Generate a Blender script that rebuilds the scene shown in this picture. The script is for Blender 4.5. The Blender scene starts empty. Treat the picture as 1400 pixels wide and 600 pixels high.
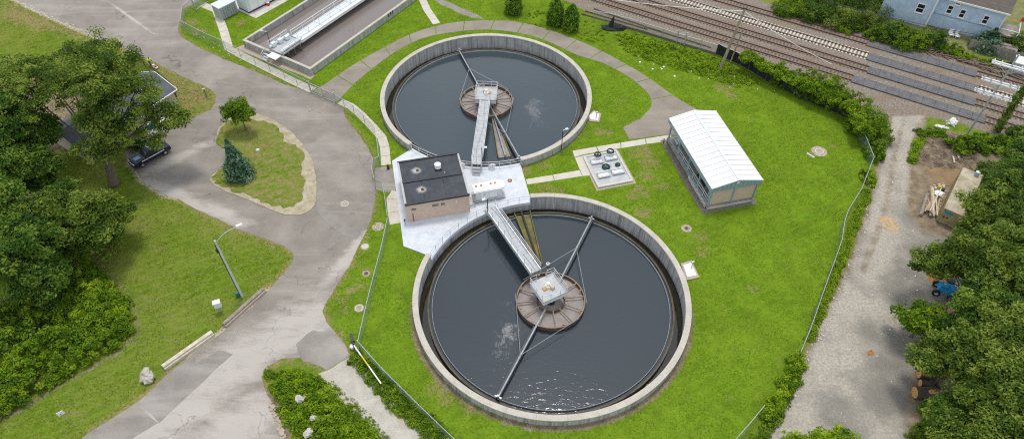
import bpy, math, random
import numpy as np
from mathutils import Vector, Matrix, noise as mnoise
from mathutils.geometry import tessellate_polygon

random.seed(7)
R = math.radians
SC = bpy.context.scene
COL = SC.collection

# ---------------------------------------------------------------- camera
cam_data = bpy.data.cameras.new("camera")
cam_data.lens = 23.99
cam_data.sensor_width = 36.0
cam_data.shift_y = 18.35 / 1400.0
cam_data.clip_end = 3000.0
cam = bpy.data.objects.new("camera", cam_data)
COL.objects.link(cam)
cam.matrix_world = Matrix.Translation((0, 0, 66.2)) @ Matrix.Rotation(R(90 - 48.65), 4, 'X') @ Matrix.Rotation(0.0039, 4, 'Z')
SC.camera = cam

# ---------------------------------------------------------------- sky and sun (bright overcast, sun ahead of the camera behind cloud)
SUN_EL, SUN_AZ = 72.5, 9.0
world = bpy.data.worlds.new("World")
SC.world = world
world.use_nodes = True
wn, wl = world.node_tree.nodes, world.node_tree.links
wn.clear()
w_out = wn.new('ShaderNodeOutputWorld')
w_bg = wn.new('ShaderNodeBackground')
w_bg.inputs['Strength'].default_value = 0.115
sky = wn.new('ShaderNodeTexSky')
sky.sky_type = 'NISHITA'
sky.sun_disc = False
sky.sun_elevation = R(SUN_EL)
sky.sun_rotation = R(SUN_AZ)
w_tc = wn.new('ShaderNodeTexCoord')
w_no = wn.new('ShaderNodeTexNoise')
w_no.inputs['Scale'].default_value = 5.0
w_no.inputs['Detail'].default_value = 6
w_rp = wn.new('ShaderNodeValToRGB')
w_rp.color_ramp.elements[0].position = 0.3
w_rp.color_ramp.elements[0].color = (0.42, 0.42, 0.42, 1)
w_rp.color_ramp.elements[1].position = 0.65
w_rp.color_ramp.elements[1].color = (0.98, 0.98, 0.98, 1)
w_mx = wn.new('ShaderNodeMixRGB')
w_mx.inputs['Color2'].default_value = (6.4, 6.7, 7.1, 1)      # cloud
wl.new(w_tc.outputs['Generated'], w_no.inputs['Vector'])
wl.new(w_no.outputs['Fac'], w_rp.inputs['Fac'])
wl.new(w_rp.outputs['Color'], w_mx.inputs['Fac'])
wl.new(sky.outputs['Color'], w_mx.inputs['Color1'])
wl.new(w_mx.outputs['Color'], w_bg.inputs['Color'])
wl.new(w_bg.outputs['Background'], w_out.inputs['Surface'])

sun_data = bpy.data.lights.new("sun", 'SUN')
sun_data.energy = 1.3
sun_data.angle = R(13)
sun_data.color = (1.0, 0.955, 0.88)
sun = bpy.data.objects.new("sun", sun_data)
COL.objects.link(sun)
sd = Vector((math.sin(R(SUN_AZ)) * math.cos(R(SUN_EL)), math.cos(R(SUN_AZ)) * math.cos(R(SUN_EL)), math.sin(R(SUN_EL))))
sun.rotation_euler = sd.to_track_quat('Z', 'Y').to_euler()

SC.view_settings.view_transform = 'Standard'
SC.view_settings.look = 'None'
SC.view_settings.exposure = 0.5
SC.view_settings.gamma = 1.0
SC.render.engine = 'CYCLES'
SC.cycles.max_bounces = 6
SC.cycles.use_denoising = False
SC.cycles.pixel_filter_type = 'BLACKMAN_HARRIS'
SC.cycles.filter_width = 1.15
SC.cycles.sample_clamp_indirect = 4.0
SC.cycles.sample_clamp_direct = 12.0

# ---------------------------------------------------------------- material helpers
class NT:
    """small wrapper over one material's node tree"""
    def __init__(s, name):
        s.m = bpy.data.materials.new(name)
        s.m.use_nodes = True
        s.n = s.m.node_tree.nodes
        s.l = s.m.node_tree.links
        s.b = s.n['Principled BSDF']
        s.out = s.n['Material Output']
    def node(s, t, **kw):
        x = s.n.new(t)
        for k, v in kw.items():
            setattr(x, k, v)
        return x
    def link(s, a, b):
        s.l.new(a, b)
    def pos(s, world=False):
        if world:
            return s.node('ShaderNodeNewGeometry').outputs['Position']
        return s.node('ShaderNodeTexCoord').outputs['Object']
    def noise(s, vec, scale, detail=4, rough=0.55, dist=0.0):
        x = s.node('ShaderNodeTexNoise')
        x.inputs['Scale'].default_value = scale
        x.inputs['Detail'].default_value = detail
        x.inputs['Roughness'].default_value = rough
        x.inputs['Distortion'].default_value = dist
        s.link(vec, x.inputs['Vector'])
        return x.outputs['Fac']
    def ramp(s, fac, stops):
        x = s.node('ShaderNodeValToRGB')
        e = x.color_ramp.elements
        while len(e) < len(stops):
            e.new(0.5)
        for i, (p, c) in enumerate(stops):
            e[i].position = p
            e[i].color = (c, c, c, 1) if isinstance(c, (int, float)) else (*c, 1)
        s.link(fac, x.inputs['Fac'])
        return x.outputs['Color']
    def mix(s, fac, a, b, mode='MIX'):
        x = s.node('ShaderNodeMixRGB', blend_type=mode)
        for v, i in ((fac, 'Fac'), (a, 'Color1'), (b, 'Color2')):
            if hasattr(v, 'node'):
                s.link(v, x.inputs[i])
            elif isinstance(v, (int, float)):
                x.inputs[i].default_value = v if i == 'Fac' else (v, v, v, 1)
            else:
                x.inputs[i].default_value = (*v, 1)
        return x.outputs['Color']
    def math(s, op, a, b=0.0, clamp=False):
        x = s.node('ShaderNodeMath', operation=op, use_clamp=clamp)
        for v, i in ((a, 0), (b, 1)):
            if hasattr(v, 'node'):
                s.link(v, x.inputs[i])
            else:
                x.inputs[i].default_value = v
        return x.outputs[0]
    def attr(s, name):
        x = s.node('ShaderNodeAttribute', attribute_name=name)
        return x
    def scale(s, vec, v):
        x = s.node('ShaderNodeMapping')
        x.inputs['Scale'].default_value = v
        s.link(vec, x.inputs['Vector'])
        return x.outputs['Vector']
    def rot(s, vec, a, v=(1, 1, 1)):
        x = s.node('ShaderNodeMapping')
        x.inputs['Rotation'].default_value = (0, 0, a)
        x.inputs['Scale'].default_value = v
        s.link(vec, x.inputs['Vector'])
        return x.outputs['Vector']
    def bump(s, h, strength=0.3, dist=0.05):
        x = s.node('ShaderNodeBump')
        x.inputs['Strength'].default_value = strength
        x.inputs['Distance'].default_value = dist
        s.link(h, x.inputs['Height'])
        s.link(x.outputs['Normal'], s.b.inputs['Normal'])
    def done(s, col, rough=0.8, metal=0.0, spec=0.4):
        if hasattr(col, 'node'):
            s.link(col, s.b.inputs['Base Color'])
        else:
            s.b.inputs['Base Color'].default_value = (*col, 1)
        if hasattr(rough, 'node'):
            s.link(rough, s.b.inputs['Roughness'])
        else:
            s.b.inputs['Roughness'].default_value = rough
        s.b.inputs['Metallic'].default_value = metal
        s.b.inputs['Specular IOR Level'].default_value = spec
        return s.m

def plain(name, col, rough=0.6, metal=0.0, var=0.25, scale=1.5, dirt=None, world=True, bump=0.0):
    """one colour with soft wear: noise darkens or lightens it a little, optional dirt colour in patches"""
    t = NT(name)
    p = t.pos(world)
    n1 = t.noise(p, scale, 5, 0.6)
    lo = tuple(c * (1 - var) for c in col)
    hi = tuple(min(1, c * (1 + var * 0.6)) for c in col)
    c = t.ramp(n1, [(0.3, lo), (0.7, hi)])
    if dirt:
        n2 = t.noise(p, scale * 0.45, 6, 0.7, 0.4)
        c = t.mix(t.ramp(n2, [(0.5, 0.0), (0.75, 0.7)]), c, dirt)
    if bump:
        t.bump(t.noise(p, scale * 6, 3), bump, 0.03)
    return t.done(c, rough, metal)

# ---------------------------------------------------------------- mesh helpers
class MB:
    """collects shapes into one mesh"""
    def __init__(s):
        s.v, s.f = [], []
    def add(s, vs, fs):
        k = len(s.v)
        s.v.extend([tuple(p) for p in vs])
        s.f.extend([tuple(i + k for i in f) for f in fs])
        return s
    def box(s, c, size, rz=0.0, taper=1.0):
        x, y, z = size[0] / 2, size[1] / 2, size[2] / 2
        ca, sa = math.cos(rz), math.sin(rz)
        vs = []
        for sz in (-1, 1):
            k = taper if sz > 0 else 1.0
            for sx, sy in ((-1, -1), (1, -1), (1, 1), (-1, 1)):
                a, b = sx * x * k, sy * y * k
                vs.append((c[0] + a * ca - b * sa, c[1] + a * sa + b * ca, c[2] + sz * z))
        return s.add(vs, [(3, 2, 1, 0), (4, 5, 6, 7), (0, 1, 5, 4), (1, 2, 6, 5), (2, 3, 7, 6), (3, 0, 4, 7)])
    def beam(s, p, q, w, h, up=(0, 0, 1)):
        p, q = Vector(p), Vector(q)
        d = (q - p).normalized()
        u = Vector(up)
        side = d.cross(u)
        if side.length < 1e-4:
            side = d.cross(Vector((1, 0, 0)))
        side.normalize()
        u = side.cross(d).normalized()
        vs = []
        for a in (p, q):
            for sx, sz in ((-1, -1), (1, -1), (1, 1), (-1, 1)):
                vs.append(a + side * (sx * w / 2) + u * (sz * h / 2))
        return s.add(vs, [(0, 1, 2, 3), (7, 6, 5, 4), (0, 4, 5, 1), (1, 5, 6, 2), (2, 6, 7, 3), (3, 7, 4, 0)])
    def tube(s, pts, r, n=6, closed=False):
        pts = [Vector(p) for p in pts]
        m = len(pts)
        rs = r if isinstance(r, (list, tuple)) else [r] * m
        rings = []
        prev = None
        for i, p in enumerate(pts):
            a = pts[(i - 1) % m] if (closed or i > 0) else p
            b = pts[(i + 1) % m] if (closed or i < m - 1) else p
            d = (b - a).normalized()
            ref = prev if prev is not None else (Vector((0, 0, 1)) if abs(d.z) < 0.9 else Vector((1, 0, 0)))
            side = ref - d * ref.dot(d)
            if side.length < 1e-5:
                side = d.orthogonal()
            side.normalize()
            prev = side
            u = d.cross(side)
            rings.append([p + (side * math.cos(2 * math.pi * k / n) + u * math.sin(2 * math.pi * k / n)) * rs[i] for k in range(n)])
        vs = [v for g in rings for v in g]
        fs = []
        for i in range(m if closed else m - 1):
            j = (i + 1) % m
            for k in range(n):
                l = (k + 1) % n
                fs.append((i * n + k, i * n + l, j * n + l, j * n + k))
        if not closed:
            fs.append(tuple(range(n))[::-1])
            fs.append(tuple((m - 1) * n + k for k in range(n)))
        return s.add(vs, fs)
    def prism(s, poly, z0, z1, bottom=False):
        n = len(poly)
        area = sum(poly[i][0] * poly[(i + 1) % n][1] - poly[(i + 1) % n][0] * poly[i][1] for i in range(n))
        if area < 0:
            poly = poly[::-1]
        vs = [(p[0], p[1], z0) for p in poly] + [(p[0], p[1], z1) for p in poly]
        tri = tessellate_polygon([[Vector((p[0], p[1], 0)) for p in poly]])
        fs = []
        for t in tri:
            a, b, c = t
            cr = (poly[b][0] - poly[a][0]) * (poly[c][1] - poly[a][1]) - (poly[c][0] - poly[a][0]) * (poly[b][1] - poly[a][1])
            if cr < 0:
                b, c = c, b
            fs.append((a + n, b + n, c + n))
            if bottom:
                fs.append((c, b, a))
        for i in range(n):
            j = (i + 1) % n
            fs.append((i, j, j + n, i + n))
        return s.add(vs, fs)
    def ring(s, c, r0, r1, z0, z1, a0=0.0, a1=2 * math.pi, n=96):
        """solid ring or ring segment"""
        full = abs(a1 - a0 - 2 * math.pi) < 1e-6
        m = n if full else n + 1
        vs = []
        for i in range(m):
            a = a0 + (a1 - a0) * i / n
            ca, sa = math.cos(a), math.sin(a)
            for r, z in ((r0, z0), (r1, z0), (r1, z1), (r0, z1)):
                vs.append((c[0] + r * ca, c[1] + r * sa, z))
        fs = []
        for i in range(n):
            j = (i + 1) % m
            for k in range(4):
                l = (k + 1) % 4
                fs.append((i * 4 + k, j * 4 + k, j * 4 + l, i * 4 + l))
        if not full:
            fs.append((0, 1, 2, 3))
            fs.append(((m - 1) * 4 + 3, (m - 1) * 4 + 2, (m - 1) * 4 + 1, (m - 1) * 4))
        return s.add(vs, fs)
    def lathe(s, prof, c=(0, 0, 0), n=16):
        vs, fs = [], []
        for r, z in prof:
            for k in range(n):
                a = 2 * math.pi * k / n
                vs.append((c[0] + r * math.cos(a), c[1] + r * math.sin(a), c[2] + z))
        for i in range(len(prof) - 1):
            for k in range(n):
                l = (k + 1) % n
                fs.append((i * n + k, i * n + l, (i + 1) * n + l, (i + 1) * n + k))
        if prof[0][0] > 1e-4:
            fs.append(tuple(range(n))[::-1])
        if prof[-1][0] > 1e-4:
            fs.append(tuple((len(prof) - 1) * n + k for k in range(n)))
        return s.add(vs, fs)
    def blob(s, c, rad, seed=0, sub=2, amp=0.25):
        """uneven lump"""
        rnd = random.Random(seed)
        off = Vector((rnd.random() * 50, rnd.random() * 50, rnd.random() * 50))
        n, m = 6 + 4 * sub, 4 + 2 * sub
        vs, fs = [], []
        for i in range(m + 1):
            t = math.pi * i / m
            for k in range(n):
                a = 2 * math.pi * k / n
                d = Vector((math.sin(t) * math.cos(a), math.sin(t) * math.sin(a), math.cos(t)))
                q = 1 + amp * (mnoise.noise(d * 1.6 + off) + 0.5 * mnoise.noise(d * 3.7 + off))
                vs.append((c[0] + d.x * rad[0] * q, c[1] + d.y * rad[1] * q, c[2] + d.z * rad[2] * q))
        for i in range(m):
            for k in range(n):
                l = (k + 1) % n
                fs.append((i * n + k, (i + 1) * n + k, (i + 1) * n + l, i * n + l))
        return s.add(vs, fs)
    def mesh(s, name, mat, smooth=False):
        me = bpy.data.meshes.new(name)
        me.from_pydata(s.v, [], s.f)
        if mat is not None:
            me.materials.append(mat)
        if smooth:
            me.polygons.foreach_set('use_smooth', [True] * len(me.polygons))
        me.update()
        return me

def thing(name, label, cat, loc=(0, 0, 0), rz=0.0, group=None):
    o = bpy.data.objects.new(name, None)
    o.empty_display_size = 0.3
    COL.objects.link(o)
    loc = tuple(loc) if len(loc) == 3 else (loc[0], loc[1], 0.0)
    o.location = loc
    o.rotation_euler = (0, 0, rz)
    o['label'] = label
    o['category'] = cat
    if group:
        o['group'] = group
    return o

def hang(o, parent, world=True):
    """parent o; world=True keeps coordinates that were given in the world frame"""
    o.parent = parent
    if world:
        m = Matrix.Identity(4)
        q = parent
        chain = []
        while q is not None:
            chain.append(q)
            q = q.parent
        for q in reversed(chain):
            m = m @ q.matrix_parent_inverse @ q.matrix_basis
        o.matrix_parent_inverse = m.inverted()
    return o

def part(name, mb, mat, parent, world=True, smooth=False, label=None, stuff=False):
    o = bpy.data.objects.new(name, mb.mesh(name, mat, smooth) if isinstance(mb, MB) else mb)
    COL.objects.link(o)
    if parent is not None:
        hang(o, parent, world)
    if label:
        o['label'] = label
    if stuff:
        o['kind'] = 'stuff'
    return o

def single(name, mb, mat, label, cat, group=None, smooth=False):
    o = part(name, mb, mat, None, smooth=smooth)
    o['label'] = label
    o['category'] = cat
    if group:
        o['group'] = group
    return o

def struct(name, mb, mat, smooth=False, kind='structure', label=None):
    o = part(name, mb, mat, None, smooth=smooth)
    o['kind'] = kind
    if label:
        o['label'] = label
    return o

def copies(src_mesh, name, parent, mats):
    """many alike pieces sharing one mesh, each its own part, placed by world matrices"""
    for m in mats:
        o = bpy.data.objects.new(name, src_mesh)
        COL.objects.link(o)
        hang(o, parent, True)
        o.matrix_basis = m

def TR(x, y, z, rz=0.0, s=(1, 1, 1)):
    return Matrix.Translation((x, y, z)) @ Matrix.Rotation(rz, 4, 'Z') @ Matrix.Diagonal((*s, 1))

def lerp(a, b, t):
    return tuple(x + (y - x) * t for x, y in zip(a, b))

def dist(a, b):
    return math.hypot(a[0] - b[0], a[1] - b[1])

def ang(a, b):
    return math.atan2(b[1] - a[1], b[0] - a[0])

def jitter(poly, amp, step=0.6, seed=1, freq=0.6):
    """outline broken into short steps and pushed in and out, for edges that grass or gravel eat into"""
    out = []
    n = len(poly)
    for i in range(n):
        a, b = poly[i], poly[(i + 1) % n]
        d = dist(a, b)
        if d < 1e-6:
            continue
        k = max(1, int(d / step))
        nx, ny = -(b[1] - a[1]) / d, (b[0] - a[0]) / d
        for j in range(k):
            p = lerp(a, b, j / k)
            q = Vector((p[0] * freq, p[1] * freq, seed * 7.3))
            w = amp * (mnoise.noise(q) + 0.6 * mnoise.noise(q * 2.7) + 0.35 * mnoise.noise(q * 6.1))
            out.append((p[0] + nx * w, p[1] + ny * w))
    return out

def smooth_line(pts, step=1.0, closed=False):
    """Catmull-Rom through the points"""
    n = len(pts)
    out = []
    rng = range(n if closed else n - 1)
    for i in rng:
        p1, p2 = pts[i], pts[(i + 1) % n]
        p0 = pts[(i - 1) % n] if (closed or i > 0) else p1
        p3 = pts[(i + 2) % n] if (closed or i < n - 2) else p2
        k = max(1, int(dist(p1, p2) / step))
        for j in range(k):
            t = j / k
            out.append(tuple(0.5 * (2 * b + (c - a) * t + (2 * a - 5 * b + 4 * c - d) * t * t + (3 * b - a - 3 * c + d) * t ** 3)
                             for a, b, c, d in zip(p0, p1, p2, p3)))
    if not closed:
        out.append(tuple(pts[-1]))
    return out

def inside(px, py, poly):
    """vectorised point in polygon"""
    c = np.zeros(len(px), bool)
    n = len(poly)
    for i in range(n):
        x0, y0 = poly[i][:2]
        x1, y1 = poly[(i + 1) % n][:2]
        if y0 == y1:
            continue
        k = ((y0 > py) != (y1 > py)) & (px < (x1 - x0) * (py - y0) / (y1 - y0) + x0)
        c ^= k
    return c

def edge_dist(px, py, poly, closed=True):
    d = np.full(len(px), 1e9)
    n = len(poly)
    for i in range(n if closed else n - 1):
        a, b = np.array(poly[i][:2]), np.array(poly[(i + 1) % n][:2])
        ab = b - a
        L2 = max(1e-9, float(ab @ ab))
        t = np.clip(((px - a[0]) * ab[0] + (py - a[1]) * ab[1]) / L2, 0, 1)
        d = np.minimum(d, np.hypot(px - a[0] - t * ab[0], py - a[1] - t * ab[1]))
    return d

def array_mesh(name, co, faces, mat, attrs=None, smooth=False):
    """mesh from numpy arrays; faces (n,3) or (n,4)"""
    me = bpy.data.meshes.new(name)
    nv, (nf, k) = len(co), faces.shape
    me.vertices.add(nv)
    me.vertices.foreach_set('co', co.astype(np.float32).ravel())
    me.loops.add(nf * k)
    me.loops.foreach_set('vertex_index', faces.astype(np.int32).ravel())
    me.polygons.add(nf)
    me.polygons.foreach_set('loop_start', np.arange(0, nf * k, k, dtype=np.int32))
    if smooth:
        me.polygons.foreach_set('use_smooth', np.ones(nf, bool))
    for nm, (typ, data) in (attrs or {}).items():
        a = me.attributes.new(nm, typ, 'POINT')
        a.data.foreach_set('value' if typ == 'FLOAT' else 'color', data.astype(np.float32).ravel())
    if mat is not None:
        me.materials.append(mat)
    me.update(calc_edges=True)
    me.validate()
    return me

# ---------------------------------------------------------------- materials
def make_ground():
    t = NT('ground_cover')
    p = t.pos(True)
    A = t.node('ShaderNodeSeparateColor')
    B = t.node('ShaderNodeSeparateColor')
    t.link(t.attr('cover_a').outputs['Color'], A.inputs['Color'])
    t.link(t.attr('cover_b').outputs['Color'], B.inputs['Color'])
    fine = t.noise(p, 3.4, 5, 0.75)
    mid = t.noise(p, 0.9, 6, 0.65)
    big = t.noise(p, 0.11, 4, 0.6)
    streak = t.noise(t.rot(p, 0.5, (0.5, 3.0, 1)), 0.6, 4, 0.6)
    def cov(v, soft=0.35, amp=0.55):
        # ragged border: mask plus noise, sharpened
        n = t.math('ADD', t.math('MULTIPLY', mid, amp), t.math('MULTIPLY', fine, amp * 0.6))
        s = t.math('ADD', v, t.math('SUBTRACT', n, amp * 0.8))
        return t.ramp(s, [(0.5 - soft / 2, 0.0), (0.5 + soft / 2, 1.0)])
    # lawn greens
    g = t.ramp(mid, [(0.25, (0.112, 0.200, 0.011)), (0.5, (0.154, 0.262, 0.016)), (0.75, (0.212, 0.315, 0.026))])
    g = t.mix(t.ramp(fine, [(0.30, 0.4), (0.50, 0.0)]), g, (0.092, 0.160, 0.008))
    g = t.mix(t.ramp(big, [(0.42, 0.0), (0.62, 0.55)]), g, (0.172, 0.258, 0.020))
    g = t.mix(t.ramp(t.noise(p, 0.28, 7, 0.7, 0.6), [(0.42, 0.0), (0.66, 0.85)]), g, (0.100, 0.178, 0.013))
    g = t.mix(t.ramp(t.noise(p, 0.55, 8, 0.75, 0.3), [(0.56, 0.0), (0.72, 0.6)]), g, (0.235, 0.215, 0.070))
    mow = t.node('ShaderNodeTexWave', wave_type='BANDS')
    mow.inputs['Scale'].default_value = 0.28
    mow.inputs['Distortion'].default_value = 2.2
    mow.inputs['Detail'].default_value = 3
    t.link(t.rot(p, 1.05), mow.inputs['Vector'])
    g = t.mix(t.ramp(mow.outputs['Fac'], [(0.4, 0.0), (0.9, 0.22)]), g, (0.20, 0.30, 0.02))
    g = t.mix(t.ramp(streak, [(0.52, 0.0), (0.75, 0.5)]), g, (0.175, 0.225, 0.016))
    # rough unwatered grass
    d = t.ramp(mid, [(0.3, (0.092, 0.165, 0.010)), (0.5, (0.142, 0.222, 0.018)), (0.68, (0.205, 0.248, 0.040))])
    d = t.mix(t.ramp(fine, [(0.38, 0.65), (0.58, 0.0)]), d, (0.080, 0.125, 0.014))
    d = t.mix(t.ramp(big, [(0.44, 0.0), (0.62, 0.55)]), d, (0.230, 0.232, 0.060))
    d = t.mix(t.ramp(mow.outputs['Fac'], [(0.45, 0.0), (0.9, 0.3)]), d, (0.20, 0.27, 0.035))
    d = t.mix(t.ramp(streak, [(0.55, 0.0), (0.75, 0.7)]), d, (0.235, 0.195, 0.100))
    c = t.mix(A.outputs[0], d, g)
    dry = t.ramp(fine, [(0.3, (0.20, 0.150, 0.060)), (0.7, (0.36, 0.285, 0.140))])
    c = t.mix(cov(A.outputs[1], 0.5, 1.5), c, dry)
    soil = t.ramp(mid, [(0.3, (0.15, 0.113, 0.072)), (0.5, (0.245, 0.190, 0.130)), (0.7, (0.35, 0.285, 0.205))])
    soil = t.mix(t.ramp(fine, [(0.5, 0.0), (0.7, 0.5)]), soil, (0.33, 0.27, 0.19))
    c = t.mix(cov(A.outputs[2]), c, soil)
    grav = t.ramp(t.noise(p, 3.2, 5, 0.85), [(0.3, (0.25, 0.222, 0.180)), (0.5, (0.42, 0.378, 0.315)), (0.7, (0.60, 0.55, 0.47))])
    grav = t.mix(t.ramp(t.noise(p, 0.22, 6, 0.7), [(0.46, 0.0), (0.66, 0.62)]), grav, (0.22, 0.205, 0.178))
    grav = t.mix(t.math('MULTIPLY', t.ramp(t.math('ADD', t.attr('cover_b').outputs['Alpha'], t.math('SUBTRACT', t.noise(p, 0.3, 6, 0.7), 0.5)), [(0.3, 0.0), (0.75, 0.8)]), 1.0), grav, t.ramp(t.noise(p, 7, 4, 0.8), [(0.3, (0.13, 0.122, 0.105)), (0.7, (0.29, 0.27, 0.235))]))
    c = t.mix(cov(B.outputs[0]), c, grav)
    ball = t.ramp(t.noise(p, 3.0, 5, 0.85), [(0.32, (0.10, 0.083, 0.066)), (0.5, (0.245, 0.212, 0.174)), (0.68, (0.44, 0.39, 0.33))])
    ball = t.mix(t.ramp(t.noise(t.rot(p, 0.55, (0.25, 1.2, 1)), 0.35, 5, 0.65), [(0.42, 0.0), (0.66, 0.75)]), ball, (0.235, 0.165, 0.115))
    c = t.mix(cov(B.outputs[1]), c, ball)
    sandc = t.ramp(fine, [(0.3, (0.36, 0.30, 0.20)), (0.7, (0.56, 0.49, 0.37))])
    c = t.mix(cov(B.outputs[2]), c, sandc)
    t.bump(t.math('ADD', fine, t.noise(p, 14, 2)), 0.55, 0.09)
    return t.done(c, 0.95, 0, 0.0)

def make_asphalt(name, lo, hi, dust, dustamt=0.6, crack=True, spots=()):
    t = NT(name)
    p = t.pos(True)
    n1 = t.noise(p, 0.35, 7, 0.65)
    n2 = t.noise(p, 12, 3, 0.8)
    c = t.ramp(n1, [(0.3, lo), (0.68, hi)])
    c = t.mix(t.ramp(n2, [(0.3, 0.45), (0.55, 0.0)]), c, tuple(v * 0.62 for v in lo))
    c = t.mix(t.ramp(n2, [(0.58, 0.0), (0.8, 0.45)]), c, tuple(min(1, v * 1.45) for v in hi))
    # long faint wheel tracks and dust
    st_ = t.noise(t.rot(p, 0.75, (0.12, 0.9, 1)), 0.35, 5, 0.6, 0.6)
    c = t.mix(t.ramp(st_, [(0.5, 0.0), (0.72, dustamt)]), c, dust)
    n3 = t.noise(p, 0.09, 5, 0.6, 0.3)
    c = t.mix(t.ramp(n3, [(0.52, 0.0), (0.7, dustamt)]), c, dust)
    if spots:
        # pale dust lying in its own ragged patches
        acc = None
        for x, y, rx, ry, a in spots:
            mp = t.node('ShaderNodeMapping', vector_type='TEXTURE')
            mp.inputs['Location'].default_value = (x, y, 0)
            mp.inputs['Rotation'].default_value = (0, 0, a)
            mp.inputs['Scale'].default_value = (rx, ry, 1)
            t.link(p, mp.inputs['Vector'])
            ln = t.node('ShaderNodeVectorMath', operation='LENGTH')
            t.link(mp.outputs['Vector'], ln.inputs[0])
            v_ = t.math('SUBTRACT', 1.3, ln.outputs['Value'], True)
            acc = v_ if acc is None else t.math('MAXIMUM', acc, v_)
        rag = t.math('ADD', t.noise(t.rot(p, 0.75, (0.35, 1.2, 1)), 0.55, 7, 0.7, 0.5), t.math('MULTIPLY', t.noise(p, 5, 3, 0.7), 0.3))
        k = t.math('ADD', acc, t.math('MULTIPLY', t.math('SUBTRACT', rag, 0.65), 2.2))
        c = t.mix(t.ramp(k, [(0.25, 0.0), (0.95, 0.78)]), c, dust)
    if crack:
        v = t.node('ShaderNodeTexVoronoi', feature='DISTANCE_TO_EDGE')
        v.inputs['Scale'].default_value = 0.16
        w = t.node('ShaderNodeMixRGB')
        w.inputs['Fac'].default_value = 0.55
        nz = t.node('ShaderNodeTexNoise')
        nz.inputs['Scale'].default_value = 0.5
        nz.inputs['Detail'].default_value = 6
        t.link(p, nz.inputs['Vector'])
        ad = t.node('ShaderNodeVectorMath', operation='MULTIPLY_ADD')
        ad.inputs[1].default_value = (5, 5, 0)
        t.link(nz.outputs['Color'], ad.inputs[0])
        t.link(p, ad.inputs[2])
        t.link(ad.outputs[0], v.inputs['Vector'])
        gate = t.ramp(t.noise(p, 0.12, 3), [(0.42, 0.0), (0.55, 0.7)])
        line = t.ramp(v.outputs['Distance'], [(0.0, 1.0), (0.008, 0.0)])
        c = t.mix(t.math('MULTIPLY', line, gate), c, (0.09, 0.085, 0.07))
    t.bump(n2, 0.25, 0.02)
    return t.done(c, 0.9, 0, 0.25)

def make_concrete(name, lo, hi, stain=(0.16, 0.15, 0.13), amt=0.5, vertical=False, seam=0.0):
    t = NT(name)
    p = t.pos(True)
    n1 = t.noise(p, 0.8, 7, 0.7)
    c = t.ramp(n1, [(0.3, lo), (0.7, hi)])
    v = t.scale(p, (3.2, 3.2, 0.12)) if vertical else p
    n2 = t.noise(v, 0.9, 6, 0.75)
    c = t.mix(t.ramp(n2, [(0.46, 0.0), (0.70, amt)]), c, stain)
    n3 = t.noise(p, 9, 4, 0.7)
    c = t.mix(t.ramp(n3, [(0.35, 0.35), (0.6, 0.0)]), c, tuple(x * 0.6 for x in lo))
    t.bump(n3, 0.2, 0.02)
    return t.done(c, 0.85, 0, 0.3)

def make_water(name, base, scum, amt, thresh, ripple=0.5, drift=None):
    t = NT(name)
    p = t.pos(False)
    n = t.noise(p, 0.22, 7, 0.72, 1.6)
    f = t.noise(t.rot(p, 0.2, (1.5, 0.7, 1)), 1.6, 6, 0.8, 1.4)
    side = t.noise(p, 0.09, 2, 0.5)
    m = t.math('ADD', t.math('MULTIPLY', n, 0.46), t.math('ADD', t.math('MULTIPLY', f, 0.42), t.math('MULTIPLY', side, 0.30)))
    if drift:
        # scum drifts together in one long ragged raft
        mp = t.node('ShaderNodeMapping', vector_type='TEXTURE')
        mp.inputs['Location'].default_value = (drift[0], drift[1], 0)
        mp.inputs['Rotation'].default_value = (0, 0, drift[4])
        mp.inputs['Scale'].default_value = (drift[2], drift[3], 1)
        t.link(p, mp.inputs['Vector'])
        ln = t.node('ShaderNodeVectorMath', operation='LENGTH')
        t.link(mp.outputs['Vector'], ln.inputs[0])
        m = t.math('ADD', m, t.math('MULTIPLY', t.math('SUBTRACT', 1.0, ln.outputs['Value'], True), 0.19))
    k = t.ramp(m, [(thresh, 0.0), (thresh + 0.085, amt)])
    c = t.mix(k, base, scum)
    r1 = t.noise(t.rot(p, 0.35, (1.0, 1.9, 1)), 1.25, 3, 0.55, 0.8)
    r2 = t.noise(t.rot(p, -0.6, (0.6, 1.5, 1)), 0.5, 3, 0.5, 1.2)
    t.bump(t.math('ADD', r1, r2), ripple, 0.05)
    rough = t.math('ADD', t.math('MULTIPLY', k, 0.4), 0.07)
    return t.done(c, rough, 0, 0.75)

def make_leaf(name, dark, mid, light, trans=0.25):
    t = NT(name)
    a = t.attr('tone')
    n = t.noise(t.pos(True), 0.35, 3)
    f = t.math('ADD', t.math('MULTIPLY', a.outputs['Fac'], 1.0), t.math('MULTIPLY', t.math('SUBTRACT', n, 0.5), 0.75))
    c = t.ramp(f, [(0.2, dark), (0.5, mid), (0.82, light)])
    t.done(c, 0.6, 0, 0.12)
    tr = t.node('ShaderNodeBsdfTranslucent')
    t.link(c, tr.inputs['Color'])
    mx = t.node('ShaderNodeMixShader')
    mx.inputs['Fac'].default_value = trans
    t.link(t.b.outputs[0], mx.inputs[1])
    t.link(tr.outputs[0], mx.inputs[2])
    t.link(mx.outputs[0], t.out.inputs['Surface'])
    return t.m

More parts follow.
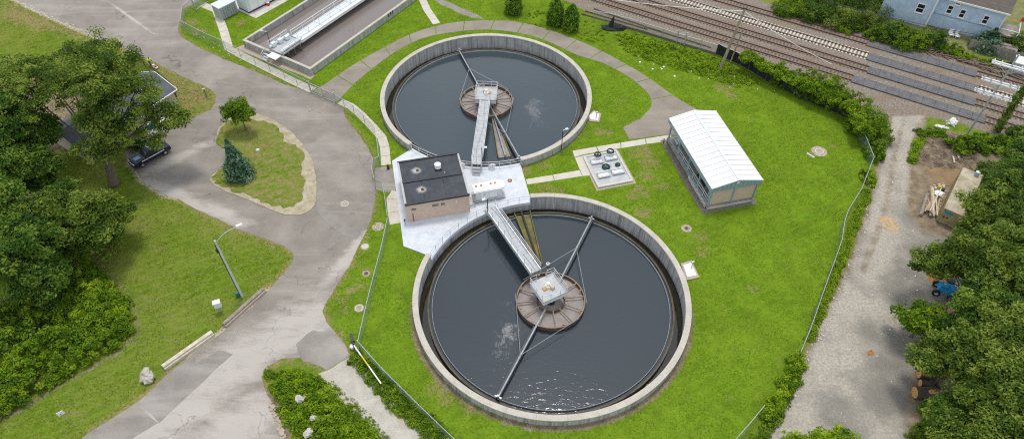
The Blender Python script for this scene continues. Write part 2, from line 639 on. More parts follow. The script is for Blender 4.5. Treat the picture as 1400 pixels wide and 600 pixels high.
def make_brick(name, rz):
    t = NT(name)
    p = t.rot(t.pos(True), -rz)
    # courses along the two wall directions: use the larger run as u
    sp = t.node('ShaderNodeSeparateXYZ')
    t.link(p, sp.inputs[0])
    cb = t.node('ShaderNodeCombineXYZ')
    t.link(t.math('ADD', sp.outputs[0], sp.outputs[1]), cb.inputs[0])
    t.link(sp.outputs[2], cb.inputs[1])
    b = t.node('ShaderNodeTexBrick')
    b.inputs['Scale'].default_value = 1.0
    b.inputs['Brick Width'].default_value = 0.40
    b.inputs['Row Height'].default_value = 0.20
    b.inputs['Mortar Size'].default_value = 0.02
    b.inputs['Color1'].default_value = (0.60, 0.42, 0.325, 1)
    b.inputs['Color2'].default_value = (0.67, 0.49, 0.385, 1)
    b.inputs['Mortar'].default_value = (0.60, 0.52, 0.43, 1)
    t.link(cb.outputs[0], b.inputs['Vector'])
    c = t.mix(t.ramp(t.noise(t.pos(True), 0.6, 6, 0.7), [(0.4, 0.0), (0.7, 0.35)]), b.outputs['Color'], (0.50, 0.36, 0.275))
    t.bump(b.outputs['Fac'], 0.3, 0.015)
    return t.done(c, 0.85, 0, 0.3)

def make_lines(name, c1, c2, pitch, axis_rot=0.0, axis=0, world=False, rough=0.6, width=0.12):
    """fine siding or shingle lines far too small to pick apart"""
    t = NT(name)
    p = t.rot(t.pos(world), axis_rot)
    sp = t.node('ShaderNodeSeparateXYZ')
    t.link(p, sp.inputs[0])
    fr = t.math('FRACT', t.math('DIVIDE', sp.outputs[axis], pitch))
    ln = t.ramp(fr, [(0.0, 1.0), (width, 0.0)])
    n = t.noise(t.pos(world), 1.4, 6, 0.7)
    c = t.ramp(n, [(0.3, tuple(x * 0.78 for x in c1)), (0.7, tuple(min(1, x * 1.18) for x in c1))])
    c = t.mix(ln, c, c2)
    return t.done(c, rough)

M = {}
M['ground'] = make_ground()
DUST = [(*(-25.47, 42.9), 9, 4.5, 0.6), (*(-30.57, 38.6), 12, 4.0, 0.75), (*(-34.52, 33.34), 13, 4.2, 0.85), (*(-27.94, 31.72), 8, 4, 0.5), (*(-47.6, 72.41), 7, 1.2, 0.75), (*(-44.42, 64.12), 8, 1.5, -0.5), (*(-38.8, 61.72), 6, 1.6, -0.5), (*(-68.27, 109.08), 9, 0.35, -0.72), (*(-20.07, 54.89), 7, 1.2, 1.1)]
M['asphalt'] = make_asphalt('worn_asphalt', (0.222, 0.195, 0.168), (0.305, 0.270, 0.234), (0.49, 0.45, 0.40), 0.35, spots=DUST)
M['patch'] = make_asphalt('patched_asphalt', (0.225, 0.200, 0.175), (0.33, 0.298, 0.262), (0.46, 0.425, 0.375), 0.6, False)
M['dusty'] = make_asphalt('dusty_apron', (0.36, 0.34, 0.305), (0.50, 0.475, 0.43), (0.58, 0.55, 0.50), 0.5, True)
M['drive'] = make_asphalt('driveway_slab', (0.225, 0.190, 0.152), (0.315, 0.272, 0.225), (0.40, 0.355, 0.30), 0.45, False)
M['path'] = make_concrete('path_concrete', (0.56, 0.51, 0.43), (0.68, 0.63, 0.545), (0.40, 0.35, 0.28), 0.35)
M['deck'] = make_concrete('deck_paint', (0.60, 0.635, 0.68), (0.74, 0.765, 0.80), (0.44, 0.465, 0.49), 0.55)
M['tankwall'] = make_concrete('tank_concrete', (0.36, 0.36, 0.345), (0.60, 0.595, 0.565), (0.085, 0.09, 0.10), 0.95, True)
M['coping'] = make_concrete('coping_concrete', (0.47, 0.43, 0.36), (0.62, 0.575, 0.50), (0.32, 0.28, 0.22), 0.4)
M['weir'] = make_concrete('weir_concrete', (0.10, 0.085, 0.055), (0.19, 0.165, 0.115), (0.045, 0.045, 0.03), 0.7)
M['curb'] = make_concrete('curb_concrete', (0.55, 0.52, 0.46), (0.70, 0.66, 0.60), (0.33, 0.29, 0.24), 0.5)
M['water'] = make_water('tank_water', (0.042, 0.058, 0.066), (0.24, 0.235, 0.23), 0.42, 0.735, 0.22, (7.3, -0.5, 3.4, 10, 0.1))
M['water2'] = make_water('dark_tank_water', (0.024, 0.034, 0.041), (0.24, 0.23, 0.22), 0.5, 0.735, 0.21, (-5.4, -4.2, 3.6, 9.5, 0.05))
M['trough'] = make_water('trough_water', (0.020, 0.016, 0.008), (0.06, 0.05, 0.03), 0.5, 0.62, 0.15)
M['liquor'] = make_water('brown_water', (0.200, 0.170, 0.152), (0.205, 0.145, 0.098), 0.65, 0.60, 0.10)
M['oakleaf'] = make_leaf('oak_leaf', (0.052, 0.104, 0.012), (0.150, 0.225, 0.026), (0.31, 0.38, 0.066), 0.38)
M['mapleleaf'] = make_leaf('maple_leaf', (0.034, 0.088, 0.011), (0.100, 0.190, 0.021), (0.24, 0.33, 0.046), 0.38)
M['oliveleaf'] = make_leaf('olive_leaf', (0.048, 0.096, 0.011), (0.142, 0.215, 0.025), (0.31, 0.385, 0.062), 0.38)
M['shrubleaf'] = make_leaf('shrub_leaf', (0.060, 0.130, 0.005), (0.140, 0.245, 0.010), (0.250, 0.350, 0.018), 0.32)
M['vineleaf'] = make_leaf('vine_leaf', (0.085, 0.170, 0.005), (0.195, 0.320, 0.009), (0.330, 0.450, 0.020), 0.35)
M['spruce'] = make_leaf('spruce_needle', (0.035, 0.090, 0.045), (0.080, 0.160, 0.085), (0.160, 0.245, 0.140), 0.12)
M['cedar'] = make_leaf('cedar_frond', (0.044, 0.105, 0.008), (0.098, 0.195, 0.014), (0.185, 0.290, 0.024), 0.2)
M['blade'] = make_leaf('grass_blade', (0.200, 0.210, 0.035), (0.175, 0.270, 0.014), (0.215, 0.355, 0.018), 0.4)
M['weed'] = make_leaf('weed_leaf', (0.13, 0.22, 0.006), (0.22, 0.35, 0.010), (0.33, 0.46, 0.022), 0.35)
M['bark'] = plain('bark', (0.16, 0.13, 0.10), 0.95, var=0.4, scale=4, bump=0.5)
M['galv'] = plain('galvanised_steel', (0.50, 0.53, 0.55), 0.45, 0.55, 0.15, 2)
M['wire'] = plain('fence_wire', (0.36, 0.42, 0.41), 0.5, 0.5, 0.1, 2)
M['alum'] = plain('aluminium', (0.66, 0.68, 0.69), 0.42, 0.35, 0.12, 2)
M['grate'] = make_lines('deck_grating', (0.50, 0.51, 0.51), (0.22, 0.22, 0.22), 0.11, 0.2, 0, True, 0.55, 0.3)
M['darkmetal'] = plain('dark_metal', (0.05, 0.052, 0.055), 0.5, 0.3, 0.3, 2)
M['rust'] = plain('rusty_steel', (0.165, 0.105, 0.072), 0.85, 0.1, 0.5, 3, (0.10, 0.065, 0.045))
M['rail'] = plain('rail_steel', (0.18, 0.098, 0.072), 0.6, 0.3, 0.3, 3)
M['railtop'] = plain('rail_head', (0.42, 0.36, 0.34), 0.35, 0.7, 0.2, 3)
M['sleeper'] = plain('timber_sleeper', (0.165, 0.112, 0.078), 0.95, 0, 0.55, 1.3)
M['csleeper'] = plain('concrete_sleeper', (0.57, 0.535, 0.45), 0.85, 0, 0.3, 2)
M['rubber'] = plain('crossing_rubber', (0.125, 0.128, 0.135), 0.8, 0, 0.3, 1.2, (0.20, 0.19, 0.175))
M['roofdark'] = plain('roof_membrane', (0.052, 0.060, 0.070), 0.75, 0, 0.35, 1.0, (0.085, 0.09, 0.098))
M['brick'] = make_brick('tan_brick', 0.234)
M['brick2'] = make_brick('tan_brick_shed', 0.251)
M['white'] = plain('white_paint', (0.80, 0.80, 0.79), 0.45, 0, 0.06, 0.8)
M['whitemetal'] = plain('white_metal_roof', (0.80, 0.80, 0.79), 0.4, 0, 0.06, 0.7, (0.68, 0.67, 0.64))
M['seam'] = plain('roof_seam', (0.73, 0.735, 0.74), 0.45, 0, 0.1, 1)
M['bluegrey'] = plain('blue_grey_steel', (0.30, 0.40, 0.47), 0.5, 0.1, 0.12, 1)
M['yellowtan'] = plain('container_tan', (0.42, 0.35, 0.16), 0.6, 0, 0.35, 1.2, (0.50, 0.47, 0.40))
M['conttop'] = plain('container_roof', (0.44, 0.375, 0.25), 0.7, 0, 0.45, 1.1, (0.60, 0.57, 0.50))
M['timber'] = plain('raw_timber', (0.50, 0.36, 0.22), 0.85, 0, 0.35, 2, (0.30, 0.24, 0.19))
M['greytimber'] = plain('weathered_timber', (0.30, 0.265, 0.22), 0.9, 0, 0.4, 2)
M['boarddark'] = plain('dark_board', (0.16, 0.14, 0.12), 0.9, 0, 0.4, 2)
M['palewood'] = plain('pale_timber', (0.60, 0.54, 0.43), 0.85, 0, 0.25, 2, (0.40, 0.34, 0.26))
M['pole'] = plain('pole_wood', (0.33, 0.29, 0.20), 0.9, 0, 0.35, 2)
M['cutwood'] = plain('fresh_cut_wood', (0.58, 0.33, 0.12), 0.85, 0, 0.3, 3)
M['logbark'] = plain('log_bark', (0.085, 0.066, 0.052), 0.95, 0, 0.4, 4, bump=0.5)
M['blackcloth'] = plain('black_screen', (0.018, 0.021, 0.026), 0.8, 0, 0.4, 1.2)
M['wellwood'] = plain('well_timber', (0.285, 0.22, 0.165), 0.85, 0, 0.4, 2, (0.19, 0.125, 0.085))
M['scum'] = make_concrete('scum_surface', (0.29, 0.255, 0.235), (0.42, 0.375, 0.35), (0.18, 0.14, 0.115), 0.5)
M['algae'] = plain('algae_trough', (0.17, 0.155, 0.05), 0.8, 0, 0.5, 1.1, (0.30, 0.17, 0.06))
M['pipe'] = plain('skimmer_pipe', (0.42, 0.45, 0.47), 0.4, 0.5, 0.25, 1.5)
M['navy'] = plain('navy_car_paint', (0.018, 0.026, 0.048), 0.22, 0.2, 0.1, 1, world=False)
M['glass'] = plain('dark_glass', (0.02, 0.025, 0.03), 0.08, 0, 0.1, 1, world=False)
M['tyre'] = plain('tyre_rubber', (0.02, 0.02, 0.02), 0.9, 0, 0.2, 4, world=False)
M['chrome'] = plain('bright_metal', (0.6, 0.6, 0.62), 0.25, 0.8, 0.1, 4, world=False)
M['siding'] = make_lines('blue_siding', (0.50, 0.62, 0.76), (0.38, 0.48, 0.60), 0.2, 0, 2, True, 0.6, 0.2)
M['shingle'] = make_lines('brown_shingle', (0.15, 0.125, 0.105), (0.095, 0.08, 0.07), 0.45, R(31), 1, True, 0.9, 0.18)
M['shingle2'] = make_lines('slate_shingle', (0.115, 0.125, 0.145), (0.075, 0.082, 0.095), 0.4, R(-30), 1, True, 0.9, 0.18)
M['tanwall'] = plain('tan_render', (0.52, 0.46, 0.36), 0.85, 0, 0.12, 1)
M['hivis'] = plain('hi_vis_vest', (0.62, 0.85, 0.05), 0.7, 0, 0.1, 5, world=False)
M['skin'] = plain('skin', (0.42, 0.26, 0.18), 0.6, 0, 0.1, 5, world=False)
M['trouser'] = plain('dark_trousers', (0.03, 0.032, 0.04), 0.85, 0, 0.2, 5, world=False)
M['red'] = plain('red_paint', (0.60, 0.05, 0.035), 0.5, 0, 0.15, 3)
M['blue'] = plain('bright_blue_paint', (0.02, 0.27, 0.55), 0.45, 0, 0.15, 2)
M['pink'] = plain('pink_plastic', (0.66, 0.33, 0.36), 0.6, 0, 0.15, 2)
M['orange'] = plain('orange_cap', (0.62, 0.23, 0.05), 0.6, 0, 0.2, 3)
M['rustorange'] = plain('rust_orange_bracket', (0.42, 0.20, 0.075), 0.7, 0, 0.3, 3)
M['green'] = plain('green_plastic', (0.03, 0.16, 0.09), 0.5, 0, 0.2, 3)
M['hose'] = plain('dark_green_hose', (0.012, 0.055, 0.055), 0.5, 0, 0.3, 3)
M['stone'] = make_concrete('boulder_stone', (0.42, 0.40, 0.36), (0.66, 0.63, 0.57), (0.30, 0.21, 0.13), 0.6)
M['iron'] = plain('cast_iron', (0.14, 0.115, 0.10), 0.8, 0.2, 0.35, 4, (0.24, 0.19, 0.15))
M['lid'] = plain('concrete_lid', (0.44, 0.36, 0.28), 0.85, 0, 0.2, 3)
M['shedskirt'] = plain('dark_gravel_strip', (0.20, 0.175, 0.145), 0.95, 0, 0.4, 3, (0.12, 0.105, 0.085))
M['shedfloor'] = plain('shed_floor_concrete', (0.30, 0.28, 0.25), 0.9, 0, 0.3, 1.2, (0.18, 0.165, 0.15))
M['polemetal'] = plain('painted_pole', (0.55, 0.57, 0.58), 0.5, 0.1, 0.12, 1)
M['bag'] = plain('white_plastic', (0.78, 0.77, 0.75), 0.5, 0, 0.1, 3)
M['greybox'] = plain('grey_box_paint', (0.42, 0.44, 0.45), 0.5, 0.1, 0.15, 2)
M['palesteel'] = plain('pale_insulated_panel', (0.66, 0.70, 0.72), 0.5, 0, 0.08, 1)
M['brush'] = plain('dead_brush', (0.22, 0.165, 0.12), 0.95, 0, 0.45, 3)
M['leaflitter'] = plain('orange_leaf_litter', (0.36, 0.17, 0.055), 0.95, 0, 0.4, 3)
M['leaflitter2'] = plain('wood_chips', (0.50, 0.36, 0.20), 0.95, 0, 0.35, 2.5, (0.42, 0.37, 0.30))
M['yellow'] = plain('yellow_paint', (0.70, 0.52, 0.06), 0.6, 0, 0.15, 3)

# ---------------------------------------------------------------- plan outlines, metres
C1, C2, RT = (-4.08, 86.18), (4.67, 48.0), 16.33
CZW = -0.95                        # water level in the round tanks
asphalt_poly = [(-125.84, 135.97), (-91.7, 114.87), (-83.06, 109.45), (-77.11, 105.94), (-70.82, 102.11), (-64.76, 98.66), (-58.61, 95.13), (-53.24, 91.55), (-47.79, 88.3), (-46.38, 86.62), (-46.03, 84.61), (-46.34, 83.0), (-48.54, 81.06), (-50.08, 79.34), (-51.59, 77.99), (-53.83, 76.66), (-55.68, 74.71), (-55.66, 72.98), (-54.4, 71.29), (-51.1, 67.61), (-47.51, 65.07), (-44.91, 64.12), (-42.39, 62.37), (-38.42, 60.41), (-35.04, 58.5), (-32.92, 57.63), (-29.27, 56.05), (-27.5, 54.73), (-27.32, 53.43), (-28.03, 51.35), (-29.42, 48.9), (-30.55, 46.44), (-33.07, 43.16), (-33.87, 42.18), (-36.28, 39.31), (-37.35, 37.66), (-39.52, 34.41), (-42.52, 31.26), (-43.53, 30.06), (-47.17, 25.9), (-20.73, 22.85), (-23.2, 30.15), (-24.65, 33.21), (-26.09, 35.07), (-27.16, 37.17), (-26.7, 38.62), (-25.54, 39.55), (-23.39, 39.74), (-20.24, 38.1), (-17.89, 39.95), (-18.76, 41.28), (-20.62, 43.42), (-21.48, 44.42), (-22.19, 45.96), (-22.04, 47.0), (-21.09, 50.04), (-19.98, 53.12), (-19.48, 55.85), (-18.91, 58.33), (-18.56, 60.51), (-18.45, 61.83), (-18.58, 65.65), (-19.11, 68.08), (-19.67, 69.99), (-19.88, 72.26), (-20.67, 74.12), (-22.08, 76.52), (-24.16, 79.49), (-25.38, 81.54), (-25.89, 83.3), (-27.52, 84.91), (-31.8, 87.65), (-36.65, 89.71), (-41.8, 93.01), (-47.1, 95.83), (-52.67, 99.39), (-57.26, 102.88), (-58.58, 105.37), (-59.81, 111.58), (-57.45, 115.12), (-52.92, 126.01), (-95.07, 147.93)]
island_poly = smooth_line([(-42.25, 81.96), (-40.88, 82.68), (-38.85, 82.16), (-36.3, 80.79), (-32.95, 78.1), (-30.06, 74.54), (-28.45, 71.75), (-27.3, 68.47), (-26.65, 65.61), (-26.44, 62.99), (-27.41, 61.52), (-29.0, 61.24), (-31.57, 61.89), (-34.36, 63.36), (-37.51, 64.85), (-40.05, 66.1), (-41.86, 67.8), (-41.25, 69.57), (-40.27, 71.22), (-41.36, 74.0), (-43.1, 76.39), (-43.77, 78.7)], 0.8, True)
drive_poly = [[(-31.61, 87.84), (-30.16, 89.36), (-26.55, 94.53), (-22.16, 99.59), (-17.65, 104.06), (-13.4, 106.62), (-8.33, 108.19), (-0.15, 108.25), (6.26, 105.6), (12.97, 100.92), (18.08, 96.06), (22.0, 91.64), (24.44, 88.19), (26.65, 85.43), (28.77, 83.28)], [(-27.44, 85.09), (-26.91, 86.01), (-24.78, 90.75), (-20.34, 97.89), (-15.86, 102.49), (-10.96, 104.56), (-5.0, 105.52), (-0.14, 104.86), (3.91, 103.3), (7.36, 100.88), (10.56, 98.1), (15.01, 95.62), (19.04, 91.62), (21.27, 87.8), (21.64, 85.39), (21.07, 83.59), (19.73, 81.82)]]
lawn_poly = [(-58.39, 115.11), (-59.84, 112.07), (-58.07, 105.38), (-56.94, 102.66), (-52.6, 99.17), (-46.99, 95.42), (-41.7, 92.61), (-36.56, 89.32), (-31.73, 87.27), (-27.45, 84.54), (-25.83, 82.95), (-24.88, 80.51), (-22.03, 76.19), (-20.62, 73.81), (-19.74, 71.95), (-18.78, 65.65), (-18.46, 60.51), (-18.9, 58.21), (-19.96, 53.0), (-21.07, 49.93), (-22.02, 46.9), (-21.48, 44.42), (-17.87, 39.86), (-14.0, 35.12), (-7.83, 30.21), (-3.48, 25.71), (18.69, 25.8), (22.34, 29.55), (28.13, 34.87), (33.17, 41.71), (37.22, 48.35), (41.95, 56.41), (44.29, 61.37), (47.54, 65.87), (51.42, 71.9), (52.01, 78.61), (50.81, 81.66), (45.01, 86.83), (41.05, 90.79), (38.05, 94.75), (34.07, 98.47), (28.02, 101.46), (22.68, 104.8), (19.79, 106.39), (14.31, 108.71), (11.87, 113.6), (3.96, 119.51), (-14.91, 132.22), (-55.94, 131.88)]
ballast_poly = [(-9.03, 132.26), (5.36, 120.33), (12.46, 112.35), (19.84, 106.86), (28.06, 101.68), (34.12, 98.69), (38.14, 95.16), (41.24, 91.57), (45.27, 87.76), (50.48, 83.42), (54.49, 82.03), (57.28, 82.05), (62.67, 82.43), (67.3, 80.73), (70.64, 78.38), (74.96, 76.12), (82.72, 70.87), (92.76, 77.2), (89.24, 88.6), (83.39, 93.23), (78.72, 96.04), (73.79, 98.74), (68.88, 101.97), (62.43, 106.23), (55.51, 109.73), (46.88, 114.62), (38.75, 121.13), (29.21, 132.57)]
gravel_poly = [(58.71, 83.82), (56.64, 79.98), (54.33, 75.35), (51.93, 70.39), (49.69, 66.03), (46.82, 60.86), (44.41, 56.79), (41.72, 52.27), (39.32, 48.91), (37.28, 46.55), (35.32, 43.68), (34.02, 41.23), (31.67, 37.78), (29.19, 34.45), (27.17, 31.95), (25.78, 29.96), (21.56, 25.81), (38.4, 25.88), (40.47, 30.41), (41.55, 33.66), (43.81, 37.12), (45.9, 40.81), (47.78, 44.74), (50.81, 47.35), (54.05, 49.85), (57.18, 52.92), (59.89, 55.89), (57.37, 57.6), (53.25, 58.58), (52.54, 62.21), (54.1, 66.05), (55.68, 69.67), (57.46, 73.79), (59.61, 77.99), (62.75, 82.08), (63.91, 83.85)]
soil_poly = [(61.27, 80.01), (65.47, 79.02), (68.02, 77.38), (74.41, 74.99), (88.04, 69.41), (65.52, 27.45), (35.89, 25.87), (36.73, 30.39), (40.06, 38.91), (43.66, 46.79), (46.52, 52.29), (48.52, 57.06), (52.19, 66.04), (55.58, 73.0), (58.46, 77.81)]
gravpath = [(-17.96, 39.86), (-14.14, 36.25), (-11.5, 33.68), (-7.83, 30.21), (-4.23, 26.44), (-8.84, 25.69), (-13.2, 30.19), (-15.4, 32.43), (-17.6, 34.25), (-19.66, 36.22), (-21.12, 37.64), (-20.24, 38.1)]
barren_left = [(-94.38, 114.85), (-91.7, 114.87), (-83.06, 109.45), (-77.11, 105.94), (-70.82, 102.11), (-64.76, 98.66), (-58.61, 95.13), (-53.24, 91.55), (-47.79, 88.3), (-46.03, 84.61), (-48.19, 82.81), (-51.66, 83.14), (-54.12, 87.13), (-60.05, 94.1), (-72.59, 101.21), (-81.49, 104.29), (-90.71, 107.48)]

# ---------------------------------------------------------------- ground: one sheet to the horizon, fine where the camera looks
def axis_steps(lo, hi, step, far):
    a = list(np.arange(lo, hi + 1e-6, step))
    d, x = step, lo
    left = []
    while x > -far:
        d *= 1.6
        x -= d
        left.append(x)
    d, x = step, hi
    right = []
    while x < far:
        d *= 1.6
        x += d
        right.append(x)
    return np.array(left[::-1] + a + right)

def smoothstep(x, a, b):
    t = np.clip((x - a) / (b - a), 0, 1)
    return t * t * (3 - 2 * t)

def area_mask(px, py, poly, soft):
    ins = inside(px, py, poly)
    d = edge_dist(px, py, poly)
    return smoothstep(np.where(ins, d, -d), -soft, soft)

DRY = [(g, r) for g, r in zip([(9.09, 78.68), (14.27, 78.05), (3.97, 65.78), (5.19, 66.35), (6.77, 65.79), (17.46, 65.85), (16.66, 65.01), (13.66, 56.88), (17.48, 62.02), (-4.99, 96.94), (-7.26, 93.24), (-11.8, 87.03), (-56.89, 107.73), (-54.74, 104.94), (-52.11, 108.24), (-47.97, 107.32), (-17.96, 51.74), (-18.34, 49.5), (-19.3, 48.84), (-20.4, 47.54), (-7.81, 36.01), (-6.78, 34.72), (-4.55, 33.46), (19.0, 74.19), (18.76, 69.02), (20.6, 66.86), (2.02, 70.11), (4.62, 71.02), (29.15, 49.4), (24.0, 55.11), (24.26, 57.55), (17.24, 85.73), (46.85, 75.31), (43.87, 73.87), (33.67, 89.2), (34.44, 87.32), (-11.77, 43.96), (-19.7, 45.97), (46.68, 94.2), (43.4, 90.8), (35.66, 93.12), (17.87, 73.56), (19.31, 71.72), (12.99, 78.37)], [1.6, 1.1, 1.4, 1.2, .9, 1.6, 1.3, 1.2, 1.6, 1.3, 1.1, 1.5, 1.8, 1.7, 1.4, 1.2, 1.0, 1.1, 1.0, .9, 1.6, 1.2, 1.0, 1.8, 1.5, 1.2, 1.2, 1.0, 1.0, 1.1, 1.2, .9, .9, 1.3, 1.8, 1.4, .7, .8, 1.0, 1.0, 1.4, 1.3, 1.8, 1.2])]

def ground_sheet():
    xs = axis_steps(-112, 122, 0.6, 900)
    ys = axis_steps(20, 138, 0.6, 900)
    X, Y = np.meshgrid(xs, ys)
    px, py = X.ravel(), Y.ravel()
    n = len(px)
    lush = area_mask(px, py, lawn_poly, 0.5)
    ball = area_mask(px, py, ballast_poly, 1.4)
    grav = np.maximum(area_mask(px, py, gravel_poly, 1.8), area_mask(px, py, gravpath, 0.8))
    soil = area_mask(px, py, soil_poly, 2.0) * 0.85
    dry = np.zeros(n)
    for (x, y), r in DRY:
        dry = np.maximum(dry, 0.58 * (1 - smoothstep(np.hypot(px - x, (py - y) * 1.2), r * 0.3, r * 1.6)))
    dry = np.maximum(dry, 0.62 * area_mask(px, py, barren_left, 2.0))
    rw = edge_dist(px, py, asphalt_poly)
    dry = np.maximum(dry, 0.55 * (1 - smoothstep(rw, 0.2, 1.3)))
    sand = 0.75 * (1 - smoothstep(edge_dist(px, py, [(-91.7, 114.87), (-83.06, 109.45), (-77.11, 105.94), (-70.82, 102.11)], False), 0.1, 1.4))
    sand = np.maximum(sand, 0.8 * (1 - smoothstep(edge_dist(px, py, [(-29.42, 48.9), (-30.55, 46.44), (-33.07, 43.16), (-33.87, 42.18), (-35.64, 39.87)], False), 0.1, 1.0)))
    sand = np.maximum(sand, 0.7 * (1 - smoothstep(edge_dist(px, py, [(-54.4, 71.29), (-51.1, 67.61), (-47.51, 65.07), (-45.49, 64.39)], False), 0.1, 1.2)))
    # worn earth beside the tank wall, under the fences and beneath the trees
    r2 = np.hypot(px - C2[0], py - C2[1])
    low = smoothstep(C2[1] - py, -6, 8)
    soil = np.maximum(soil, low * (1 - smoothstep(r2, RT + 0.25, RT + 1.0)))
    r1 = np.hypot(px - C1[0], py - C1[1])
    soil = np.maximum(soil, 0.55 * (1 - smoothstep(r1, RT + 0.1, RT + 0.7)))
    for q, r in zip([(-70.08, 74.63), (-65.25, 60.27), (-55.05, 46.32), (-53.65, 43.27), (-68.43, 83.04), (-59.71, 77.94), (-79.15, 86.6), (-54.78, 40.35), (63.63, 60.95), (55.35, 46.84), (49.8, 36.26), (53.29, 33.71), (60.72, 49.01)], [9, 8, 7, 7, 8, 6, 7, 7, 10, 9, 8, 9, 9]):
        soil = np.maximum(soil, 0.8 * (1 - smoothstep(np.hypot(px - q[0], py - q[1]), r * 0.5, r)))
    line = [(-53.08, 32.02), (-49.87, 34.96), (-46.47, 38.07), (-43.82, 40.59), (-42.58, 42.82), (-45.13, 47.42), (-49.23, 51.25), (-52.65, 54.13), (-55.37, 57.77)]
    soil = np.maximum(soil, 0.6 * (1 - smoothstep(edge_dist(px, py, line, False), 0.1, 0.7)))
    bank = area_mask(px, py, [(49.17, 123.97), (51.52, 113.39), (62.59, 106.69), (69.05, 102.41), (76.08, 98.33), (83.69, 93.83), (98.02, 85.87), (112.84, 102.05), (112.92, 124.46), (75.69, 139.24)], 2)
    soil = np.maximum(soil, 0.5 * bank)
    soil = np.maximum(soil, 0.9 * (1 - smoothstep(edge_dist(px, py, [(-25.99, 34.64), (-24.25, 32.14), (-22.81, 29.76)], False), 0.3, 1.2)))
    rut = 1 - smoothstep(edge_dist(px, py, [(59.3, 81.19), (56.04, 75.36), (53.05, 69.21), (49.61, 62.19), (46.46, 57.05), (43.27, 52.05)], False), 0.15, 1.0)
    grav = grav * (1 - 0.5 * rut)
    soil = np.maximum(soil, 0.8 * smoothstep(area_mask(px, py, gravel_poly, 2.2), 0.05, 0.5))
    lush = lush * (1 - 0.25 * smoothstep(edge_dist(px, py, [(14.31, 108.71), (19.79, 106.39), (28.02, 101.46), (34.07, 98.47), (41.05, 90.79)], False), 6, 1))
    grit = np.zeros(n)
    for q, r in zip([(48.58, 50.6), (46.18, 48.94), (51.93, 55.25), (44.0, 40.8), (41.82, 37.11), (41.86, 34.08), (39.61, 35.35), (34.49, 32.8), (54.81, 57.09), (53.49, 60.89), (42.7, 41.75), (41.14, 43.21)], [4, 3, 4, 4, 5, 4, 4, 4, 4, 3, 3, 2.5]):
        grit = np.maximum(grit, 0.75 * (1 - smoothstep(np.hypot(px - q[0], (py - q[1]) * 0.8), r * 0.2, r * 1.3)))
    a = np.stack([lush, dry, soil, np.ones(n)], 1)
    b = np.stack([grav, ball, sand, grit], 1)
    # holes for the two sunken tanks, inner edge pulled to the wall
    nx, ny = len(xs), len(ys)
    idx = np.arange(n).reshape(ny, nx)
    F = np.stack([idx[:-1, :-1], idx[:-1, 1:], idx[1:, 1:], idx[1:, :-1]], -1).reshape(-1, 4)
    co = np.stack([px, py, np.zeros(n)], 1)
    for c in (C1, C2):
        r = np.hypot(px - c[0], py - c[1])
        inn = r < RT - 0.3
        F = F[~inn[F].all(1)]
        k = inn & (r > 1)
        co[k, 0] = c[0] + (px[k] - c[0]) / r[k] * (RT - 0.3)
        co[k, 1] = c[1] + (py[k] - c[1]) / r[k] * (RT - 0.3)
    used = np.unique(F)
    re_ = np.full(n, -1)
    re_[used] = np.arange(len(used))
    # gentle unevenness away from built things
    me = array_mesh('ground', co[used], re_[F], M['ground'], {'cover_a': ('FLOAT_COLOR', a[used]), 'cover_b': ('FLOAT_COLOR', b[used])}, True)
    o = bpy.data.objects.new('ground', me)
    COL.objects.link(o)
    o['kind'] = 'structure'
    o['label'] = 'grass, soil and gravel ground of the treatment works'
ground_sheet()

# ---------------------------------------------------------------- roads and hard standing
struct('road', MB().prism(jitter(asphalt_poly, 0.16, 0.5, 3), -0.02, 0.015), M['asphalt'], label='worn grey asphalt access road')
struct('road_patch', MB().prism(jitter([(-39.46, 34.24), (-37.29, 37.48), (-35.58, 39.69), (-34.84, 38.86), (-32.77, 40.64), (-31.14, 40.08), (-32.18, 38.59), (-36.47, 31.85)], 0.08, 0.6, 5), 0.0, 0.028), M['patch'], label='darker patch of asphalt at the road edge')
struct('road_patch', MB().prism(jitter([(-24.4, 41.45), (-22.77, 43.21), (-20.76, 43.22), (-18.08, 40.14), (-20.26, 38.19), (-23.03, 39.19)], 0.35, 0.6, 6), 0.0, 0.028), M['patch'], label='grey asphalt tongue where the gravel track starts')
struct('road_patch', MB().prism(jitter([(-26.1, 63.27), (-25.24, 62.86), (-22.07, 60.24), (-19.61, 57.95), (-19.86, 57.08), (-21.64, 57.69), (-24.46, 60.22), (-26.24, 62.46)], 0.15, 0.6, 8), 0.0, 0.026), M['patch'], label='narrow mended trench across the road')
struct('road_patch', MB().prism(jitter([(-43.42, 30.7), (-39.75, 33.99), (-36.62, 31.85), (-38.69, 30.08), (-41.9, 27.02), (-45.9, 26.27)], 0.08, 0.6, 9), 0.0, 0.024), M['patch'], label='second darker strip of asphalt at the road edge')
struct('gravel_track', MB().prism(jitter(gravpath, 0.25, 0.5, 10), -0.02, 0.012), make_concrete('pale_gravel', (0.42, 0.385, 0.325), (0.60, 0.56, 0.49), (0.33, 0.28, 0.19), 0.5), label='pale gravel track beside the chain link fence')
struct('traffic_island', MB().prism(jitter(island_poly, 0.10, 0.5, 11), -0.02, 0.09), make_concrete('sandy_verge', (0.37, 0.31, 0.215), (0.54, 0.47, 0.35), (0.25, 0.22, 0.09), 0.8), label='sandy edge of the grass island in the road')
isl_c = (sum(p[0] for p in island_poly) / len(island_poly), sum(p[1] for p in island_poly) / len(island_poly))
inner = [(isl_c[0] + (p[0] - isl_c[0]) * (0.83 if p[0] > isl_c[0] else 0.93) - 0.4, isl_c[1] + (p[1] - isl_c[1]) * 0.9 + 0.1) for p in island_poly]
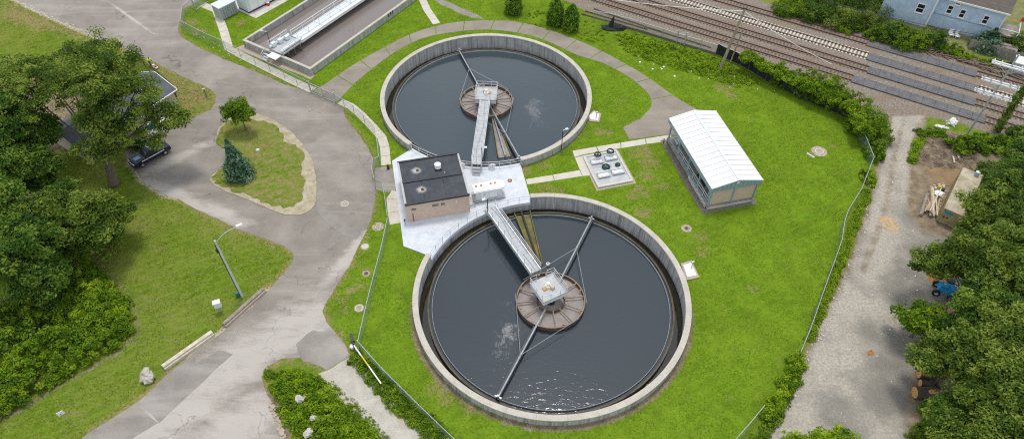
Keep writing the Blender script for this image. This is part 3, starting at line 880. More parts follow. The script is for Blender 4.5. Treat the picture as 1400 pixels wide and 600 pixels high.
def covered_sheet(name, poly, z, a, b, label):
    """a sheet of the ground cover at its own height, with the cover's masks"""
    mb = MB().prism(poly, z - 0.05, z)
    me = mb.mesh(name, M['ground'])
    k = len(me.vertices)
    for nm, v in (('cover_a', a), ('cover_b', b)):
        at = me.attributes.new(nm, 'FLOAT_COLOR', 'POINT')
        at.data.foreach_set('color', np.tile(np.array([*v, 1.0], np.float32), k))
    o = bpy.data.objects.new(name, me)
    COL.objects.link(o)
    o['kind'] = 'structure'
    o['label'] = label
covered_sheet('island_lawn', jitter(inner, 1.0, 0.4, 12, 0.55), 0.115, (0.12, 0.40, 0), (0, 0, 0), 'dry grass of the traffic island')

# curved concrete driveway round the upper tank: slabs with grassy joints
def slab_strip(name, left, right, step, z, gap, mat, label, thick=0.06, seed=1):
    base = bpy.data.objects.new(name, None)
    COL.objects.link(base)
    base['kind'] = 'structure'
    base['label'] = label
    l = smooth_line(left, 0.5)
    r = smooth_line(right, 0.5)
    def at_(line, t):
        d = [0]
        for a, b in zip(line, line[1:]):
            d.append(d[-1] + dist(a, b))
        s = t * d[-1]
        for i in range(len(d) - 1):
            if d[i + 1] >= s:
                return lerp(line[i], line[i + 1], (s - d[i]) / max(1e-6, d[i + 1] - d[i]))
        return line[-1]
    n = max(1, round(sum(dist(a, b) for a, b in zip(l, l[1:])) / step))
    g = gap / step
    rnd = random.Random(seed)
    for i in range(n):
        a, b = (i + g / 2) / n, (i + 1 - g / 2) / n
        k = max(1, int(step / 1.0))
        poly = [at_(l, a + (b - a) * j / k) for j in range(k + 1)] + [at_(r, a + (b - a) * j / k) for j in range(k, -1, -1)]
        part('slab', MB().prism(poly, -0.05, z + rnd.uniform(-0.004, 0.006)), mat, base)
    return base
slab_strip('driveway', drive_poly[0], drive_poly[1], 5.4, 0.03, 0.16, M['drive'], 'curved slab driveway round the upper tank')

struct('pavement', MB().prism(jitter([(21.09, 83.77), (19.46, 81.47), (16.57, 79.32), (17.15, 76.59), (23.45, 77.77), (25.84, 77.13), (29.08, 81.88), (28.68, 83.37), (26.36, 83.62), (23.49, 83.25)], 0.1, 0.6, 31), -0.02, 0.026), M['drive'], label='flared brown grey end of the driveway by the white roofed shed')
struct('gravel_path', MB().prism(jitter([(-16.6, 118.03), (-13.56, 113.92), (-10.06, 111.2), (-6.93, 109.04), (-5.1, 108.81), (-6.06, 110.25), (-9.47, 112.69), (-12.86, 115.45), (-13.86, 118.05)], 0.25, 0.5, 32), -0.02, 0.01), make_concrete('grey_gravel', (0.22, 0.20, 0.17), (0.36, 0.33, 0.29), (0.15, 0.16, 0.08), 0.5), label='narrow grey gravel path joining the top of the driveway')

struct('wood_chips', MB().prism(jitter([(48.17, 60.87), (49.52, 61.4), (50.4, 60.62), (50.68, 59.33), (49.54, 58.82), (48.53, 59.7)], 0.4, 0.4, 33), 0.0, 0.03), M['leaflitter2'], kind='stuff', label='tan patch of wood chips on the gravel road')
struct('leaf_carpet', MB().prism(jitter([(57.57, 69.53), (60.8, 70.89), (64.19, 70.61), (65.26, 68.84), (63.68, 66.67), (61.02, 67.51), (58.18, 67.5)], 0.8, 0.4, 35), 0.0, 0.02), make_concrete('fallen_leaf_carpet', (0.22, 0.14, 0.075), (0.36, 0.235, 0.12), (0.20, 0.16, 0.11), 0.8), kind='stuff', label='reddish brown carpet of dead leaves behind the container')
struct('rust_stain', MB().prism(jitter([(39.86, 40.69), (40.37, 40.97), (40.68, 40.69), (40.47, 40.31), (39.86, 40.21)], 0.15, 0.3, 34), 0.0, 0.02), M['leaflitter'], kind='stuff', label='small rusty stain on the gravel yard')

# footpaths
def path_line(name, pts, w, step, label, mat=None, z=0.04, gap=0.05):
    pts = list(pts)
    l, r = [], []
    for i, p in enumerate(pts):
        a = pts[max(0, i - 1)]
        b = pts[min(len(pts) - 1, i + 1)]
        d = dist(a, b)
        n = (-(b[1] - a[1]) / d, (b[0] - a[0]) / d)
        l.append((p[0] + n[0] * w / 2, p[1] + n[1] * w / 2))
        r.append((p[0] - n[0] * w / 2, p[1] - n[1] * w / 2))
    base = bpy.data.objects.new(name, None)
    COL.objects.link(base)
    base['kind'] = 'structure'
    base['label'] = label
    rnd = random.Random(int(abs(pts[0][0]) * 10))
    for i in range(len(pts) - 1):
        n = max(1, round(dist(pts[i], pts[i + 1]) / step))
        g = gap / max(0.3, dist(pts[i], pts[i + 1]) / n)
        for k in range(n):
            a, b = (k + g / 2) / n, (k + 1 - g / 2) / n
            part('slab', MB().prism([lerp(l[i], l[i + 1], a), lerp(l[i], l[i + 1], b), lerp(r[i], r[i + 1], b), lerp(r[i], r[i + 1], a)], -0.05, z + rnd.uniform(-0.006, 0.008)), mat or M['path'], base)
    return base
path_line('path', [(-56.64, 113.35), (-53.54, 111.38), (-50.34, 104.74), (-47.98, 99.42), (-45.37, 97.51), (-42.11, 95.24), (-35.3, 90.49), (-31.53, 88.02)], 1.45, 1.7, 'pale concrete path inside the fence by the rectangular tank')
path_line('path', [(-26.79, 85.27), (-24.88, 84.02), (-23.26, 82.26), (-21.1, 79.51), (-19.22, 76.86), (-18.53, 74.77), (-17.83, 70.9)], 1.35, 1.7, 'pale concrete path from the gate to the control building')
path_line('path', [(-17.37, 117.5), (-15.53, 111.9), (-13.46, 107.33)], 1.35, 1.7, 'short pale concrete path beyond the driveway')
path_line('path', [(-15.68, 65.67), (-16.22, 64.28), (-15.73, 61.84), (-15.2, 59.75)], 1.5, 1.7, 'pale concrete path down the side of the brick building')
pb = bpy.data.objects.new('path', None)
COL.objects.link(pb)
pb['kind'] = 'structure'
pb['label'] = 'pale concrete path round the valve chamber'
for q in ([(1.9, 68.12), (5.59, 69.02), (5.8, 67.93), (2.09, 67.11)], [(5.69, 69.05), (9.43, 70.0), (9.76, 68.82), (5.9, 67.95)], [(9.53, 70.0), (8.96, 72.58), (10.46, 73.13), (10.95, 68.97), (9.83, 68.82)], [(8.7, 74.06), (12.18, 74.95), (12.36, 73.84), (10.15, 73.23), (8.91, 72.7)], [(12.29, 74.98), (15.78, 75.83), (15.71, 74.65), (12.52, 73.87)], [(15.89, 75.87), (19.53, 76.76), (19.49, 75.55), (15.82, 74.68)], [(19.64, 76.8), (23.49, 77.69), (23.23, 76.3), (19.6, 75.6)]):
    part('slab', MB().prism(q, -0.05, 0.045), M['path'], pb)
struct('pavement', MB().prism([(-19.41, 70.29), (-17.9, 70.6), (-16.49, 70.0), (-15.88, 65.67), (-17.16, 65.52), (-18.63, 66.07)], -0.03, 0.02), M['patch'], label='dark asphalt pad at the building door')

# ---------------------------------------------------------------- round settling tanks
def railing(root, pts, h=1.07, spacing=1.6, r=0.035, mat=None, mid=True, posts=True):
    """posts one by one, top and middle rail as tubes"""
    mat = mat or M['alum']
    pts = [Vector(p) for p in pts]
    d = [0.0]
    for a, b in zip(pts, pts[1:]):
        d.append(d[-1] + (b - a).length)
    n = max(1, round(d[-1] / spacing))
    pm = MB().tube([(0, 0, 0), (0, 0, h)], r, 6).mesh('post', mat)
    ms = []
    for k in range(n + 1):
        s = d[-1] * k / n
        for i in range(len(d) - 1):
            if d[i + 1] >= s - 1e-6:
                p = pts[i].lerp(pts[i + 1], (s - d[i]) / max(1e-6, d[i + 1] - d[i]))
                break
        ms.append(Matrix.Translation(p))
    if posts:
        copies(pm, 'post', root, ms)
    part('top_rail', MB().tube([p + Vector((0, 0, h)) for p in pts], r * 1.1, 6), mat, root)
    if mid:
        part('middle_rail', MB().tube([p + Vector((0, 0, h * 0.55)) for p in pts], r * 0.8, 6), mat, root)

def arc_pts(c, r, a0, a1, z, n=40):
    return [(c[0] + r * math.cos(a0 + (a1 - a0) * i / n), c[1] + r * math.sin(a0 + (a1 - a0) * i / n), z) for i in range(n + 1)]

def lamp_post(root, base, h, arm, mat):
    part('lamp_pole', MB().tube([base, (base[0], base[1], base[2] + h)], 0.06, 6), mat, root)
    t = (base[0] + arm[0], base[1] + arm[1], base[2] + h + 0.1)
    part('lamp_head', MB().beam((base[0], base[1], base[2] + h), t, 0.07, 0.07).box(t, (0.45, 0.3, 0.14), math.atan2(arm[1], arm[0])), M['alum'], root)

def round_tank(c, low0, low1, which, br0, br1, plat, arms, trough, near_label):
    """low0..low1: the arc cut down to deck level; br0->br1 the bridge, plat its end platform"""
    t = thing('settling_tank', f'{which} round concrete settling tank of dark water, {near_label}', 'tank', (*c, 0), 0, 'round settling tanks')
    hi0, hi1 = low1, low0 + 2 * math.pi
    # outer wall, in cast sections that meet at open joints
    ns = 26
    for i in range(ns):
        a, b = hi0 + (hi1 - hi0) * i / ns, hi0 + (hi1 - hi0) * (i + 1) / ns
        part('wall_section', MB().ring(c, RT - 0.55, RT - 0.06, -2.2, 1.02, a + 0.0009, b - 0.0009, 6), M['tankwall'], t)
        part('coping', MB().ring(c, RT - 0.68, RT, 1.02, 1.2, a + 0.0004, b - 0.0004, 6), M['coping'], t)
    part('low_wall', MB().ring(c, RT - 0.55, RT - 0.06, -2.2, 0.05, low0, low1, 40), M['tankwall'], t)
    part('weir_wall', MB().ring(c, RT - 1.8, RT - 1.62, -2.2, -0.80, n=120), M['weir'], t)
    part('weir_plate', MB().ring(c, RT - 1.62, RT - 1.59, -1.2, -0.74, n=120), M['weir'], t)
    part('scum_baffle', MB().ring(c, RT - 2.15, RT - 2.12, -1.3, -0.70, n=120), M['greybox'], t)
    struct('water', MB().ring(c, RT - 1.7, RT - 0.5, -2.0, -1.35, n=120), M['trough'], label=f'dark water in the rim channel of the {which} tank')
    w = MB()
    w.add([((RT - 1.7) * math.cos(2 * math.pi * i / 120), (RT - 1.7) * math.sin(2 * math.pi * i / 120), 0) for i in range(120)], [tuple(range(120))])
    wo = struct('water', w, M['water'] if which == 'upper' else M['water2'], label=f'dark water in the {which} tank')
    wo.location = (c[0], c[1], CZW)
        # feed well
    fw = thing('feed_well', f'rust brown spoked feed well at the middle of the {which} tank', 'feed well', (*c, CZW), 0, 'feed wells')
    part('well_ring', MB().ring(c, 4.0, 4.1, -1.6, -0.35, n=64), M['rust'], fw)
    part('well_rim', MB().ring(c, 4.0, 4.13, -0.35, -0.27, n=64), M['wellwood'], fw)
    part('inner_ring', MB().ring(c, 1.65, 1.72, -1.2, -0.30, n=40), M['rust'], fw)
    part('scum_layer', MB().ring(c, 0.05, 3.99, -0.95, -0.80, n=48), M['scum'], fw)
    part('centre_column', MB().lathe([(0.55, -1.2), (0.55, 1.2)], (*c, 0), 16), M['darkmetal'], fw)
    sp = MB().beam((1.6, 0, -0.36), (4.0, 0, -0.36), 0.13, 0.14).mesh('spoke', M['wellwood'])
    bl = MB().box((3.85, 0, -0.30), (0.16, 0.24, 0.16)).mesh('orange_block', M['rustorange'])
    copies(sp, 'spoke', fw, [TR(*c, 0, math.pi * 2 * k / 12 + 0.12) for k in range(12)])
    copies(bl, 'orange_block', fw, [TR(*c, 0, math.pi * 2 * k / 8 + 0.35) for k in range(8)])
    # bridge
    d = Vector((br1[0] - br0[0], br1[1] - br0[1], 0))
    ln = d.length
    d.normalize()
    s = Vector((-d.y, d.x, 0))
    zb = 1.35
    b0, b1 = Vector((*br0, zb)), Vector((*br1, zb))
    bg = thing('walkway_bridge', f'grey steel walkway bridge from the deck to the centre of the {which} tank', 'walkway', (*br0, 0), 0, 'tank bridges')
    npan = round(ln / 1.5)
    for k in range(npan):
        a, b = b0.lerp(b1, (k + 0.01) / npan), b0.lerp(b1, (k + 0.99) / npan)
        part('grating_panel', MB().beam(a, b, 1.15, 0.06), M['grate'], bg)
    for q in (-0.66, 0.66):
        part('girder', MB().beam(b0 + s * q - Vector((0, 0, 0.18)), b1 + s * q - Vector((0, 0, 0.18)), 0.14, 0.55), M['alum'], bg)
        railing(bg, [b0 + s * q + Vector((0, 0, 0.06)), b1 + s * q + Vector((0, 0, 0.06))], 1.05, 1.7, 0.035)
    pc = Vector((*plat, zb))
    hs = 1.62
    rz = math.atan2(d.y, d.x)
    part('platform', MB().box((pc.x, pc.y, zb - 0.05), (2 * hs, 2 * hs, 0.16), rz), M['grate'], bg)
    part('platform_skirt', MB().box((pc.x, pc.y, zb - 0.42), (2 * hs - 0.1, 2 * hs - 0.1, 0.55), rz), M['palesteel'], bg)
    cor = [pc + d * (a * hs) + s * (b * hs) for a, b in ((-1, 0.43), (-1, 1), (1, 1), (1, -1), (-1, -1), (-1, -0.43))]
    railing(bg, cor, 1.05, 1.25, 0.035)
    part('kick_plate', MB().tube([q + Vector((0, 0, 0.1)) for q in cor], 0.05, 4), M['alum'], bg)
    part('drive_motor', MB().lathe([(0.36, 0), (0.36, 0.35), (0.22, 0.42), (0.22, 0.8), (0.12, 0.86)], (pc.x - d.x * 0.1, pc.y - d.y * 0.1, zb), 14), M['white'], bg)
    part('gear_box', MB().box((pc.x + s.x * 0.3 + d.x * 0.3, pc.y + s.y * 0.3 + d.y * 0.3, zb + 0.25), (0.55, 0.4, 0.45), rz + 0.4), M['tanwall'], bg)
    part('drive_hatch', MB().box((pc.x - s.x * 0.5, pc.y - s.y * 0.5, zb + 0.1), (0.5, 0.5, 0.18), rz), M['cutwood'], bg)
    for k in range(3):
        p = b0 - d * (0.28 * (k + 1))
        part('step', MB().box((p.x, p.y, 1.0 - 0.36 * k), (0.3, 1.1, 0.05), rz), M['grate'], bg)
    lamp_post(bg, tuple(b0 + d * 0.6 - s * 0.75), 2.6, (-0.5 * s.x, -0.5 * s.y), M['darkmetal'])
    # cable down the walkway
    part('cable', MB().tube([b0 + d * (ln * k / 14) + s * (0.25 * math.sin(k * 0.55) * (1 if k < 12 else 0)) + Vector((0, 0, 0.07)) for k in range(15)], 0.035, 5), M['bluegrey'], bg)
    # rotating arms
    for k, a in enumerate(arms):
        e = Vector((a[0], a[1], -0.25))
        c3 = Vector((*c, -0.25))
        dr = (e - c3).normalized()
        sd2 = Vector((-dr.y, dr.x, 0))
        e = c3 + dr * (RT - 2.05)
        g = thing('skimmer_arm', f'grey skimmer pipe of the {which} tank, ' + a[2], 'skimmer', tuple(c3 + dr * 1.7), 0, 'skimmer arms')
        part('arm_pipe', MB().tube([c3 + dr * 1.7, e], 0.115, 8), M['pipe'], g)
        part('arm_blade', MB().beam(c3 + dr * 4.3 - Vector((0, 0, 0.3)) - sd2 * 0.22, e - Vector((0, 0, 0.3)) - sd2 * 0.22, 0.16, 0.5), M['darkmetal'], g)
        part('arm_tip', MB().beam(e + sd2 * 0.4 + Vector((0, 0, 0.05)), e - sd2 * 0.4 + Vector((0, 0, 0.05)), 0.16, 0.1).box(tuple(e + Vector((0, 0, 0.2))), (0.2, 0.2, 0.4)), M['pipe'], g)
        q = c3 + dr * (RT * 0.53)
        for sg in (-1, 1):
            part('guy_wire', MB().tube([q + Vector((0, 0, 0.15)), c3 + sd2 * (sg * 4.1) + dr * 1.2 + Vector((0, 0, 0.15))], 0.03, 4), M['galv'], g)
    tg = thing('scum_trough', f'algae stained scum trough on the water of the {which} tank', 'trough', (*trough[0], CZW), 0, 'scum troughs')
    p0, p1 = Vector((*trough[0], -0.72)), Vector((*trough[1], -0.72))
    w0, w1 = trough[2], trough[3]
    dd = (p1 - p0).normalized()
    sn = Vector((-dd.y, dd.x, 0))
    m = MB()
    m.prism([tuple((p0 + sn * w0)[:2]), tuple((p1 + sn * w1)[:2]), tuple((p1 - sn * w1)[:2]), tuple((p0 - sn * w0)[:2])], -1.2, -0.80)
    part('trough_floor', m, M['algae'] if which == 'lower' else M['scum'], tg)
    for q in (-1, 1):
        part('trough_side', MB().beam(p0 + sn * (q * (w0 + 0.06)), p1 + sn * (q * (w1 + 0.06)), 0.1, 0.5), M['algae'], tg)
    part('trough_pipe', MB().tube([p0 + sn * (-0.1) + Vector((0, 0, 0.18)), p1 + Vector((0, 0, 0.18))], 0.13, 8), M['pipe'] if which == 'upper' else M['darkmetal'], tg)
    return t, (b0, d, s)

D1a, D1b = (-14.99, 73.74), (1.09, 71.37)
D2a, D2b = (2.42, 63.89), (-10.48, 53.82)
a1a, a1b = ang(C1, D1a), ang(C1, D1b)
a2a, a2b = ang(C2, D2a), ang(C2, D2b)
a1a -= 0 if a1a < a1b else 2 * math.pi
round_tank(C1, a1a, a1b, 'upper', (-4.96, 69.67), (-4.15, 83.85), (-4.03, 85.66),
           [(*(-9.19, 99.84), 'the one reaching the far wall'), (*(0.9, 73.11), 'the one reaching the deck')],
           ((-1.1, 73.6), (-3.25, 84.32), 0.9, 0.12), 'behind the control building')
round_tank(C2, a2a, a2b, 'lower', (-2.79, 61.44), (2.93, 50.9), (4.35, 48.49),
           [(*(10.89, 61.95), 'the one reaching the far wall'), (*(-1.72, 34.45), 'the one reaching the near wall')],
           ((1.36, 62.46), (3.41, 53.56), 1.0, 0.35), 'with a square platform at its middle')

# concrete deck between the tanks
def deck_outline():
    pts = [(-17.08, 71.65)] + [p[:2] for p in arc_pts(C1, RT - 0.6, a1a, a1b, 0)] + [(2.54, 63.96)] + [p[:2] for p in arc_pts(C2, RT - 0.6, a2a, a2b, 0)] + [(-10.72, 54.45), (-13.76, 55.88), (-14.58, 59.88)]
    return pts
struct('deck', MB().prism(deck_outline(), -0.3, 0.15), M['deck'], label='pale painted concrete deck between the two tanks')
r = thing('guard_railing', 'curved aluminium railing along the deck by the upper tank', 'railing', (*C1, 0.15), 0, 'deck railings')
railing(r, arc_pts(C1, RT - 0.42, a1a, a1b, 0.15), 1.07, 1.5)
r = thing('guard_railing', 'curved aluminium railing along the deck by the lower tank', 'railing', (*C2, 0.15), 0, 'deck railings')
railing(r, arc_pts(C2, RT - 0.42, a2a, a2b, 0.15), 1.07, 1.5)
for px_, lab in (((-7.14, 70.1), 'white life ring on the railing left of the upper bridge'), ((-2.8, 70.12), 'white life ring on the railing right of the upper bridge')):
    t = thing('life_ring', lab, 'life ring', (*px_, 0.75), 0, 'life rings')
    a = ang(C1, px_)
    cc = Vector((C1[0] + (RT - 0.30) * math.cos(a), C1[1] + (RT - 0.30) * math.sin(a), 0.75))
    u, v = Vector((-math.sin(a), math.cos(a), 0)), Vector((0.5 * math.cos(a), 0.5 * math.sin(a), 0.85))
    part('ring', MB().tube([cc + u * (0.40 * math.cos(k * math.pi / 9)) + v * (0.40 * math.sin(k * math.pi / 9)) for k in range(18)], 0.10, 6, True), M['white'], t)
    part('bracket', MB().box(tuple(cc), (0.12, 0.12, 0.5), a), M['red'], t)

# small concrete chamber beside each tank
for pts, lab, post in (([(11.27, 81.77), (12.49, 83.18), (13.54, 82.31), (13.05, 80.4), (11.63, 80.56)], 'small pale chamber slab against the upper tank wall', (12.69, 81.43)), ([(20.93, 53.2), (22.38, 53.68), (22.91, 51.04), (21.22, 50.58)], 'small pale chamber slab against the lower tank wall', (22.2, 52.63))):
    t = thing('chamber_slab', lab, 'slab', pts[0], 0, 'chamber slabs')
    cx, cy_ = sum(p[0] for p in pts) / len(pts), sum(p[1] for p in pts) / len(pts)
    part('curb', MB().prism(pts, -0.05, 0.18), M['lid'], t)
    part('cover', MB().prism([(cx + (p[0] - cx) * 0.72, cy_ + (p[1] - cy_) * 0.72) for p in pts], 0.1, 0.24), M['white'], t)
    part('valve_post', MB().tube([(*post, 0.2), (*post, 1.1)], 0.07, 6).box((*post, 1.15), (0.35, 0.2, 0.15), 0.4), M['galv'], t)
t = thing('lamp_post', 'slim dark lamp post beside the upper tank wall', 'lamp post', (7.1, 74.28))
b = (7.1, 74.28)
lamp_post(t, (*b, 0.0), 3.6, (0.55, 0.25), M['darkmetal'])

# ---------------------------------------------------------------- control building
B0 = Vector((-10.5, 64.82, 0))
BR = R(13.45)
bu, bv = Vector((math.cos(BR), math.sin(BR), 0)), Vector((-math.sin(BR), math.cos(BR), 0))
def bp(a, b, z=0.0):
    q = B0 + bu * a + bv * b
    return (q.x, q.y, z)
BW, BL, BH = 4.12, 4.05, 3.3
cb = thing('control_building', 'brick control building with flat black roof on the deck', 'building', tuple(B0), BR)
for a, b, sx, sy in ((0, -BL + 0.15, 2 * BW, 0.3), (0, BL - 0.15, 2 * BW, 0.3), (-BW + 0.15, 0, 0.3, 2 * BL - 0.6), (BW - 0.15, 0, 0.3, 2 * BL - 0.6)):
    part('wall', MB().box(bp(a, b, BH / 2 + 0.05), (sx, sy, BH - 0.1), BR), M['brick'], cb)
part('roof_slab', MB().box(bp(0, 0, BH - 0.12), (2 * BW - 0.62, 2 * BL - 0.62, 0.2), BR), M['darkmetal'], cb)
# roof membrane laid in sheets, upper half 8 cm higher
for j, (y0, y1, z) in enumerate(((-BL + 0.16, -0.16, BH + 0.05), (0.16, BL - 0.16, BH + 0.05))):
    xs = [-BW + 0.16, -1.55 - 0.25 * j, 1.25, BW - 0.16]
    for i in range(3):
        part('roof_sheet', MB().box(bp((xs[i] + xs[i + 1]) / 2, (y0 + y1) / 2, z - 0.05), (xs[i + 1] - xs[i] - 0.05, y1 - y0, 0.12), BR), M['roofdark'], cb)
for a, b, sx, sy in ((0, -BL + 0.02, 2 * BW + 0.14, 0.24), (0, BL - 0.02, 2 * BW + 0.14, 0.24), (0, 0, 2 * BW - 0.2, 0.28)):
    part('parapet', MB().box(bp(a, b, BH + 0.06), (sx, sy, 0.26), BR), M['darkmetal'], cb)
for a in (-BW + 0.02, BW - 0.02):
    part('parapet', MB().box(bp(a, 0, BH + 0.055), (0.24, 2 * BL - 0.28, 0.25), BR), M['greybox'], cb)
for k, (a, w, z) in enumerate(((-3.15, 0.55, 2.35), (-0.35, 0.75, 2.45), (0.62, 0.45, 2.45))):
    vt = part('vent_louvre', MB().box(bp(a, -BL - 0.02, z), (w, 0.06, 0.34), BR), M['darkmetal'], cb)
    for q in range(3):
        part('blade', MB().box(bp(a, -BL - 0.06, z - 0.1 + q * 0.1), (w - 0.08, 0.04, 0.03), BR), M['greybox'], vt)
part('wall_lamp', MB().box(bp(2.4, -BL - 0.08, 2.5), (0.22, 0.16, 0.16), BR), M['white'], cb)
part('downpipe', MB().tube([bp(-BW + 0.75, -BL - 0.06, 1.7), bp(-BW + 0.75, -BL - 0.06, 0.15)], 0.04, 6), M['darkmetal'], cb)
vn = part('roof_ventilator', MB().lathe([(0.42, 0), (0.42, 0.25), (0.3, 0.3), (0.28, 0.55), (0.45, 0.6), (0.45, 0.76), (0.28, 0.88), (0.06, 0.96)], bp(1.0, 1.75, BH + 0.05), 18), M['white'], cb, smooth=False)
part('curb', MB().box(bp(1.0, 1.75, BH + 0.12), (1.0, 1.0, 0.22), BR), M['darkmetal'], vn)
def splash():
    t = NT('pale_roof_stain')
    p = t.pos(False)
    g = t.node('ShaderNodeTexGradient', gradient_type='SPHERICAL')
    t.link(p, g.inputs['Vector'])
    n = t.noise(p, 2.6, 6, 0.75)
    k = t.math('ADD', g.outputs['Fac'], t.math('MULTIPLY', t.math('SUBTRACT', n, 0.5), 1.1))
    c = t.mix(t.ramp(k, [(0.25, 0.0), (0.85, 1.0)]), (0.06, 0.068, 0.078), (0.50, 0.48, 0.45))
    return t.done(c, 0.8)
M['stain'] = splash()
for a, b in ((-1.9, 1.95), (-1.75, -1.75)):
    q = bp(a, b, BH + 0.062)
    m = MB()
    m.add([(1.0 * math.cos(k * math.pi / 16), 0.9 * math.sin(k * math.pi / 16), 0) for k in range(32)], [tuple(range(32))])
    o = part('roof_stain', m, M['stain'], cb)
    o.matrix_basis = TR(q[0], q[1], q[2] + 0.004, BR)
    dr = part('roof_drain', MB().lathe([(0.20, 0), (0.20, 0.12), (0.08, 0.2)], (q[0] + 0.15, q[1], q[2]), 10), M['rust'], cb)
door = part('door', MB().box(bp(-BW - 0.03, 1.2, 1.15), (0.06, 1.0, 2.1), BR), M['greybox'], cb)
part('handle', MB().box(bp(-BW - 0.09, 0.85, 1.1), (0.06, 0.06, 0.18), BR), M['chrome'], door)
part('pipe_vent', MB().tube([bp(1.7, 0.35, BH), bp(1.7, 0.35, BH + 0.5)], 0.07, 8), M['galv'], cb)
t = thing('fire_extinguisher', 'red and black extinguisher standing at the path end beside the building', 'extinguisher', (-17.43, 70.15))
q = (-17.43, 70.15)
part('cylinder', MB().lathe([(0.2, 0), (0.2, 0.55), (0.08, 0.68)], (*q, 0.03), 12), M['darkmetal'], t)
part('cap', MB().box((q[0], q[1], 0.78), (0.3, 0.18, 0.16)), M['red'], t)
t = thing('bollard_light', 'small dark bollard light on the deck corner by the brick wall', 'light', (-13.93, 59.63))
q = (-13.93, 59.63)
part('stem', MB().tube([(*q, 0.15), (*q, 0.8)], 0.05, 6), M['darkmetal'], t)
part('lamp_head', MB().lathe([(0.12, 0), (0.12, 0.16), (0.04, 0.2)], (*q, 0.8), 10), M['darkmetal'], t)

# ---------------------------------------------------------------- white equipment housing on the deck
hq = Vector((*(-3.29, 64.75), 0))
hr = R(15)
hu, hv = Vector((math.cos(hr), math.sin(hr), 0)), Vector((-math.sin(hr), math.cos(hr), 0))
def hp(a, b, z=0.0):
    q = hq + hu * a + hv * b
    return (q.x, q.y, z)
eh = thing('equipment_housing', 'white equipment housing with rounded end on the pale deck', 'housing', tuple(hq), hr)
part('platform', MB().box(hp(0.1, 0.0, 0.42), (4.3, 2.0, 0.12), hr), M['grate'], eh)
for a in (-1.9, -0.6, 0.7, 2.0):
    for b in (-0.85, 0.85):
        part('leg', MB().box(hp(a, b, 0.25), (0.12, 0.12, 0.24), hr), M['galv'], eh)
part('body', MB().box(hp(0, 0, 1.15), (3.5, 1.45, 1.34), hr), M['palesteel'], eh)
prof = []
m = MB()
poly = [(-2.0, 0.85), (1.5, 0.85), (2.1, 0.68), (2.35, 0.3), (2.35, -0.3), (2.1, -0.68), (1.5, -0.85), (-2.0, -0.85)]
m.prism([hp(a, b)[:2] for a, b in poly], 1.82, 2.02, True)
part('roof', m, M['white'], eh)
m = MB().prism([hp(a * 0.9, b * 0.86)[:2] for a, b in poly], 2.02, 2.10)
part('roof_crown', m, M['white'], eh)
for a in (-1.5, -0.8, 0.5, 1.1):
    part('roof_cap', MB().lathe([(0.14, 0), (0.14, 0.12), (0.05, 0.15)], hp(a, 0.25, 2.1), 10), M['orange'], eh)
for a in (-0.55, 0.6):
    part('door_panel', MB().box(hp(a, -0.74, 1.12), (1.08, 0.05, 1.15), hr), M['white'], eh)
part('sign_plate', MB().box(hp(-0.6, -0.78, 1.35), (0.34, 0.03, 0.14), hr), M['greybox'], eh)
railing(eh, [hp(-1.9, -0.95, .48), hp(-2.6, -0.95, .48), hp(-2.6, 0.7, .48)], 0.9, 0.8, 0.03)
for k in range(2):
    part('step', MB().box(hp(-2.45, -1.2 - 0.25 * k, 0.36 - 0.14 * k), (0.8, 0.25, 0.05), hr), M['grate'], eh)
t = thing('floor_drain', 'rust red round floor drain on the pale deck', 'drain', (-0.33, 67.74))
q = (-0.33, 67.74)
part('ring', MB().ring(q, 0.2, 0.32, 0.14, 0.19, n=20), M['rust'], t)
part('grate_plate', MB().lathe([(0.2, 0.0), (0.2, 0.025)], (*q, 0.145), 16), M['orange'], t)

# ---------------------------------------------------------------- valve chamber
vc = thing('valve_chamber', 'raised concrete valve chamber with grating and coiled hoses in the lawn', 'valve chamber', (13.67, 70.32))
vp = [(10.09, 72.72), (15.04, 74.07), (16.68, 67.68), (11.78, 66.37)]
vcx = Vector((sum(p[0] for p in vp) / 4, sum(p[1] for p in vp) / 4, 0))
va = Vector((vp[1][0] - vp[0][0], vp[1][1] - vp[0][1], 0)).normalized()
vb = Vector((vp[3][0] - vp[0][0], vp[3][1] - vp[0][1], 0))
vh_ = vb.length / 2
vb.normalize()
vw_ = dist(vp[0], vp[1]) / 2
vrz = math.atan2(va.y, va.x)
def vq(a, b, z=0.0):
    q = vcx + va * (a * vw_) + vb * (b * vh_)
    return (q.x, q.y, z)
for p0, p1, w in ((vq(-1, -0.95), vq(1, -0.95), .34), (vq(-1, 0.95), vq(1, 0.95), .34)):
    part('curb', MB().beam((*p0[:2], 0.1), (*p1[:2], 0.1), w, 0.42), M['curb'], vc)
for p0, p1 in ((vq(-0.95, -0.895), vq(-0.95, 0.895)), (vq(0.95, -0.895), vq(0.95, 0.895))):
    part('curb', MB().beam((*p0[:2], 0.1), (*p1[:2], 0.1), .30, 0.42), M['curb'], vc)
for k in range(5):
    p0, p1 = vq(-0.88, -0.88 + 0.352 * k), vq(0.88, -0.88 + 0.352 * k)
    b0, b1 = -0.885 + 0.354 * k, -0.885 + 0.354 * (k + 1) - 0.012
    q = [vq(-0.885, b0)[:2], vq(0.885, b0)[:2], vq(0.885, b1)[:2], vq(-0.885, b1)[:2]]
    part('grating_panel', MB().prism(q, 0.1, 0.22), M['grate'], vc)
part('skirt', MB().prism([vq(a, b)[:2] for a, b in ((-1.12, -1.0), (1.12, -1.0), (1.14, 1.1), (-1.12, 1.1))], -0.05, 0.03), M['lid'], vc)
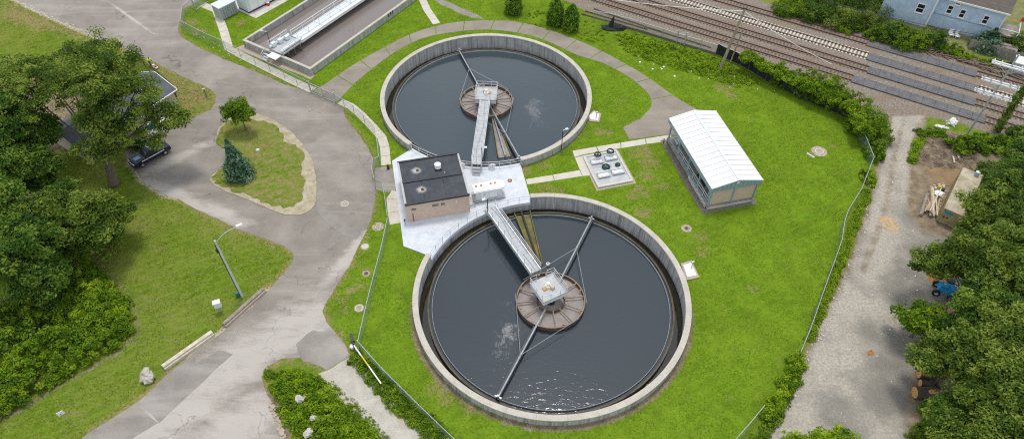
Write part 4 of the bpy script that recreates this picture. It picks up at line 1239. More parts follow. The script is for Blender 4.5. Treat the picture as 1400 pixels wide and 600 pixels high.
for a, b in ((-0.42, -0.48), (0.45, -0.55), (-0.42, 0.38), (0.42, 0.34)):
    f_ = part('hatch_frame', MB().box(vq(a, b, 0.30), (1.75, 0.95, 0.16), vrz), M['greybox'], vc)
    for q in (-0.42, 0.42):
        for z in (0.5, 0.72):
            part('hatch_bar', MB().beam(Vector(vq(a, b, z)) - va * 0.85 + vb * q, Vector(vq(a, b, z)) + va * 0.85 + vb * q, 0.06, 0.06), M['white'], f_)
    for i in range(4):
        for q in (-0.42, 0.42):
            part('hatch_post', MB().beam(Vector(vq(a, b, 0.3)) + va * (-0.8 + 0.53 * i) + vb * q, Vector(vq(a, b, 0.74)) + va * (-0.8 + 0.53 * i) + vb * q, 0.06, 0.06), M['white'], f_)
    part('hatch_lid', MB().box(vq(a, b, 0.41), (1.5, 0.7, 0.05), vrz), M['alum'], f_)
for i, (a, b, rr, lab) in enumerate(((-0.28, -0.72, 0.5, 'black coiled hose at the back left of the valve chamber'), (0.5, -0.78, 0.52, 'green coiled hose at the back right of the valve chamber'), (-0.06, -0.07, 0.56, 'largest dark green coiled hose, at the middle of the valve chamber'), (0.62, -0.06, 0.34, 'smallest dark green hose coil on the valve chamber'))):
    q = Vector(vq(a, b, 0.24 if b > -0.3 else 0.80))
    t = thing('hose_coil', lab, 'hose', tuple(q), 0, 'hose coils on the valve chamber')
    pts = []
    rnd = random.Random(i)
    for k in range(5 * 14):
        an = 2 * math.pi * k / 14
        r_ = rr * (1 - 0.06 * (k // 14) + 0.06 * math.sin(an * 1.3 + i))
        pts.append((q.x + r_ * math.cos(an), q.y + r_ * math.sin(an) * 0.95, q.z + 0.06 + 0.05 * (k / 14) + 0.05 * math.sin(an * 1.6)))
    part('hose', MB().tube(pts, 0.055, 6), M['hose'] if i else M['darkmetal'], t)
    part('reel', MB().lathe([(rr * 0.35, 0), (rr * 0.35, 0.25), (rr * 0.1, 0.3)], tuple(q), 12), M['green'] if i != 1 else M['galv'], t)

# ---------------------------------------------------------------- open sided shed with white metal roof
S0 = Vector((*(lerp(lerp((22.33, 76.33), (29.44, 77.85), .5), lerp((32.53, 64.11), (25.55, 62.32), .5), .5)), 0))
SR = R(13.6)
su, sv = Vector((math.cos(SR), math.sin(SR), 0)), Vector((-math.sin(SR), math.cos(SR), 0))
def sp_(a, b, z=0.0):
    q = S0 + su * a + sv * b
    return (q.x, q.y, z)
SW, SL = 3.62, 7.25      # half eave width, half length
sh = thing('open_shed', 'open sided shed with bright white metal roof and brick end wall', 'shed', tuple(S0), SR)
part('floor_slab', MB().box(sp_(0, 0, 0.55), (2 * SW - 0.5, 2 * SL - 0.5, 0.5), SR), M['shedfloor'], sh)
part('apron', MB().box(sp_(-0.2, -0.15, 0.0), (2 * SW + 0.7, 2 * SL + 0.5, 0.1), SR), M['shedskirt'], sh)
ze, zr = 4.15, 4.95
npn = 15
for side in (-1, 1):
    for k in range(npn):
        y0, y1 = -SL + 2 * SL * k / npn, -SL + 2 * SL * (k + 1) / npn
        a, b = Vector(sp_(side * SW, (y0 + y1) / 2, ze)), Vector(sp_(side * 0.02, (y0 + y1) / 2, zr))
        part('roof_panel', MB().beam(a, b, y1 - y0 - 0.012, 0.07), M['whitemetal'], sh)
        if k:
            part('roof_seam', MB().beam(Vector(sp_(side * SW, y0, ze + 0.05)), Vector(sp_(side * 0.12, y0, zr + 0.05)), 0.06, 0.09), M['seam'], sh)
part('ridge_cap', MB().beam(sp_(0, -SL - 0.02, zr + 0.055), sp_(0, SL + 0.02, zr + 0.055), 0.34, 0.06), M['palesteel'], sh)
for a in (-SW + 0.03, SW - 0.03):
    part('eave_fascia', MB().beam(sp_(a, -SL, ze - 0.34), sp_(a, SL, ze - 0.34), 0.1, 0.62), M['bluegrey'], sh)
for b in (-SL + 0.04, SL - 0.04):
    m = MB()
    vs = [sp_(-SW + 0.08, b, ze - 0.75), sp_(SW - 0.08, b, ze - 0.75), sp_(SW - 0.08, b, ze - 0.05), sp_(0, b, zr - 0.05), sp_(-SW + 0.08, b, ze - 0.05)]
    off = sv * 0.1
    vs2 = [tuple(Vector(v) + off) for v in vs]
    m.add(vs + vs2, [(0, 1, 2, 3, 4), (9, 8, 7, 6, 5)] + [(i, (i + 1) % 5, (i + 1) % 5 + 5, i + 5) for i in range(5)])
    part('gable_panel', m, M['bluegrey'], sh)
    for k in range(12):
        a = -SW + 0.5 + (2 * SW - 1) * k / 11
        part('gable_rib', MB().beam(sp_(a, b + (-0.03 if b < 0 else 0.13), ze - 0.74), sp_(a, b + (-0.03 if b < 0 else 0.13), ze - 0.02 + (1 - abs(a) / SW) * 0.68), 0.05, 0.05, tuple(sv)), M['bluegrey'], sh)
    part('rake_trim', MB().beam(sp_(-SW, b - 0.05, ze + 0.03), sp_(0, b - 0.05, zr + 0.03), 0.14, 0.14).beam(sp_(0, b - 0.05, zr + 0.03), sp_(SW, b - 0.05, ze + 0.03), 0.14, 0.14), M['white'], sh)
part('gable_vent', MB().box(sp_(0, -SL - 0.02, zr - 0.45), (0.42, 0.06, 0.4), SR), M['palesteel'], sh)
xb = SW - 0.45
for b in (-SL + 0.4, ):
    for a0, a1 in ((-xb + 0.1, -0.06), (0.06, xb - 0.1)):
        part('brick_wall', MB().box(sp_((a0 + a1) / 2, b, 0.3 + 1.55), (a1 - a0, 0.25, 3.1), SR), M['brick2'], sh)
part('brick_wall', MB().box(sp_(xb - 0.1, 0.1, 1.85), (0.25, 2 * SL - 1.1, 3.1), SR), M['brick2'], sh)
part('brick_wall', MB().box(sp_(0.9, SL - 0.5, 1.85), (2 * xb - 2.3, 0.25, 3.1), SR), M['brick2'], sh)
part('plinth', MB().box(sp_(0, -SL + 0.33, 0.18), (2 * xb + 0.1, 0.35, 0.36), SR), M['curb'], sh)
for k in range(5):
    part('column', MB().box(sp_(-xb - 0.02, -SL + 0.38 + (2 * SL - 0.8) * k / 4, 2.05), (0.2, 0.2, 3.2), SR), M['bluegrey'], sh)
for a in (0.0, xb + 0.04):
    part('column', MB().box(sp_(a, -SL + 0.32, 1.9), (0.16, 0.34, 3.2), SR), M['bluegrey'], sh)
for k in range(4):
    y0 = -SL + 0.38 + (2 * SL - 0.8) * k / 4
    y1 = y0 + (2 * SL - 0.8) / 4
    if k < 3:
        railing(sh, [sp_(-xb - 0.02, y0 + 0.15, 0.8), sp_(-xb - 0.02, y1 - 0.15, 0.8)], 1.0, 1.5, 0.035, M['palesteel'])
    part('sill_beam', MB().beam(sp_(-xb, y0, 0.75), sp_(-xb, y1, 0.75), 0.24, 0.14), M['bluegrey'], sh)
sl = MB().box((0, 0, 0.40), (0.05, 0.11, 0.62)).mesh('vent_slat', M['white'])
copies(sl, 'vent_slat', sh, [TR(*sp_(-SW + 0.22, -SL + 0.6 + 0.24 * k), SR) for k in range(24)])
part('vent_back', MB().beam(sp_(-SW + 0.27, -SL + 0.4, 0.4), sp_(-SW + 0.27, -0.9, 0.4), 0.04, 0.6), M['darkmetal'], sh)
part('mid_beam', MB().beam(sp_(-xb, 0, 2.4), sp_(xb - 0.3, 0, 2.4), 0.15, 0.2), M['bluegrey'], sh)
part('mid_beam', MB().beam(sp_(-xb, -3.4, 2.4), sp_(xb - 0.3, -3.4, 2.4), 0.15, 0.2), M['bluegrey'], sh)
t = thing('access_stairs', 'grey metal stairs inside the open end of the shed', 'stairs', sp_(-1.6, 5.6))
for k in range(7):
    part('tread', MB().box(sp_(-2.5 + 0.28 * k, 5.6, 0.95 + 0.24 * k), (0.3, 1.1, 0.07), SR), M['palesteel'], t)
for q in (-0.58, 0.58):
    part('stringer', MB().beam(sp_(-2.65, 5.6 + q, 0.8), sp_(-0.7, 5.6 + q, 2.45), 0.07, 0.24), M['greybox'], t)
    railing(t, [sp_(-2.65, 5.6 + q, 0.9), sp_(-0.7, 5.6 + q, 2.5)], 0.95, 0.8, 0.035)
t = thing('storage_bin', 'long dark storage tank inside the shed behind the middle columns', 'tank', sp_(-0.8, 0.4))
part('bin_body', MB().box(sp_(-1.2, 1.8, 1.35), (1.5, 2.6, 1.1), SR, 0.9), M['darkmetal'], t)
part('bin_lid', MB().box(sp_(-1.2, 1.8, 1.93), (1.4, 2.4, 0.08), SR), M['greybox'], t)
t = thing('pump_skid', 'grey pump with pipes inside the shed near the brick end', 'pump', sp_(-1.6, -2.4))
part('skid', MB().box(sp_(-1.6, -2.4, 0.86), (1.5, 2.4, 0.12), SR), M['darkmetal'], t)
part('pump_casing', MB().lathe([(0.5, 0), (0.55, 0.3), (0.35, 0.55), (0.3, 0.9), (0.1, 1.0)], sp_(-1.7, -2.0, 0.92), 14), M['greybox'], t)
part('pump_pipe', MB().tube([sp_(-1.7, -2.0, 1.4), sp_(-1.7, -3.2, 1.4), sp_(-1.7, -3.3, 2.1), sp_(0.5, -3.3, 2.1)], 0.11, 8), M['palesteel'], t)
t = thing('electrical_cabinet', 'dark cabinet inside the shed beside the brick end wall', 'cabinet', sp_(-1.9, -5.3))
part('cabinet_body', MB().box(sp_(-1.9, -5.6, 1.55), (1.3, 0.6, 1.5), SR), M['greybox'], t)
part('door', MB().box(sp_(-1.9, -5.26, 1.55), (1.1, 0.05, 1.3), SR), M['darkmetal'], t)
q = (22.09, 75.81)
t = thing('yard_hydrant', 'thin dark yard hydrant on the lawn beside the shed column', 'hydrant', q)
part('standpipe', MB().tube([(*q, 0), (*q, 0.9)], 0.06, 6), M['darkmetal'], t)
part('spout', MB().tube([(*q, 0.85), (q[0] - 0.3, q[1] - 0.1, 0.75)], 0.05, 6), M['darkmetal'], t)

# ---------------------------------------------------------------- rectangular aeration tank
RA = Vector((*(-45.54, 100.05), 0))
RB = Vector((*(-32.46, 91.83), 0))
ru = (RB - RA).normalized()
RWD = (RB - RA).length
rv = Vector((-ru.y, ru.x, 0))
RLEN = 42.0
RR = math.atan2(ru.y, ru.x)
def rp(a, b, z=0.0):
    q = RA + ru * a + rv * b
    return (q.x, q.y, z)
rt = thing('rectangular_tank', 'rectangular concrete tank of brown water with a bridge over it', 'tank', tuple(RA), RR)
def wall_run(p, q, z0=0.0, z1=1.12):
    n = max(1, round(dist(p, q) / 4.5))
    for k in range(n):
        a, b = lerp(p, q, (k + 0.002) / n), lerp(p, q, (k + 0.998) / n)
        part('wall_section', MB().beam((*a[:2], (z0 + z1) / 2), (*b[:2], (z0 + z1) / 2), 0.34, z1 - z0), M['tankwall'], rt)
        part('coping', MB().beam((*a[:2], z1 + 0.09), (*b[:2], z1 + 0.09), 0.46, 0.18), M['coping'], rt)
wall_run(rp(0.23, 0.46), rp(0.23, RLEN))
wall_run(rp(RWD - 0.23, 0.46), rp(RWD - 0.23, RLEN))
wall_run(rp(0, 0.23), rp(RWD, 0.23))
part('baffle_wall', MB().beam(rp(RWD / 2, 0.7, 0.6), rp(RWD / 2, RLEN, 0.6), 0.3, 0.9), M['weir'], rt)
struct('water', MB().prism([rp(0.4, 0.4)[:2], rp(RWD - 0.4, 0.4)[:2], rp(RWD - 0.4, RLEN)[:2], rp(0.4, RLEN)[:2]], -0.1, 0.18), M['liquor'], label='flat brown grey water in the rectangular tank')
struct('hardstanding', MB().prism(jitter([rp(-0.9, -1.3)[:2], rp(RWD + 0.4, -0.8)[:2], rp(RWD + 0.3, 0.3)[:2], rp(-0.5, 0.3)[:2]], 0.12, 0.5, 21), -0.05, 0.02), M['lid'], label='brown earth strip along the end of the rectangular tank')
bx = RWD / 2 - 0.25
ab = thing('walkway_bridge', 'white walkway bridge along the middle of the rectangular tank', 'walkway', rp(bx, 0), 0, 'tank bridges')
n = 14
for k in range(n):
    b0, b1 = 4.9 + (RLEN - 4.9) * k / n, 4.9 + (RLEN - 4.9) * (k + 1) / n
    part('deck_slab', MB().beam(rp(bx, b0 + 0.03, 1.62), rp(bx, b1 - 0.03, 1.62), 1.5, 0.28), M['palesteel'], ab)
    part('side_duct', MB().beam(rp(bx + 1.15, b0 + 0.03, 1.45), rp(bx + 1.15, b1 - 0.03, 1.45), 0.8, 0.5), M['white'], ab)
for a in (-0.7, 0.72):
    railing(ab, [rp(bx + a, 4.9, 1.76), rp(bx + a, RLEN, 1.76)], 1.05, 2.6, 0.045, M['white'])
part('service_platform', MB().box(rp(bx + 0.1, 2.6, 1.55), (3.3, 4.4, 0.2), RR), M['grate'], ab)
for a in (-1.6, 1.8):
    railing(ab, [rp(bx + a, 0.6, 1.66), rp(bx + a, 4.8, 1.66)], 1.05, 1.4, 0.045, M['white'])
    part('duct_pipe', MB().tube([rp(bx + a * 0.75, 0.4, 1.95), rp(bx + a * 0.75, 4.8, 1.95)], 0.24, 10), M['palesteel'], ab)
for k in range(3):
    part('valve_box', MB().box(rp(bx - 1.1 + 0.2 * k, 1.2 + 1.35 * k, 2.05), (0.6, 0.8, 0.7), RR), M['palesteel'], ab)
    part('elbow_pipe', MB().tube([rp(bx + 1.5, 1.4 + 1.4 * k, 1.6), rp(bx + 1.75, 1.4 + 1.4 * k, 1.3), rp(bx + 1.75, 1.4 + 1.4 * k, 0.1)], 0.16, 8), M['weir'], ab)
part('end_plate', MB().box(rp(bx + 0.5, -0.55, 1.35), (2.0, 1.3, 0.12), RR), M['white'], ab)
for k in range(3):
    part('step', MB().box(rp(bx - 1.3, -0.5 - 0.3 * k, 1.0 - 0.32 * k), (1.1, 0.3, 0.06), RR), M['alum'], ab)
railing(ab, [rp(bx - 1.9, -0.1, 0.9), rp(bx - 1.9, -1.2, 0.2)], 1.0, 0.6, 0.04)
lamp_post(ab, rp(bx - 1.5, 0.9, 1.2), 3.2, (-0.9, 0.2), M['darkmetal'])
lamp_post(ab, rp(bx - 0.85, 19.0, 1.6), 3.6, (-0.9, 0.2), M['darkmetal'])
t = thing('wall_ladder', 'dark ladder rungs on the right wall of the rectangular tank', 'ladder', rp(RWD, 20))
for k in range(3):
    part('rung', MB().tube([rp(RWD + 0.05, 19.6 + 0.6 * k, 1.35), rp(RWD + 0.1, 19.6 + 0.6 * k, 0.7)], 0.07, 6), M['darkmetal'], t)

# ---------------------------------------------------------------- equipment enclosures at the far left
pd = struct('hardstanding', MB().prism([(-53.19, 113.88), (-45.74, 108.76), (-40.74, 115.76), (-35.84, 126.14), (-44.89, 135.06), (-51.45, 120.44)], -0.05, 0.10), M['curb'], label='concrete pad under the white enclosure')
E0 = Vector((*(-47.28, 110.27), 0))
e1 = Vector((*(-43.73, 114.79), 0))
eu = (e1 - E0).normalized()
ev = Vector((-eu.y, eu.x, 0))
er = math.atan2(eu.y, eu.x)
def ep(a, b, z):
    q = E0 + eu * a + ev * b
    return (q.x, q.y, z)
t = thing('generator_enclosure', 'large white metal generator enclosure on the concrete pad', 'enclosure', tuple(E0), er)
part('base_frame', MB().box(ep(4.0, 1.5, 0.25), (8.0, 2.9, 0.3), er), M['darkmetal'], t)
part('shell', MB().box(ep(4.0, 1.5, 1.75), (8.1, 3.0, 2.7), er), M['palesteel'], t)
part('roof', MB().box(ep(4.6, 1.5, 3.16), (7.0, 3.1, 0.12), er), M['white'], t)
part('exhaust_hood', MB().box(ep(0.75, 1.5, 3.13), (1.0, 2.2, 0.06), er), M['rust'], t)
for k in range(4):
    part('door_panel', MB().box(ep(1.3 + 1.75 * k, -0.02, 1.7), (1.6, 0.06, 2.2), er), M['white'], t)
t = thing('fire_bucket', 'small red drum beside the white generator enclosure', 'drum', (-44.55, 113.14))
part('drum_body', MB().lathe([(0.3, 0), (0.3, 0.55)], (*(-44.55, 113.14), 0.1), 12), M['red'], t)
part('drum_lid', MB().lathe([(0.31, 0), (0.2, 0.06)], (*(-44.55, 113.14), 0.65), 12), M['white'], t)
t = thing('transformer_box', 'grey finned transformer box behind the white enclosure', 'transformer', ep(-3.4, 3.4, 0.1), er)
part('box_body', MB().box(ep(-2.6, 3.0, 1.2), (3.4, 2.2, 2.2), er), M['greybox'], t)
part('box_lid', MB().box(ep(-2.6, 3.0, 2.36), (3.6, 2.4, 0.12), er), M['palesteel'], t)
for k in range(7):
    part('cooling_fin', MB().box(ep(-4.0 + 0.45 * k, 1.82, 1.2), (0.07, 0.2, 1.9), er), M['greybox'], t)

# ---------------------------------------------------------------- chain link fences
def chain_wire(p, q, h, pitch=0.22, w=0.027):
    """crossing diagonal wires of a fence bay, as thin flat strips"""
    p, q = Vector((*p[:2], 0)), Vector((*q[:2], 0))
    d = q - p
    ln = d.length
    d.normalize()
    m = MB()
    def strip(s0, z0, s1, z1, off):
        nrm = Vector((-d.y, d.x, 0)) * off
        a, b = p + d * s0 + nrm, p + d * s1 + nrm
        m.add([(a.x, a.y, z0 - w * .7), (b.x, b.y, z1 - w * .7), (b.x, b.y, z1 + w * .7), (a.x, a.y, z0 + w * .7)], [(0, 1, 2, 3)])
    k = -h
    while k < ln:
        s0, s1 = max(0, k), min(ln, k + h)
        if s1 > s0:
            strip(s0, 0.05 + s0 - k, s1, 0.05 + s1 - k, 0.006)
            strip(s0, 0.05 + h - (s0 - k), s1, 0.05 + h - (s1 - k), -0.006)
        k += pitch
    return m

def fence(label, pts, h=1.9, bay=3.0, mesh=True, mat=None, post_r=0.045, wire=True):
    mat = mat or M['galv']
    t = thing('chain_link_fence', label, 'fence', pts[0], 0, 'chain link fences')
    pm = MB().tube([(0, 0, 0), (0, 0, h + 0.06)], post_r, 6).mesh('fence_post', mat)
    ms = []
    for a, b in zip(pts, pts[1:]):
        n = max(1, round(dist(a, b) / bay))
        for k in range(n):
            q0, q1 = lerp(a, b, k / n), lerp(a, b, (k + 1) / n)
            ms.append(Matrix.Translation((*q0, 0)))
            if wire:
                part('wire_mesh', chain_wire(q0, q1, h - 0.08), M['wire'], t, stuff=True)
    ms.append(Matrix.Translation((*pts[-1], 0)))
    copies(pm, 'fence_post', t, ms)
    part('top_rail', MB().tube([(*p, h) for p in pts], post_r * 0.9, 6), mat, t)
    return t
fence('chain link fence round the grass corner beside the rectangular tank', [(-51.02, 118.83), (-54.53, 116.69), (-57.03, 114.61), (-58.53, 109.63), (-57.35, 104.92), (-51.95, 101.13), (-48.17, 98.77), (-42.25, 94.83), (-36.6, 91.07), (-31.95, 87.83)])
fence('chain link fence between the curved road and the path to the building', [(-27.26, 84.73), (-25.67, 83.3), (-23.99, 81.9), (-22.13, 79.85), (-20.11, 77.02), (-19.23, 73.66), (-18.62, 70.59)])
fence('chain link fence jogging round the asphalt pad at the building door', [(-18.62, 70.59), (-19.39, 70.14), (-19.23, 68.22), (-18.67, 66.36), (-17.48, 65.66), (-16.87, 63.18), (-16.03, 59.49)])
fence('long chain link fence beside the road from the building to the gravel track', [(-15.97, 58.98), (-16.13, 54.31), (-16.46, 49.95), (-16.7, 45.98), (-16.87, 42.45), (-16.94, 40.71)])
fence('chain link fence along the gravel track at the bottom', [(-17.02, 40.71), (-13.88, 37.31), (-9.51, 33.03), (-5.54, 29.28), (-2.05, 25.72)])
fence('chain link fence beside the right hand gravel road', [(51.02, 78.27), (50.48, 70.98), (46.67, 64.76), (43.64, 60.84), (42.59, 59.03), (41.16, 55.68), (39.23, 52.37), (36.53, 47.81), (34.14, 43.67), (33.19, 42.09), (31.61, 39.61)])
fence('short bottom run of chain link fence beside the right hand gravel road', [(26.0, 33.09), (24.21, 31.29), (22.23, 29.4), (19.48, 26.17)])
fence('old chain link fence at the foot of the railway bank', [(14.31, 108.71), (16.96, 107.78), (19.79, 106.39), (22.68, 104.8), (25.74, 103.0), (28.02, 101.46), (29.29, 100.81), (34.03, 98.26)], 1.9, 3.0)
# gate in the fence at the driveway
gt = thing('chain_link_gate', 'pair of braced chain link gates closing the curved driveway', 'gate', (-31.8, 87.65))
ga, gb = (-31.73, 87.55), (-27.33, 84.82)
for k in range(2):
    a, b = lerp(ga, gb, 0.5 * k + 0.015), lerp(ga, gb, 0.5 * k + 0.485)
    fr = MB().tube([(*a, 0.15), (*b, 0.15), (*b, 1.85), (*a, 1.85)], 0.045, 6, True)
    lf = part('gate_leaf', fr, M['galv'], gt)
    part('brace', MB().tube([(*a, 0.2), (*lerp(a, b, .5), 1.8), (*b, 0.2)], 0.04, 6), M['galv'], lf)
    part('wire_mesh', chain_wire(a, b, 1.75), M['wire'], lf, stuff=True)
for q in (ga, gb):
    part('gate_post', MB().tube([(*q, 0), (*q, 2.1)], 0.09, 8), M['galv'], gt)
# gate at the entrance corner, standing open
gt = thing('chain_link_gate', 'open chain link gate leaf beside the start of the upper left path', 'gate', (-57.23, 111.35))
ga, gb = (-57.23, 111.35), (-55.88, 114.37)
lf = part('gate_leaf', MB().tube([(*ga, 0.15), (*gb, 0.15), (*gb, 1.85), (*ga, 1.85)], 0.045, 6, True), M['galv'], gt)
part('wire_mesh', chain_wire(ga, gb, 1.75), M['wire'], lf, stuff=True)
part('gate_post', MB().tube([(*ga, 0), (*ga, 2.1)], 0.09, 8), M['galv'], gt)
# two stout gate posts in the railway fence
gt = thing('gate_posts', 'pair of stout grey gate posts in the old railway fence', 'gate', (28.02, 101.46))
for q in ((27.96, 101.46), (29.23, 100.81)):
    part('gate_post', MB().tube([(*q, 0), (*q, 2.6)], 0.11, 8), M['galv'], gt)
part('cross_bar', MB().tube([(*(27.96, 101.46), 2.0), (*(29.23, 100.81), 2.0)], 0.05, 6), M['galv'], gt)

# black screened fence
sf = thing('screened_fence', 'fence hung with black screen cloth in front of the railway', 'fence', (34.07, 98.47))
spts = [(34.07, 98.47), (36.34, 96.38), (38.05, 94.75), (39.62, 92.75), (41.05, 90.79), (43.02, 88.88), (45.01, 86.83), (47.47, 84.65), (49.92, 82.71), (50.87, 81.14)]
rnd = random.Random(5)
for a, b in zip(spts, spts[1:]):
    m = MB()
    dd = Vector((b[0] - a[0], b[1] - a[1], 0)).normalized()
    nn = Vector((-dd.y, dd.x, 0))
    vs = []
    nx_, nz_ = 10, 5
    for th in (0, 0.03):
        for i in range(nx_ + 1):
            for j in range(nz_ + 1):
                u_, w_ = i / nx_, j / nz_
                q = Vector((*lerp(a, b, u_), 0))
                bulge = 0.10 * math.sin(u_ * math.pi) * math.sin(w_ * math.pi) + 0.05 * mnoise.noise(Vector((q.x * 1.3, q.y * 1.3, w_ * 3)))
                q += nn * (bulge + th - 0.06)
                z = 0.05 + w_ * (1.95 - 0.08 * math.sin(u_ * math.pi))
                vs.append((q.x, q.y, z))
    K = (nx_ + 1) * (nz_ + 1)
    fs = []
    for i in range(nx_):
        for j in range(nz_):
            o_ = i * (nz_ + 1) + j
            fs.append((o_, o_ + nz_ + 1, o_ + nz_ + 2, o_ + 1))
            fs.append((o_ + 1 + K, o_ + nz_ + 2 + K, o_ + nz_ + 1 + K, o_ + K))
    m.add(vs, fs)
    part('screen_cloth', m, M['blackcloth'], sf, smooth=True)
for q in spts:
    part('fence_post', MB().tube([(*q, 0), (*q, 2.05)], 0.05, 6), M['galv'], sf)
part('top_rail', MB().tube([(*q, 2.02) for q in spts], 0.035, 6), M['galv'], sf)
t = thing('fallen_screen', 'crumpled black screen cloth with one peak standing by the railway fence', 'screen cloth', (17.37, 106.61))
q = (17.33, 106.14)
part('heap', MB().blob((q[0], q[1], 0.15), (1.9, 0.9, 0.35), 3, 3, 0.6).blob((q[0] + 1.3, q[1] - 0.3, 0.2), (1.0, 0.6, 0.4), 4, 2, 0.6), M['blackcloth'], t)
m = MB().tube([(q[0] - 0.3, q[1] + 0.1, 0.1), (q[0], q[1] + 0.1, 1.2), (q[0] + 0.25, q[1] + 0.1, 2.5)], [0.5, 0.36, 0.04], 6)
part('peak', m, M['blackcloth'], t)
part('post', MB().tube([(q[0] + 0.3, q[1] + 0.15, 0), (q[0] + 0.3, q[1] + 0.15, 2.3)], 0.05, 6), M['galv'], t)

# ---------------------------------------------------------------- railway
TA, TB = (46.66, 110.71), (80.87, 90.0)
trk_dir = Vector((TB[0] - TA[0], TB[1] - TA[1], 0)).normalized()
def track(label, p, q, s0, s1, mat_sl, gap, head=True, sleep_h=0.13, seed=1):
    """p,q: two points of the centre line; s0,s1: extra metres beyond them; gap: the level crossing between two points"""
    p, q = Vector((*p, 0)), Vector((*q, 0))
    d = (q - p).normalized()
    a, b = p - d * s0, q + d * s1
    L_ = (b - a).length
    rz = math.atan2(d.y, d.x)
    n = Vector((-d.y, d.x, 0))
    t = thing('railway_track', label, 'railway track', tuple(a), rz, 'railway tracks')
    g0, g1 = ((Vector((*gap[0], 0)) - a).dot(d), (Vector((*gap[1], 0)) - a).dot(d)) if gap else (1e9, 1e9)
    for sg in (-1, 1):
        o = n * (sg * 0.755)
        rl = part('rail', MB().beam(a + o + Vector((0, 0, 0.14)), b + o + Vector((0, 0, 0.14)), 0.16, 0.14), M['rail'], t)
        part('rail_head', MB().beam(a + o + Vector((0, 0, 0.218)), b + o + Vector((0, 0, 0.218)), 0.065, 0.02), M['railtop'], rl)
    rnd = random.Random(seed)
    sm = [MB().box((0, 0, 0.025), (0.24 if mat_sl is M['sleeper'] else 0.30, 2.55, sleep_h)).mesh('sleeper', mat_sl)]
    ms = []
    s = 0.3
    while s < L_:
        if not (g0 < s < g1):
            c = a + d * s
            ms.append(TR(c.x, c.y, 0.0 + rnd.uniform(-0.012, 0.006), rz + rnd.uniform(-0.03, 0.03), (rnd.uniform(0.85, 1.1), rnd.uniform(0.96, 1.03), 1)))
        s += 0.61
    copies(sm[0], 'sleeper', t, ms[:290])
    if gap:
        k = max(1, round((g1 - g0) / 1.83))
        st = (g1 - g0) / k
        pm = MB().box((0, 0, 0.08), (st - 0.04, 1.34, 0.26)).mesh('crossing_panel', M['rubber'])
        pf = MB().box((0, 0, 0.075), (st - 0.04, 0.42, 0.25)).mesh('edge_panel', M['rubber'])
        copies(pm, 'crossing_panel', t, [TR(*((a + d * (g0 + st * (i + 0.5)))[:2]), rnd.uniform(-0.008, 0.008), rz) for i in range(k)])
        for sg in (-1,):
            copies(pf, 'edge_panel', t, [TR(*((a + d * (g0 + st * (i + 0.5)) + n * (sg * 1.06))[:2]), rnd.uniform(-0.008, 0.008), rz) for i in range(k)])
    return t
track('farthest railway track, thin rusty rails nearest the bushes', (46.66, 110.71), (80.87, 90.0), 30, 16, M['sleeper'], ((60.92, 102.05), (75.64, 93.2)), sleep_h=0.06, seed=1)
track('railway track on white concrete sleepers', (33.3, 114.04), (78.69, 86.22), 18, 16, M['csleeper'], ((59.59, 98.14), (74.0, 89.0)), seed=2)
track('third railway track on brown timber sleepers', (28.99, 112.13), (77.02, 82.8), 22, 16, M['sleeper'], ((58.2, 94.09), (72.03, 85.63)), seed=3)
track('nearest railway track, passing close behind the vine covered fence', (28.36, 108.01), (75.35, 79.35), 30, 16, M['sleeper'], ((54.93, 91.77), (71.65, 81.54)), seed=4)
# loose old rails beside the fence
for k, (a, b, lab) in enumerate((((14.72, 112.37), (26.0, 104.82), 'uppermost loose rusty rail behind the old fence'), ((13.07, 111.61), (23.56, 105.72), 'middle loose rusty rail behind the old fence'), ((23.04, 106.65), (33.66, 100.19), 'loose rusty rail lying nearest the black screen'), ((12.35, 110.63), (20.44, 106.4), 'lowest loose rusty rail behind the old fence'))):
    t = thing('loose_rail', lab, 'rail', a, 0, 'loose old rails')
    part('rail_web', MB().beam((*a, 0.1), (*b, 0.1), 0.09, 0.2), M['rust'], t)
    part('rail_foot', MB().beam((*a, 0.03), (*b, 0.03), 0.3, 0.06), M['rust'], t)
q0, q1 = (11.6, 109.17), (33.17, 97.62)
# low retaining boards behind the fence
t = thing('board_edging', 'low grey concrete boards along the foot of the railway fence', 'edging', (19.69, 105.46))
be = [(19.17, 106.62), (22.79, 104.68), (25.74, 103.0), (28.61, 101.25), (31.47, 99.74), (34.03, 98.26)]
for a, b in zip(be, be[1:]):
    part('board', MB().beam((*lerp(a, b, .01), 0.2), (*lerp(a, b, .99), 0.2), 0.12, 0.4), M['boarddark'], t)

# ---------------------------------------------------------------- poles and wires
up = thing('utility_pole', 'leaning grey wooden utility pole on the lawn by the black screen', 'utility pole', (33.91, 93.91))
q = (33.91, 93.91)
top = (q[0] + 1.3, q[1] + 0.1, 11.0)
part('pole_shaft', MB().tube([(*q, 0), lerp((*q, 0), top, .5), top], [0.26, 0.22, 0.16], 10), M['pole'], up)
part('top_bracket', MB().box(top, (0.5, 0.2, 0.25)), M['darkmetal'], up)
t = thing('stub_pole', 'shorter thin wooden pole leaning beside the leaning utility pole', 'pole', (36.07, 95.97))
q2 = (36.07, 95.97)
part('pole_shaft', MB().tube([(*q2, 0), (q2[0] + 0.5, q2[1], 6.2)], [0.14, 0.11], 8), M['pole'], t)
part('pole_cap', MB().lathe([(0.12, 0), (0.05, 0.1)], (q2[0] + 0.5, q2[1], 6.2), 8), M['pole'], t)
def catenary(a, b, sag, n=24):
    out = []
    for i in range(n + 1):
        t_ = i / n
        p = lerp(a, b, t_)
        out.append((p[0], p[1], p[2] - sag * 4 * t_ * (1 - t_)))
    return out
wa = (*(-0.16, 104.66), 9.5)
wb = (*(47.19, 85.55), 7.0)
t = thing('overhead_cable', 'pale sagging overhead cable running from the leaning pole across the rails', 'cable', top)
